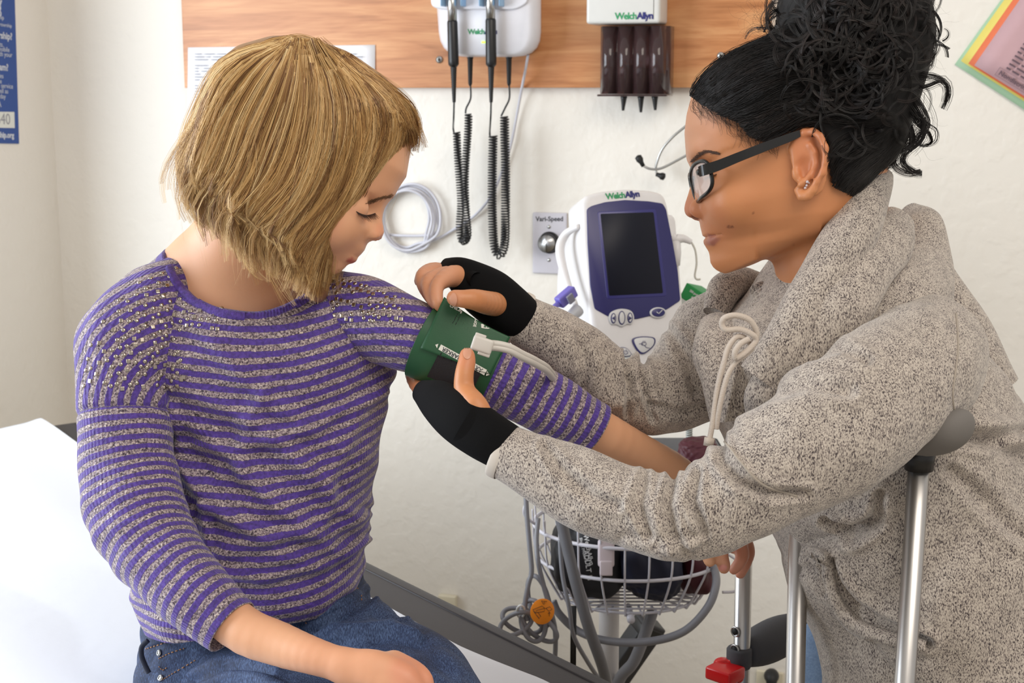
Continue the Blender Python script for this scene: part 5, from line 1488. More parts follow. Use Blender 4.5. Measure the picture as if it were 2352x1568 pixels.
# ---- hair
gp = np.array([(640, 90), (560, 112), (500, 160), (462, 240), (434, 310), (412, 385), (420, 436), (452, 478), (502, 512), (545, 556), (590, 590), (630, 625), (675, 660), (712, 695), (732, 680), (742, 620), (764, 555), (800, 490), (846, 432), (893, 372), (922, 322), (948, 318), (960, 286), (936, 240), (880, 184), (800, 126), (720, 94)], float)
gz_ = np.zeros(len(gp)); gz_[10:22] = [.02, .03, .04, .045, .045, .04, .035, .03, .03, .03, .025, .015]
gpl = np.array([L(P(x, y, gd - z_))[:2] for (x, y), z_ in zip(gp, gz_)])
def poly_sd(X, Y, poly):
    d = None; ins = np.zeros(np.broadcast(X, Y).shape, bool); n = len(poly)
    for i in range(n):
        a, b = poly[i], poly[(i + 1) % n]; e = b - a; wx, wy = X - a[0], Y - a[1]
        t = np.clip((wx * e[0] + wy * e[1]) / (e @ e), 0, 1); q_ = (wx - e[0] * t)**2 + (wy - e[1] * t)**2
        d = q_ if d is None else np.minimum(d, q_)
        c1 = (a[1] <= Y) & (b[1] > Y); c2 = (a[1] > Y) & (b[1] <= Y); cr = e[0] * wy - e[1] * wx
        ins ^= (c1 & (cr > 0)) | (c2 & (cr < 0))
    return np.where(ins, -1, 1) * np.sqrt(d)
def hair_field(X, Y, Z):
    s = poly_sd(X[:, :, 0], Y[:, :, 0] + 0 * X[:, :, 0], gpl)[:, :, None]
    R = .042; T = .083
    bodyf = np.sqrt(np.maximum(s + R, 0)**2 + (Z * R / T)**2) - R
    hf = gh.field(X, Y, Z, False) - .007
    f = smin(bodyf, smax(hf, s, .01), .01)
    return f
V, Fc = surfnet(lambda X, Y, Z: hair_field(X + 0 * Y, Y + 0 * X, Z), np.array([-.16, -.17, -.105]), np.array([.16, .16, .105]), .0035)
V = relax(V, Fc, 3)
stops = [(.0, lin((70, 44, 26))), (.28, lin((128, 88, 50))), (.5, lin((182, 138, 82))), (.78, lin((216, 178, 118))), (1, lin((238, 208, 156)))]
hm = hair_material('blonde_hair', stops)
hairb = obj('hair', wpt(gh.cam(V)), Fc, hm, girl, attrs={'tone': np.full(len(V), .34)})
tag(hairb, 'chin-length blonde bob')
bvg = bvh_of([hairb])
guides = [
 [(652, 99), (562, 119), (496, 162), (461, 244), (431, 318), (410, 388), (414, 440)],
 [(658, 98), (580, 150), (520, 230), (480, 320), (452, 400), (436, 450), (462, 486)],
 [(666, 95), (605, 170), (550, 270), (515, 370), (480, 440), (468, 490), (510, 530)],
 [(674, 86), (635, 190), (585, 300), (555, 390), (520, 450), (500, 490), (520, 545)],
 [(684, 87), (665, 200), (630, 320), (600, 400), (560, 460), (540, 510), (575, 590)],
 [(696, 88), (700, 220), (680, 330), (640, 420), (590, 480), (560, 530), (585, 590)],
 [(706, 90), (735, 210), (725, 330), (690, 430), (640, 500), (608, 560), (640, 640)],
 [(716, 92), (770, 200), (775, 320), (745, 420), (700, 500), (650, 570), (655, 640)],
 [(726, 95), (805, 200), (820, 310), (795, 410), (755, 500), (705, 590), (690, 670)],
 [(738, 110), (840, 205), (858, 300), (835, 400), (790, 490), (745, 580), (716, 700)],
 [(754, 116), (862, 215), (885, 290), (868, 370), (822, 450), (775, 540), (730, 690)],
 [(772, 125), (880, 215), (912, 280), (905, 340), (865, 405), (810, 480), (764, 560)]]
pa, to, ra = locks(bvg, guides, 320, 16, 15, 8.5, .0085, 4, endjit=24, tones=(.22, 1.0), tousle=1.9)
pe_, te_, re_ = locks(bvg, guides, 120, 12, 15, 13, .0015, 14, tones=(.2, .65))
pf_, tf_, rf_ = locks(bvg, guides, 150, 2, 15, 10, .012, 19, endjit=45, tones=(.5, 1.0), tousle=3.0)
bangs = [[(780, 128), (860, 190), (910, 240), (935, 300), (948, 360)], [(796, 124), (880, 196), (940, 250), (962, 300), (966, 350)], [(806, 130), (890, 190), (950, 240), (968, 285), (972, 330)], [(770, 112), (850, 200), (905, 255), (930, 310), (915, 370)]]
pb_, tb_, rb_ = locks(bvg, bangs, 46, 12, 13, 7, .006, 8)
wis = [[(700, 520), (730, 580), (730, 640), (722, 700)], [(740, 500), (745, 570), (742, 640), (748, 700)], [(760, 470), (770, 540), (758, 620), (762, 690)]]
pc_, tc_, rc_ = locks(bvg, wis, 12, 4, 12, 6, .006, 9, endjit=18)
nb = [[(440, 400), (415, 440), (430, 480), (470, 510)], [(500, 470), (490, 505), (520, 545), (560, 600)], [(560, 500), (548, 540), (575, 600), (590, 640)], [(620, 540), (610, 580), (650, 650), (690, 720)]]
pd_, td_, rd_ = locks(bvg, nb, 26, 7, 10, 7, .003, 12, endjit=9)
def fix(N, p): return np.array([catmull(x, N) for x in p])
ph_, th_, rh_ = locks(bvg, [[(585, 108), (640, 92), (700, 90), (770, 114)], [(600, 112), (650, 100), (700, 99), (760, 120)], [(620, 120), (665, 110), (710, 110), (755, 130)]], 16, 12, 15, 5, .003, 33, tones=(.3, .9))
allp = np.concatenate([ph_, pa, pe_, pf_, fix(15, pb_), fix(15, pc_), fix(15, pd_)]); tt = np.concatenate([th_, to, te_, tf_, tb_, tc_, td_]); rr_ = np.concatenate([rh_, ra, re_, rf_ * .6, rb_ * .9, rc_ * .6, rd_])
V, Fc = strand_mesh(allp, rr_)
ho = obj('hair_strands', V, Fc, hm, hairb, attrs={'tone': np.repeat(tt, 15 * 3)}); ho['kind'] = 'stuff'
# ------------------------------------------------------------------ the woman
wom = empty('person', wpt(P(2150, 1700, 1.55))[0] * [1, 1, 0]); tag(wom, 'woman with black glasses and a dark curly bun, in a grey hooded sweatshirt', 'person')
WS = (200, 134, 88)
wskin = skin_material('woman_skin', WS)
wd = 1.34
WMh = head_frame(P(1850, 400, wd), 8, -1, -5)
wh = Head(WMh, wd,
    face=[(1760, 102), (1690, 122), (1630, 165), (1592, 215), (1580, 260), (1575, 300), (1577, 335), (1581, 358), (1587, 375), (1591, 390), (1591, 404), (1587, 425), (1580, 448), (1574, 466), (1572, 480), (1576, 492), (1588, 499), (1603, 501), (1611, 506), (1611.5, 519), (1614, 527), (1615, 534), (1617.5, 540), (1622, 545), (1618.5, 550), (1620, 558), (1626, 568), (1635, 577), (1635, 590), (1635, 600), (1641, 613), (1651, 622), (1668, 629), (1690, 632), (1730, 632)],
    base=[(1760, 102), (1690, 122), (1630, 165), (1592, 215), (1581, 260), (1577, 300), (1580, 335), (1585, 360), (1592, 385), (1597, 420), (1603, 455), (1608, 490), (1613, 515), (1619, 540), (1624, 562), (1633, 585), (1637, 604), (1651, 621), (1668, 629), (1690, 632), (1730, 632)],
    back=[(1800, 98), (1870, 98), (1950, 122), (2025, 180), (2062, 260), (2052, 350), (2000, 420), (1950, 480), (1900, 540), (1830, 600)],
    W=[(1760, 102, .014), (1760, 112, .045), (1760, 150, .064), (1760, 220, .073), (1760, 300, .075), (1720, 400, .071), (1720, 460, .069), (1720, 520, .063), (1700, 570, .053), (1680, 605, .042), (1670, 630, .032)],
    NW=[(1760, 102, .04), (1581, 358, .030), (1591, 395, .011), (1580, 448, .0105), (1572, 480, .0145), (1588, 499, .015), (1611, 508, .015), (1615, 532, .022), (1620, 558, .021), (1635, 580, .020), (1641, 613, .024)],
    jaw=[(1672, 632), (1835, 560)])
Lw = wh.loc
ey = Lw(P(1640, 402, wd - .03)); eyc = np.array([ey[0] - .002, ey[1], .0315])
def w_side(px, py, z): p = Lw(P(px, py, wd - abs(z))); return np.array([p[0], p[1], z])
NS = -1.0     # the camera-facing side is -z in this head frame
al = w_side(1611, 479, .0145); ns_ = w_side(1600, 494, .0085)
nk = [(Lw(P(1885, 470, 1.345)), .048), (Lw(P(1905, 600, 1.36)), .047), (Lw(P(1930, 720, 1.38)), .052)]
nk2 = [(Lw(P(1950, 400, 1.35)), .034), (Lw(P(1945, 540, 1.37)), .036)]
earp = [(1826, 372), (1821, 342), (1829, 318), (1848, 304), (1868, 302), (1885, 314), (1895, 340), (1896, 370), (1890, 396), (1876, 418), (1868, 436), (1856, 449), (1842, 450), (1832, 436)]
earr = [7, 7.5, 7.5, 7.5, 7.5, 7.5, 7.5, 7, 7, 7, 8.5, 10, 9.5, 8]
ear_in = [(1860, 332), (1872, 350), (1874, 378), (1862, 402), (1846, 418), (1838, 424)]
def eard(px, py):   # depth of the ear rim: flares away from the head towards the back
    return -(.074 + .016 * np.clip((px - 1822) / 75, 0, 1))
wmo = Lw(P(1619, 545, wd))
wh.pf_lo = 1.5
def wfield(X, Y, Z):
    f = wh.field(X, Y, Z)
    for s in (1, -1):
        f = smax(f, -ellip(X, Y, Z, (eyc[0] + .014, eyc[1] + .003, s * .032), (.013, .013, .018)), .010)
        f = smin(f, np.sqrt((X - eyc[0] + .004)**2 + (Y - eyc[1])**2 + (Z - s * eyc[2])**2) - .0122, .002)
        f = smin(f, ellip(X, Y, Z, (al[0] - .0015, al[1] + .001, s * .0150), (.0125, .0100, .0072)), .0016)
        f = smax(f, -ellip(X, Y, Z, (ns_[0], ns_[1] - .001, s * .0085), (.0058, .0032, .0034)), .0018)
        ck = w_side(1680, 470, 0); f = smin(f, ellip(X, Y, Z, (ck[0], ck[1], s * .040), (.019, .020, .019)), .02)
        g = ellip(X, Y, Z, w_side(1860, 372, s * .0765), (.0155, .031, .0045))
        con = w_side(1848, 390, s * .083); g = smax(g, -ellip(X, Y, Z, con, (.0095, .013, .007)), .003)
        pts = [w_side(x, y, s * -eard(x, y)) for x, y in earp]
        g = smin(g, chain(X, Y, Z, pts, [q_ * .00041 for q_ in earr], .003), .003)
        pts = [w_side(x, y, s * .0815) for x, y in ear_in]
        g = smin(g, chain(X, Y, Z, pts, [.0026] * len(pts), .003), .003)
        g = smin(g, ellip(X, Y, Z, w_side(1829, 400, s * .076), (.0038, .0062, .0045)), .003)
        f = smin(f, g, .0025)
        br = w_side(1598, 352, 0); f = smin(f, ellip(X, Y, Z, (br[0] - .008, br[1], s * .022), (.012, .006, .018)), .01)
    f = smin(f, lip_shapes(X, Y, Z, wmo, .0240, .0165), .0018); f = smax(f, -lip_line(X, Y, Z, wmo, .0240, .0165), .0008)
    b = smin(capsule(X, Y, Z, nk[0][0], nk[1][0], nk[0][1], nk[1][1]), capsule(X, Y, Z, nk[1][0], nk[2][0], nk[1][1], nk[2][1]), .02)
    b = smin(b, capsule(X, Y, Z, nk2[0][0], nk2[1][0], nk2[0][1], nk2[1][1]), .03)
    return smin(f, b, .014)
V, Fc = surfnet(wfield, np.array([-.125, -.165, -.115]), np.array([.125, .14, .115]), .0019); V = relax(V, Fc, 1)
mo = w_side(1620, 547, 0)
sp = [(w_side(1585, 485, 0), (.018, .014, .022), (190, 112, 86), .5), (w_side(1640, 500, -.03), (.02, .025, .03), (196, 124, 90), .4),
      (w_side(1585, 280, 0), (.03, .045, .06), (204, 152, 122), .55), (w_side(1860, 340, -.085), (.016, .03, .02), (196, 112, 80), .4),  # forehead spot: pale highlight painted into the skin colour
      (w_side(1600, 497, 0), (.006, .003, .013), (90, 46, 34), .7),  # nostril darkness, shade painted into the skin colour
      (w_side(1829, 562, -.055), (.003, .003, .02), (120, 66, 46), .8), (w_side(1675, 518, -.05), (.0014, .0014, .02), (110, 56, 40), .8), (w_side(1735, 486, -.07), (.0014, .0014, .02), (110, 60, 40), .7), (w_side(1683, 519, -.05), (.0014, .0014, .02), (110, 56, 40), .8)]
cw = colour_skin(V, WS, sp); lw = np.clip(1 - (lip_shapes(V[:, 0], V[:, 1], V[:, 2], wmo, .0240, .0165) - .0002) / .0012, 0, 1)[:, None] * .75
cw = cw * (1 - lw) + np.array(lin((152, 94, 88))[:3]) * lw
head_w = (wh.cam(V), Fc, cw)
# hands: upper (far) hand pinches the cuff flap, lower (near) hand presses it with the thumb
uh = [[(1590, 878, 1.475, 44), (1500, 908, 1.455, 38), (1420, 888, 1.44, 36), (1330, 825, 1.425, 38), (1200, 735, 1.41, 38), (1130, 688, 1.40, 34), (1085, 655, 1.395, 32)],
      [(1085, 645, 1.39, 30), (1040, 634, 1.375, 25), (1006, 654, 1.355, 17), (1004, 690, 1.345, 14), (1012, 706, 1.345, 12)],
      [(1070, 640, 1.39, 32), (1018, 634, 1.385, 22), (984, 648, 1.37, 16), (990, 684, 1.355, 13.5), (1003, 702, 1.352, 11)],
      [(1050, 635, 1.40, 30), (1000, 626, 1.40, 20), (970, 632, 1.385, 15), (972, 658, 1.375, 13.5), (990, 690, 1.37, 11)],
      [(1050, 640, 1.41, 28), (1000, 620, 1.41, 18), (972, 626, 1.40, 13), (963, 646, 1.39, 12)],
      [(1148, 700, 1.385, 28), (1118, 695, 1.35, 27), (1090, 688, 1.325, 24), (1062, 686, 1.318, 20), (1044, 684, 1.318, 18.5)]]
uv_, uf_ = hand_mesh(uh, .0013, .0045)
lh = [[(1650, 1180, 1.19, 50), (1400, 1150, 1.205, 42), (1200, 1062, 1.225, 38), (1120, 1005, 1.23, 36), (1060, 955, 1.245, 34), (1010, 915, 1.28, 30)],
      [(1112, 965, 1.225, 26), (1092, 930, 1.225, 27), (1068, 898, 1.24, 24), (1066, 862, 1.243, 21.5), (1072, 832, 1.247, 20), (1073, 815, 1.25, 17)],
      [(1010, 905, 1.29, 26), (962, 890, 1.36, 17), (945, 850, 1.43, 15), (960, 800, 1.465, 14)],
      [(1010, 925, 1.29, 26), (985, 925, 1.36, 17), (975, 890, 1.44, 15), (990, 830, 1.475, 14)],
      [(1030, 935, 1.28, 26), (1015, 950, 1.36, 17), (1010, 915, 1.45, 15), (1025, 850, 1.48, 14)],
      [(1050, 950, 1.27, 26), (1050, 970, 1.36, 15), (1050, 930, 1.45, 13), (1060, 880, 1.48, 12)]]
lv_, lf_ = hand_mesh(lh, .0013, .0045)
legw = hand_mesh([[(2150, 1600, 1.55, 170), (2080, 2100, 1.50, 130), (2100, 2800, 1.75, 90), (2100, 3400, 1.9, 70)]], .006)
vs, fs, cs, off = [], [], [], 0
warm = [(P(1040, 684, 1.32), (.010, .014, .03), (210, 146, 112), .5), (P(990, 650, 1.37), (.03, .03, .06), (214, 158, 128), .75)]
warm2 = [(P(1072, 815, 1.24), (.010, .012, .03), (206, 132, 98), .6), (P(950, 870, 1.38), (.02, .03, .04), (176, 96, 66), .5)]
for v, f, c in (head_w, (uv_, uf_, colour_skin(uv_, WS, warm)), (lv_, lf_, colour_skin(lv_, WS, warm2)), (legw[0], legw[1], colour_skin(legw[0], WS, []))):
    vs.append(v); fs.append(f + off); cs.append(c); off += len(v)
wbody = obj('body', wpt(np.concatenate(vs)), np.concatenate(fs), wskin, wom, attrs={'col': np.concatenate(cs)})
bvw = bvh_of([wbody])
nm = mat('nail_tan', (206, 150, 122), .3)
nail(bvw, 1042, 688, 8, 15, 0, nm, wbody); nail(bvw, 1073, 811, 14, 9, 90, nm, wbody)
# lashes, brow
r = np.random.RandomState(4); paths = []
for i in range(30):
    f = i / 29; x, y = 1629 + 17 * f, 405 - 5 * f
    h = hit(bvw, x, y)
    if h is None: continue
    p = h[0]; dn = wpt(P(x - 10, y + 8, wd))[0] - wpt(P(x, y, wd))[0]
    paths.append([p, p + dn * .5 + h[1] * .0015, p + dn + h[1] * .002 + r.normal(0, .0003, 3)])
if paths: V, Fc = strand_mesh(paths, .0003); obj('eyelashes', V, Fc, lash, wom)
paths = []
for i in range(320):
    f = r.rand(); x = 1586 + 62 * f + r.normal(0, 1.5); y = 372 - 26 * math.sin(min(1, f * 1.5) * 1.5) + 10 * max(0, f - .45) + r.normal(0, 3.2 * (1 - f * .6))
    h = hit(bvw, x, y); h2 = hit(bvw, x + 8, y - 5 + 7 * f)
    if h is None or h2 is None: continue
    paths.append([h[0] + h[1] * .0002, (h[0] + h2[0]) / 2 + h[1] * .0008, h2[0] + h2[1] * .0005])
V, Fc = strand_mesh(paths, .00017); obj('eyebrow', V, Fc, mat('brow_dark', (92, 68, 56), .7), wom)
# glasses (worn: moves with the head but can be lifted away)
gl = empty('eyeglasses', wpt(P(1620, 400, 1.3))[0]); tag(gl, "black-framed eyeglasses worn by the woman", 'glasses')
gblack = mat('frame_black', (14, 14, 15), .25)
hw = lambda p: wpt((wh.M[:3, :3] @ np.asarray(p)) + wh.M[:3, 3])[0]
def hz_(px, py, z):  # head-space point at lateral offset z
    p = Lw(P(px, py, wd - abs(z))); return np.array([p[0], p[1], z])
def temple(s):
    z = s * .0745
    A = [(1606, 392), (1618, 388), (1650, 378), (1700, 358), (1760, 335), (1815, 315), (1838, 306)]
    half = [11, 12, 11.5, 10.5, 10, 9, 7]; n = 40
    C = catmull([hz_(x, y, s * (.0665 + .014 * min(1, k / 3))) for k, (x, y) in enumerate(A)], n); H = catmull(np.array(half, float)[:, None], n)[:, 0] * .00041
    V = []
    for c_, h_ in zip(C, H):
        for a, b in ((1, 1), (1, -1), (-1, -1), (-1, 1)): V.append(c_ + [0, a * h_, b * .0014 * -s])
    Fl = [tuple(q_) for q_ in grid_faces(n, 4).tolist()] + [(0, 1, 2, 3), tuple(range(4 * n - 4, 4 * n))[::-1]]
    return np.array([hw(v) for v in V]), Fl
for s in (NS, -NS):
    V, Fc = temple(s); obj('temple_arm', V, Fc, gblack, gl, smooth=False)
    # rim: outer end sits at the temple, inner end at the nose bridge
    c0 = hz_(1612, 414, s * .036); base_pts = []
    n = 44
    for k in range(n):
        a = 2 * math.pi * k / n; u = math.copysign(abs(math.cos(a))**.6, math.cos(a)); v = math.copysign(abs(math.sin(a))**.6, math.sin(a))
        z = .036 + .027 * u; y = .0155 * v - .002 * u * 0
        x = .004 - .009 * max(0, u)**1.5 - .003 * u + .004 * v * .3
        base_pts.append(c0 + np.array([x, y + .0035 * u, s * (z - .036)]))
    base_pts = np.array(base_pts)
    pw = np.array([hw(p) for p in base_pts]); pw2 = np.concatenate([pw, pw[:2]])
    obj('rim', *tube(pw2, .0019, 8), gblack, gl)
    c_ = pw.mean(0); V = np.concatenate([[c_ + (hw((.002, 0, 0)) - hw((0, 0, 0)))], c_ + (pw - c_) * .5 + (hw((.0015, 0, 0)) - hw((0, 0, 0))), pw])
    Fl = [(0, 1 + k, 1 + (k + 1) % n) for k in range(n)] + [(1 + k, 1 + n + k, 1 + n + (k + 1) % n, 1 + (k + 1) % n) for k in range(n)]
    t = NT('lens_glass') if 'lens' not in MATS else None
    if t:
        t.set(color=(1, 1, 1, 1), rough=.03, trans=.0, alpha=.42, spec=1.0, coat=1.0); MATS['lens'] = t.m
    lo_ = obj('lens', V, Fl, MATS['lens'], gl)
    obj('temple_hinge', *tube([hw(hz_(1607, 393, s * .062)), hw(hz_(1612, 391, s * .067))], .0034, 8), gblack, gl)
obj('nose_bridge', *tube([hw(hz_(1594, 408, -.010)), hw(hz_(1588, 404, 0)), hw(hz_(1594, 408, .010))], .0022, 8, 12), mat('bridge_steel', (120, 120, 128), .25, 1.0), gl)
# stud earring
er = empty('earring', wpt(P(1852, 424, 1.25))[0]); tag(er, "small silver stud earring in the woman's ear", 'earring')
gem = NT('clear_stone'); gem.set(color=lin((235, 235, 245)), rough=.08, metal=.6, spec=1); 
for x, y, rr in ((1853, 417, 4), (1851, 424, 3.4), (1850, 431, 4), (1856, 419, 2.4)):
    h = hit(bvw, x, y)
    bm = bmesh.new(); bmesh.ops.create_icosphere(bm, subdivisions=1, radius=rr * .0004); V, Fc = bm_out(bm); obj('stone', V + h[0] + h[1] * .001, Fc, gem.m, er, smooth=False)

# ---- hooded sweatshirt
fl = knit_material('heather_fleece', 'plain')
def cdisp(seed, amp=.004, fine=.0012, extra=None):
    def f(U, TH, G):
        d = amp * fnoise(G[..., 0] * 13, G[..., 1] * 13, G[..., 2] * 13, seed) + fine * fnoise(G[..., 0] * 40, G[..., 1] * 40, G[..., 2] * 40, seed + 1)
        if extra is not None:
            px, py = CX + G[..., 0] / -G[..., 2] * F, CY - G[..., 1] / -G[..., 2] * F
            d = d + extra(U, TH, px, py)
        return d
    return f
trunk = [ringpx((1905, 620, 1.385), (120, 20), (0, 30, .075)), ringpx((1920, 690, 1.39), (190, 20), (0, 40, .095)), ringpx((1935, 770, 1.40), (285, 10), (-10, 40, .120)),
         ringpx((1965, 860, 1.41), (325, 0), (-10, 40, .132)), ringpx((2000, 960, 1.42), (345, -6), (-6, 40, .138)), ringpx((2045, 1080, 1.43), (335, -10), (0, 40, .138)),
         ringpx((2100, 1200, 1.44), (325, -10), (0, 40, .142)), ringpx((2160, 1320, 1.45), (345, -6), (0, 40, .148)), ringpx((2220, 1440, 1.46), (360, 0), (0, 40, .152)),
         ringpx((2270, 1570, 1.47), (388, 10), (0, 40, .155)), ringpx((2300, 1700, 1.48), (400, 10), (0, 40, .155)), ringpx((2305, 1800, 1.49), (385, 10), (0, 40, .150))]
def trunk_fold(U, TH, px, py):
    d = 0
    # kangaroo pocket opening and bunching above it
    arc = np.hypot((px - 2260) / 1.0, (py - 1230) / 1.15)
    d = d + .007 * (1 / (1 + np.exp((arc - 335) / 4.0)) - 1) * np.exp(-((arc - 335) / 60.0)**2) * (px < 2120) * (py > 1270) * 1.0
    for n0, w, a, sx_ in ((1170, 18, .009, 1960), (1225, 16, -.010, 1940), (1110, 26, .006, 2000)):
        d = d + a * np.exp(-((py - n0 - (px - sx_) * -.30) / w)**2) * np.exp(-((px - sx_) / 110.0)**2)
    d = d + .010 * np.exp(-((py - 985 - (px - 2280) * .35) / 26)**2) * np.exp(-((px - 2300) / 90.0)**2) - .008 * np.exp(-((py - 1020 - (px - 2280) * .35) / 20)**2) * np.exp(-((px - 2300) / 100.0)**2)
    for pl, w_, a_ in (([(2180, 1080), (2260, 1150), (2352, 1240)], 18, -.006), ([(1900, 1190), (1960, 1225), (2010, 1190), (2020, 1130)], 13, -.011), ([(2140, 1000), (2250, 1010), (2352, 990)], 15, -.008), ([(1850, 1300), (1890, 1310), (1905, 1360)], 12, -.003), ([(1905, 1290), (1925, 1340), (1955, 1392), (2005, 1430), (2080, 1455), (2130, 1470)], 15, -.010)): d = d + crease(px, py, pl, w_, a_)
    d = d + .004 * np.sin((py + (px - 2000) * .9) / 60.0) * np.clip((py - 1050) / 200, 0, 1)
    return d
V, Fc, uv = loft(trunk, 300, 340, 2.2, cdisp(31, .005, .0012, trunk_fold), inner=(False, True))
hood = obj('hooded_sweatshirt', wpt(V), Fc, fl, wom, uv=uv); tag(hood, 'heathered light grey hooded sweatshirt')
def wsleeve(path, dr, seed, folds, creases=(), name='sleeve', nu=320, caps=(False, True), p=2.1):
    def ex(U, TH, px, py):
        d = 0
        for pl, w_, a_ in creases: d = d + crease(px, py, pl, w_, a_)
        for u0, w, a, ph, k in folds: d = d + a * np.exp(-((U - u0 + .014 * np.sin(TH * k + ph)) / w)**2) * (.5 + .5 * np.cos(TH * 1 + ph))
        c_ = np.cos(TH); return d * (1 - .85 * np.maximum(c_, 0)**1.5 - .35 * np.maximum(-c_, 0)**2)
    V, Fc, uv = loft(limb_rings(path, dr), nu, 160, p, cdisp(seed, .0035, .0012, ex), inner=(True, False), caps=(False, caps[1]))
    return obj(name, wpt(V), Fc, fl, hood, uv=uv)
near = [(1150, 1035, 1.222, 62), (1230, 1075, 1.215, 78), (1330, 1118, 1.205, 90), (1440, 1162, 1.195, 96), (1560, 1188, 1.185, 104), (1680, 1138, 1.185, 116), (1790, 1060, 1.195, 136), (1910, 985, 1.21, 160), (2030, 895, 1.235, 154), (2115, 830, 1.27, 142), (2165, 780, 1.31, 112)]
ns1 = wsleeve(near, .84, 41, [(.10, .010, .003, 0, 2), (.145, .010, .003, 1, 2), (.165, .008, .005, .6, 2), (.182, .008, .005, 1.4, 3), (.202, .009, .005, .2, 2), (.225, .011, .005, 2, 2), (.25, .012, .004, 3.2, 2)],
    [([(1650, 985), (1655, 1050), (1700, 1105), (1770, 1135), (1850, 1135)], 13, -.008), ([(1545, 1085), (1530, 1160), (1545, 1230), (1590, 1290)], 12, -.007), ([(1600, 1075), (1590, 1150), (1620, 1230)], 11, -.006), ([(1480, 1085), (1465, 1160), (1490, 1230)], 12, -.005), ([(1250, 1025), (1290, 1080), (1360, 1140), (1420, 1160)], 13, -.004), ([(1700, 940), (1760, 900), (1850, 880), (1950, 900)], 18, -.006), ([(1780, 860), (1850, 815), (1930, 800), (1990, 830)], 14, -.007), ([(1440, 1250), (1520, 1265), (1600, 1250)], 14, .005)])
far = [(1187, 727, 1.405, 60), (1260, 768, 1.41, 72), (1340, 828, 1.42, 76), (1420, 886, 1.435, 74), (1500, 908, 1.45, 84), (1580, 872, 1.465, 112), (1650, 810, 1.475, 135), (1720, 770, 1.48, 130)]
ns2 = wsleeve(far, .9, 47, [(.08, .010, .003, 0, 2), (.115, .008, .008, 1, 2), (.135, .008, .010, .3, 2), (.152, .008, .010, 1.9, 2), (.175, .010, .008, .9, 2)],
    [([(1440, 810), (1450, 880), (1440, 960)], 9, -.008), ([(1475, 800), (1480, 880), (1500, 960)], 9, -.007), ([(1330, 770), (1345, 830), (1340, 890)], 12, -.005), ([(1540, 760), (1580, 830), (1600, 900)], 14, -.006), ([(1500, 930), (1560, 950), (1620, 930)], 10, -.005)])
bind = mat('pale_binding', (208, 200, 190), .8)
for sl, pth, dr in ((ns1, near, .84), (ns2, far, .9)):
    rg = limb_rings(pth, dr)[:2]; c_, a_, b_ = rg[0]; t_ = rg[1][0] - rg[0][0]; t_ /= np.linalg.norm(t_)
    V, Fc, uv = loft([(c_ - t_ * .003, a_ * 1.0, b_ * 1.0), (c_ - t_ * .001, a_ * 1.04, b_ * 1.04), (c_ + t_ * .003, a_ * 1.05, b_ * 1.05), (c_ + t_ * .006, a_ * 1.03, b_ * 1.03)], 16, 90, 2.1, inner=(True, False))
    obj('cuff_binding', wpt(V), Fc, bind, sl)
# far shoulder slope under the chin
V, Fc, uv = loft(limb_rings([(1740, 672, 1.45, 50), (1715, 730, 1.455, 85), (1715, 800, 1.46, 92), (1725, 880, 1.46, 100)], .9), 90, 120, 2.0, cdisp(52, .003), caps=(True, True))
obj('far_shoulder', wpt(V), Fc, fl, hood, uv=uv)
# hood: rolled edge round the neck, and the folds behind it
def roll(path, dr, seed, name, nu=220, amp=.003, ex=None):
    V, Fc, uv = loft(limb_rings(path, dr), nu, 100, 2.0, cdisp(seed, amp, .0012, ex), caps=(True, True)); return obj(name, wpt(V), Fc, fl, hood, uv=uv)
roll([(2032, 404, 1.345, 16), (2008, 440, 1.32, 44), (1972, 500, 1.30, 56), (1925, 580, 1.285, 60), (1880, 660, 1.275, 58), (1835, 740, 1.265, 54), (1790, 810, 1.262, 50), (1745, 870, 1.265, 44)], .95, 61, 'hood_edge')
roll([(2065, 500, 1.345, 34), (2040, 555, 1.32, 58), (1990, 620, 1.285, 66), (1940, 700, 1.265, 68), (1880, 770, 1.265, 64), (1810, 850, 1.262, 58), (1758, 920, 1.268, 44), (1730, 965, 1.30, 12)], .6, 64, 'hood_fold')
roll([(2090, 480, 1.42, 20), (2120, 510, 1.40, 42), (2120, 590, 1.38, 72), (2085, 690, 1.34, 110), (2040, 790, 1.31, 130), (1990, 880, 1.30, 120)], .7, 67, 'hood_back')
roll([(2120, 500, 1.44, 26), (2110, 580, 1.43, 58), (2135, 690, 1.42, 88), (2195, 810, 1.42, 95), (2245, 910, 1.42, 95)], .9, 70, 'upper_back')
roll([(1642, 720, 1.42, 26), (1662, 665, 1.43, 34), (1710, 650, 1.45, 32), (1760, 668, 1.46, 30), (1800, 700, 1.45, 34)], .9, 73, 'hood_far_edge')
roll([(1745, 660, 1.40, 18), (1760, 690, 1.385, 26), (1745, 730, 1.37, 28), (1725, 775, 1.355, 28), (1700, 810, 1.34, 22)], .9, 75, 'hood_gather', ex=lambda U, TH, px, py: .0025 * np.sin(U * 520) * (.5 + .5 * np.cos(TH)))
roll([(1640, 740, 1.40, 30), (1665, 800, 1.37, 70), (1690, 880, 1.35, 78), (1700, 960, 1.35, 70)], .7, 78, 'chest_front', ex=lambda U, TH, px, py: .006 * np.exp(-((px - 1690 + (py - 850) * .2) / 9)**2))
inn = mat('dark_cloth', (26, 26, 32), .9)
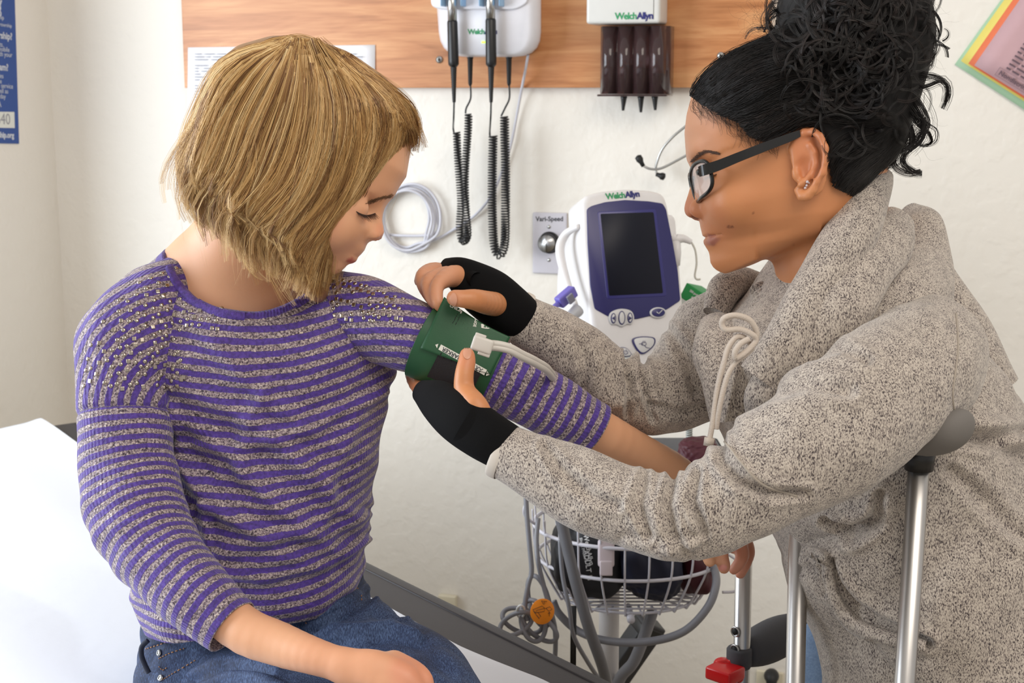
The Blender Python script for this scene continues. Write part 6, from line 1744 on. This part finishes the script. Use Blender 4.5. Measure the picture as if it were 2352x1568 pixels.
# drawstring
sm = NT('drawstring_cotton'); c = sm.coord('Object'); sm.set(color=lin((196, 184, 172)), rough=.85, normal=sm.bump(sm.noise(c, 900, 2), .5, .001)); sm = sm.m
ds = obj('drawstring', *tube([wpt(P(x, y, d))[0] for x, y, d in ((1722, 790, 1.245), (1708, 775, 1.238), (1690, 775, 1.236), (1672, 800, 1.235), (1662, 835, 1.235), (1650, 880, 1.238), (1642, 930, 1.24), (1636, 975, 1.24), (1630, 1008, 1.24))], .0024, 10, 70), sm, hood)
obj('drawstring', *tube([wpt(P(x, y, d))[0] for x, y, d in ((1728, 800, 1.245), (1712, 815, 1.236), (1690, 832, 1.234), (1672, 860, 1.234), (1658, 910, 1.236), (1650, 950, 1.238), (1645, 985, 1.24))], .0024, 10, 60), sm, hood)
obj('drawstring_bow', *tube([wpt(P(x, y, d))[0] for x, y, d in ((1728, 795, 1.24), (1738, 765, 1.238), (1722, 735, 1.234), (1690, 724, 1.232), (1664, 730, 1.232), (1658, 745, 1.234), (1668, 757, 1.234), (1700, 756, 1.234), (1728, 768, 1.234), (1736, 782, 1.236), (1722, 800, 1.234), (1704, 815, 1.23), (1690, 822, 1.23), (1688, 808, 1.228), (1700, 790, 1.228), (1720, 778, 1.23))], .0026, 10, 110), sm, hood)
obj('string_tip', *cyl(wpt(P(1630, 1005, 1.24))[0], wpt(P(1627, 1024, 1.24))[0], .0046, 12), sm, ds)
# pocket welt and seams follow the body
bvt = bvh_of([hood])
def seam(pts, par, bv, name, r=.0011, m=None, n=60):
    q_ = []
    for x, y in catmull(pts, n):
        h = hit(bv, x, y)
        if h is not None: q_.append(h[0] + h[1] * .0003)
    if len(q_) > 4: obj(name, *tube(q_, r, 6), m or fl, par)
welt = ribbon([(1868, 1268), (1898, 1285), (1905, 1330), (1928, 1390), (1980, 1440), (2060, 1470), (2130, 1490)], 15, .0075, 'pocket_edge', fl, hood, bvt)
bva = bvh_of([ns1, hood])
stm = mat('seam_thread', (168, 158, 146), .8)
seam([(1655, 1000), (1700, 1060), (1750, 1110), (1830, 1140)], ns1, bva, 'sleeve_seam', .0012, stm)
seam([(2196, 720), (2200, 800), (2188, 900), (2192, 945)], ns1, bva, 'shoulder_seam', .0010, stm)

# ---- blue jeans below
V, Fc, uv = loft(limb_rings([(2240, 1640, 1.50, 330), (2200, 1760, 1.50, 300), (2150, 2000, 1.52, 240), (2130, 2500, 1.62, 170), (2110, 3300, 1.88, 120)], .5), 120, 120, 2.2, jdisp(81, .004), caps=(True, True))
t = NT('light_denim'); c = t.coord('Object'); t.set(color=t.mix(t.noise(c, 500, 2), lin((96, 122, 158)), lin((140, 164, 194))), rough=.8)
wj = obj('jeans', wpt(V), Fc, t.m, wom, uv=uv)
V, Fc, uv = loft(limb_rings([(1960, 1420, 1.50, 60), (1930, 1480, 1.50, 90), (1930, 1600, 1.50, 110), (1920, 1900, 1.5, 110)], .8), 60, 80, 2.1, jdisp(83, .003), caps=(True, True))
obj('jeans_front', wpt(V), Fc, t.m, wj, uv=uv)
sp_ = wpt(P(2110, 3300, 1.88))[0]
for k in (-1, 1):
    c = np.array([sp_[0], sp_[1] + .1 * k, .045]); dr = np.array([-1, 0, 0]); obj('shoe', *tube([c - dr * .09, c - dr * .03, c + dr * .06 - [0, 0, .012], c + dr * .14 - [0, 0, .022]], [.03, .042, .038, .02], 20, 24), blackp, wom)

# ---- black wrist braces
bm_ = NT('black_stretch_fabric'); c = bm_.coord('Object'); bm_.set(color=lin((9, 9, 11)), rough=.9, spec=.2, normal=bm_.bump(bm_.noise(c, 900, 2), .2, .0005)); bm_ = bm_.m
def brace(path, dr, seed, label, p=2.2):
    V, Fc, uv = loft(limb_rings(path, dr), 130, 100, p, lambda U, TH, G: .0012 * fnoise(G[..., 0] * 30, G[..., 1] * 30, G[..., 2] * 30, seed), inner=(True, True))
    o = obj('wrist_brace', wpt(V), Fc, bm_, None); tag(o, label, 'wrist brace', 'pair of black wrist braces'); return o
brU = brace([(1215, 742, 1.405, 50), (1165, 712, 1.395, 60), (1120, 676, 1.39, 60), (1080, 645, 1.388, 50), (1050, 622, 1.392, 36), (1024, 610, 1.405, 18)], .95, 5, 'black wrist brace on the raised hand pinching the cuff, topmost of the pair')
brL = brace([(1180, 1042, 1.22, 52), (1120, 1005, 1.222, 60), (1060, 960, 1.235, 60), (1010, 924, 1.262, 50), (972, 900, 1.30, 30)], .9, 6, 'black wrist brace on the lower hand whose thumb presses the cuff')

# ---- green pressure cuff round the girl's arm
cg = NT('green_cuff'); c = cg.coord('Object'); cg.set(color=cg.mix(cg.noise(c, 30, 3), lin((18, 66, 38)), lin((26, 84, 48))), rough=.5, normal=cg.bump(cg.noise(c, 700, 2), .12, .0004)); cg = cg.m
cuff_e = empty('blood_pressure_cuff', wpt(P(1050, 820, 1.37))[0]); tag(cuff_e, "dark green pressure cuff with white print wrapped around the girl's upper arm", 'blood pressure cuff')
V, Fc, uv = loft(limb_rings([(972, 780, 1.368, 92), (1010, 798, 1.366, 89), (1050, 817, 1.365, 86), (1095, 838, 1.365, 84), (1134, 856, 1.365, 80)], .98), 90, 140, 2.05, lambda U, TH, G: .0010 * fnoise(G[..., 0] * 20, G[..., 1] * 20, G[..., 2] * 20, 9), inner=(True, True))
band = obj('arm_band', wpt(V), Fc, cg, cuff_e, uv=uv)
# lifted end flap: leaves the band and rises to the pinching fingers
n, m = 26, 26; V = []
bvc = bvh_of([band])
for j in range(m):
    v = j / (m - 1)
    for i in range(n):
        u = i / (n - 1)
        top = np.array([1020 + 152 * u, 682 + 92 * u + 8 * math.sin(u * 3.1)]); bot = np.array([966 + 160 * u, 800 + 60 * u])
        xy = top * (1 - v) + bot * v
        h = hit(bvc, *bot); dbot = -(np.linalg.inv(CMn[:3, :3]) @ (h[0] - CMn[:3, 3]))[2] if h else 1.275
        dt = 1.335; d_ = dt * (1 - v)**1.3 + (dbot - .0015) * (1 - (1 - v)**1.3)
        V.append(wpt(P(xy[0], xy[1], d_))[0])
fp = obj('cuff_flap', np.array(V), grid_faces(n, m, wrap=False), cg, cuff_e); fp.modifiers.new('thick', 'SOLIDIFY').thickness = .0016
bvk = bvh_of([band, fp])
def patch(quad, name, m_, par, n=22, lift=.0016):
    pts = []
    q0, q1, q2, q3 = (np.array(p_, float) for p_ in quad)
    for j in range(n):
        for i in range(n):
            u, v = i / (n - 1), j / (n - 1); pts.append((q0 * (1-u) + q1 * u) * (1-v) + (q3 * (1-u) + q2 * u) * v)
    o = obj(name, decal(bvk, pts, lift), grid_faces(n, n, wrap=False), m_, par); return o
vel = NT('hook_tape'); c = vel.coord('Object'); vel.set(color=lin((30, 26, 28)), rough=.95, normal=vel.bump(vel.noise(c, 1200, 1), .5, .001)); vel = vel.m
patch([(1034.5, 708), (1082, 741), (1074.5, 762), (1027, 736)], 'hook_tape', vel, cuff_e)
patch([(1010, 808), (1104, 858), (1082, 902), (982, 862)], 'hook_tape', vel, cuff_e, 30)
wp = mat('print_offwhite', (222, 222, 212), .6)
def pill(a, b, hw_):
    a, b = np.array(a, float), np.array(b, float); d = (b - a) / np.linalg.norm(b - a); nn = np.array([-d[1], d[0]])
    return [a - nn * hw_, b - nn * hw_, b + nn * hw_, a + nn * hw_]
patch(pill((1010, 797), (1115, 855), 6.5), 'marker_label', wp, cuff_e, 24, .0019)
screen_text('ARTERY MARKER', 1062, 826, 13.5, 180 + 29, bvk, .0023, mat('print_dark'), cuff_e, 'label_print', .02)
def flat_polys(polys, name, m_, lift=.002):
    Vs, Fs, off = [], [], 0
    for pl in polys:
        bm = bmesh.new(); bm.faces.new([bm.verts.new((x, y, 0)) for x, y in pl]); bmesh.ops.triangulate(bm, faces=bm.faces[:])
        bmesh.ops.subdivide_edges(bm, edges=bm.edges[:], cuts=2, use_grid_fill=True); V_, F_ = bm_out(bm)
        Vs.append(decal(bvk, V_[:, :2], lift)); Fs += [tuple(i + off for i in f) for f in F_]; off += len(V_)
    return obj(name, np.concatenate(Vs), Fs, m_, cuff_e, smooth=False)
flat_polys([[(1000, 792), (1007, 790), (1004, 800)], [(1118, 852), (1125, 860), (1116, 862)]], 'index_arrows', wp)
flat_polys([[(1072, 712), (1078, 709), (1088, 716), (1094, 727), (1086, 724), (1076, 719)], [(1094, 727), (1102, 728), (1110, 738), (1106, 740)],
            [(1104, 740), (1108, 731), (1118, 733), (1128, 741), (1134, 752), (1120, 756), (1105, 754)], [(1056, 720), (1060, 712), (1063, 713), (1059, 721)]], 'printed_artwork', wp)
flat_polys([[(1110, 752), (1113, 746), (1116, 753)], [(1118, 753), (1121, 747), (1124, 753)]], 'artwork_teeth', cg, .0026)
screen_text('RANGE', 1092, 737, 9, 101, bvk, .002, wp, cuff_e, 'range_print', .03)
screen_text('CHILD', 1046, 708, 10, 27, bvk, .002, wp, cuff_e, 'size_print', .03)
# hose connector on the cuff
hp = mat('connector_white', (205, 200, 192), .42)
hc = empty('cuff_connector', wpt(P(1110, 790, 1.26))[0]); tag(hc, 'white twin-hose connector plugged into the green cuff', 'connector')
dxy = wpt(P(1128, 798, 1.262))[0] - wpt(P(1092, 786, 1.262))[0]; upv = wpt(P(1110, 770, 1.262))[0] - wpt(P(1105, 800, 1.262))[0]
obj('connector_body', *qbox(wpt(P(1108, 792, 1.262))[0], dxy, upv, .0095, .0068, .006, .0025), hp, hc)
obj('release_clip', *qbox(wpt(P(1104, 772, 1.262))[0], dxy, upv, .0050, .0022, .005, .001), hp, hc)
obj('release_clip', *qbox(wpt(P(1112, 811, 1.262))[0], dxy, upv, .0055, .0026, .005, .001), hp, hc)
for o_ in (0, 9):
    obj('air_hose', *tube([wpt(P(x, y + o_, d))[0] for x, y, d in ((1120, 788, 1.262), (1145, 790, 1.262), (1172, 797, 1.265), (1200, 812, 1.275), (1232, 828, 1.295), (1262, 850, 1.33), (1285, 900, 1.42), (1290, 1000, 1.55), (1270, 1080, 1.7))], .0031, 10, 60), hp, hc)

# ---- woman's hair
DH = [lin((8, 6, 7)), lin((17, 12, 11)), lin((40, 29, 26))]
hmd = hair_material('dark_hair', [(.0, DH[0]), (.55, DH[1]), (1, DH[2])], .55)
wpoly = np.array([(1596, 212), (1612, 180), (1650, 140), (1700, 108), (1760, 84), (1800, 60), (1795, 10), (1810, -70), (1880, -120), (1990, -120), (2070, -60), (2110, 10), (2130, 90), (2120, 180), (2100, 250), (2075, 320), (2050, 370), (2010, 400), (1975, 440), (1930, 452), (1910, 420), (1902, 360), (1898, 320), (1880, 298), (1850, 292), (1815, 300), (1770, 312), (1742, 322), (1728, 290), (1700, 268), (1660, 250), (1625, 235)], float)
wz = np.zeros(len(wpoly)); wz[18:32] = [0, .03, .05, .07, .075, .075, .075, .075, .075, .075, .072, .068, .06, .045]; wz[32:] = .03
wpl = np.array([Lw(P(x, y, wd - z_))[:2] for (x, y), z_ in zip(wpoly, wz)])
def whair(X, Y, Z):
    X2, Y2 = X + 0 * Y, Y + 0 * X
    s = poly_sd(X2[:, :, 0], Y2[:, :, 0], wpl)[:, :, None]
    R, T = .05, .082; bf = np.sqrt(np.maximum(s + R, 0)**2 + (Z * R / T)**2) - R
    hf = smax(wh.field(X, Y, Z, False) - .005, s, .006)
    f = smin(bf, hf, .008)
    c = Lw(P(1960, 60, wd)); f = smin(f, ellip(X, Y, Z, (c[0], c[1], 0), (.068, .07, .078)), .02)
    k = np.clip((s * -1 - .006) / .03, 0, 1)
    return f - k * .0035 * fnoise(X * 30, Y * 30, Z * 30, 6) - k * .002 * fnoise(X * 70, Y * 70, Z * 70, 8)
V, Fc = surfnet(whair, np.array([-.14, -.06, -.11]), np.array([.125, .25, .11]), .0035); V = relax(V, Fc, 2)
whb = obj('hair', wpt(wh.cam(V)), Fc, hair_material('dark_hair_mass', [(.0, DH[0]), (1, DH[1])], .8), wom, attrs={'tone': np.full(len(V), .2)}); tag(whb, 'dark curly hair pinned up in a loose bun')
bvh_w = bvh_of([whb, wbody])
g1 = [[(1592, 222), (1605, 190), (1650, 142), (1710, 106), (1780, 76), (1840, 60)],
      [(1600, 232), (1625, 200), (1680, 155), (1750, 120), (1820, 100), (1880, 90)],
      [(1615, 240), (1650, 218), (1710, 180), (1780, 150), (1850, 140), (1920, 130)],
      [(1650, 256), (1690, 245), (1745, 215), (1810, 190), (1880, 180), (1950, 170)],
      [(1690, 275), (1730, 265), (1780, 245), (1840, 225), (1910, 220), (1980, 210)],
      [(1720, 310), (1760, 295), (1810, 262), (1870, 245), (1940, 250), (2010, 240)],
      [(1760, 325), (1800, 298), (1850, 268), (1905, 262), (1970, 275), (2040, 270)],
      [(1905, 360), (1920, 330), (1950, 310), (1990, 300), (2030, 290), (2070, 270)],
      [(1915, 430), (1935, 400), (1970, 370), (2010, 350), (2040, 330), (2075, 300)],
      [(1960, 450), (1985, 430), (2010, 400), (2040, 370), (2065, 340), (2090, 290)]]
pa, ta, ra_ = locks(bvh_w, g1[:7], 150, 11, 14, 8, .006, 21, tones=(.05, .8), wave=3.0)
pa3, ta3, ra3 = locks(bvh_w, g1[7:], 50, 11, 14, 8, .005, 22, tones=(.05, .75), wave=2.2)
# stray baby hairs at the hairline
g2 = [[(1588, 228), (1598, 245), (1612, 262)], [(1620, 232), (1625, 258), (1640, 285)], [(1660, 250), (1662, 275), (1680, 300)], [(1700, 270), (1700, 300), (1715, 330)], [(1735, 310), (1735, 335), (1750, 352)], [(1780, 318), (1790, 340), (1800, 352)]]
pb2, tb2, rb2 = locks(bvh_w, g2, 60, 3, 14, 5, .002, 24, tones=(.2, .7), wave=1.5)
N_ = 14; lst = [pa, pa3, pb2]; tl_ = [ta, ta3, tb2]; rl_ = [ra_, ra3, rb2 * .55]
r = np.random.RandomState(31)
# curls heaped in the bun: looping paths over the mass
cp, ct, cr = [], [], []
for i in range(420):
    cx, cy = 1965 + r.normal(0, 95), 110 + r.normal(0, 110)
    if i % 4 == 0: cx, cy = 2000 + r.uniform(-190, 115), r.uniform(-50, 200)
    if cy < -40: cy = r.uniform(-30, 60)
    if cx < 1815: continue
    if (cx < 1920 and cy > 235) or cy > 330 or (cx < 1760 and cy > 215): continue
    R_ = r.uniform(20, 72); a0 = r.rand() * 6.3; sw_ = r.uniform(1.4, 3.6) * (1 if r.rand() < .5 else -1); base_t = r.uniform(.05, .9)
    h0 = hit(bvh_w, cx, cy)
    if h0 is None: continue
    for s in range(11):
        tt_ = np.linspace(0, 1, N_); o = r.normal(0, 2.2)
        x = cx + (R_ + o) * np.cos(a0 + sw_ * tt_) * (1 - .25 * tt_); y = cy + (R_ + o) * np.sin(a0 + sw_ * tt_) * (1 - .25 * tt_) + 22 * tt_
        pts, last = [], None
        for xx, yy, t_ in zip(x, y, tt_):
            h = hit(bvh_w, xx, yy)
            if h is not None: last = -(np.linalg.inv(CMn[:3, :3]) @ (h[0] - CMn[:3, 3]))[2]
            if last is None: last = 1.29
            pts.append(wpt(P(xx, yy, last - .004 - .012 * math.sin(t_ * 3.1)))[0])
        pts = np.array(pts)
        for _ in range(2): pts[1:-1] = .25 * pts[:-2] + .5 * pts[1:-1] + .25 * pts[2:]
        cp.append(pts); ct.append(np.clip(base_t + r.normal(0, .1), 0, 1)); cr.append(r.uniform(.00013, .00024))
lst.append(np.array(cp)); tl_.append(np.array(ct)); rl_.append(np.array(cr))
allp = np.concatenate(lst); V, Fc = strand_mesh(allp, np.concatenate(rl_)); o = obj('hair_strands', V, Fc, hmd, whb, attrs={'tone': np.repeat(np.concatenate(tl_), N_ * 3)}); o['kind'] = 'stuff'
# loose ringlets hanging off the back of the bun
ring_ = [([(2040, 20), (2110, 30), (2140, 70), (2135, 120), (2110, 160), (2115, 200), (2165, 185), (2178, 215), (2165, 250)], 26, 7),
         ([(2050, 60), (2095, 90), (2105, 140), (2112, 170), (2150, 178), (2176, 200), (2172, 235)], 22, 6),
         ([(2060, 120), (2085, 160), (2075, 200), (2110, 240), (2128, 285), (2105, 320), (2085, 345)], 40, 12),
         ([(2040, 160), (2070, 200), (2090, 250), (2120, 280), (2115, 320), (2080, 350), (2075, 375), (2100, 395), (2118, 398)], 34, 7),
         ([(2050, 200), (2060, 250), (2090, 290), (2095, 330), (2060, 350), (2055, 380), (2085, 398), (2115, 392)], 26, 6),
         ([(2090, 240), (2105, 280), (2130, 300), (2140, 325), (2120, 335), (2098, 322)], 14, 4),
         ([(2100, 250), (2125, 280), (2150, 300), (2148, 325), (2125, 335), (2105, 330)], 5, 3),
         ([(2090, 10), (2130, 40), (2142, 100), (2140, 150), (2118, 170)], 10, 5), ([(2060, -20), (2120, 20), (2138, 80), (2130, 110)], 10, 5),
         ([(1830, 30), (1785, 20), (1760, 45), (1775, 75), (1800, 60)], 18, 6), ([(1850, 10), (1800, -10), (1770, 20), (1762, 60), (1740, 70)], 8, 5),
         ([(1790, 70), (1750, 66), (1725, 72), (1712, 90)], 6, 5), ([(1860, -20), (1815, 0), (1790, 40), (1775, 85)], 14, 8),
         ([(2080, 300), (2050, 360), (2010, 400), (1985, 440)], 24, 9), ([(2095, 210), (2085, 290), (2060, 350), (2020, 395)], 30, 10)]
cp, ct, cr = [], [], []
for gpts, cnt, wd_ in ring_:
    g = catmull(gpts, 26); T = np.gradient(g, axis=0); T /= np.linalg.norm(T, axis=1, keepdims=True) + 1e-9; Nn = np.stack([-T[:, 1], T[:, 0]], 1)
    d0 = 1.33 + r.uniform(-.05, .03); tt_ = np.linspace(0, 1, 26)
    for s in range(cnt * 2):
        o = r.normal(0, 1); p = g + Nn * (wd_ * o * (1 - .35 * tt_) + 2.0 * np.sin(tt_ * 9 + s) * r.rand())[:, None]
        dd_ = d0 + wd_ * .0004 * r.normal(0, 1) + .01 * np.sin(tt_ * 5 + d0 * 40)
        cp.append(wpt(np.array([P(x, y, q_) for (x, y), q_ in zip(p, dd_)]))); ct.append(r.uniform(.1, .8)); cr.append(r.uniform(.00014, .00028))
for s in range(150):   # flyaway hairs
    a = r.uniform(-.9, 1.5); x0, y0 = 2060 + 50 * r.rand(), 130 + 130 * r.normal(0, 1); L_ = r.uniform(30, 110)
    if s % 3 == 0: x0, y0, a = 1800 - 50 * r.rand(), 60 + 30 * r.normal(0, .6), math.pi + r.uniform(-.3, 1.0)
    tt_ = np.linspace(0, 1, 26); c_ = r.normal(0, 1.6)
    x = x0 + np.cumsum(np.cos(a + c_ * tt_ + .5 * np.sin(tt_ * 9 + s))) * L_ / 26; y = y0 + np.cumsum(np.sin(a + c_ * tt_ + .5 * np.sin(tt_ * 9 + s))) * L_ / 26
    cp.append(wpt(np.array([P(q_, w_, 1.33) for q_, w_ in zip(x, y)]))); ct.append(.5); cr.append(.00007)
V, Fc = strand_mesh(np.array(cp), np.array(cr), .4); o = obj('loose_curls', V, Fc, hmd, whb, attrs={'tone': np.repeat(np.array(ct), 26 * 3)}); o['kind'] = 'stuff'
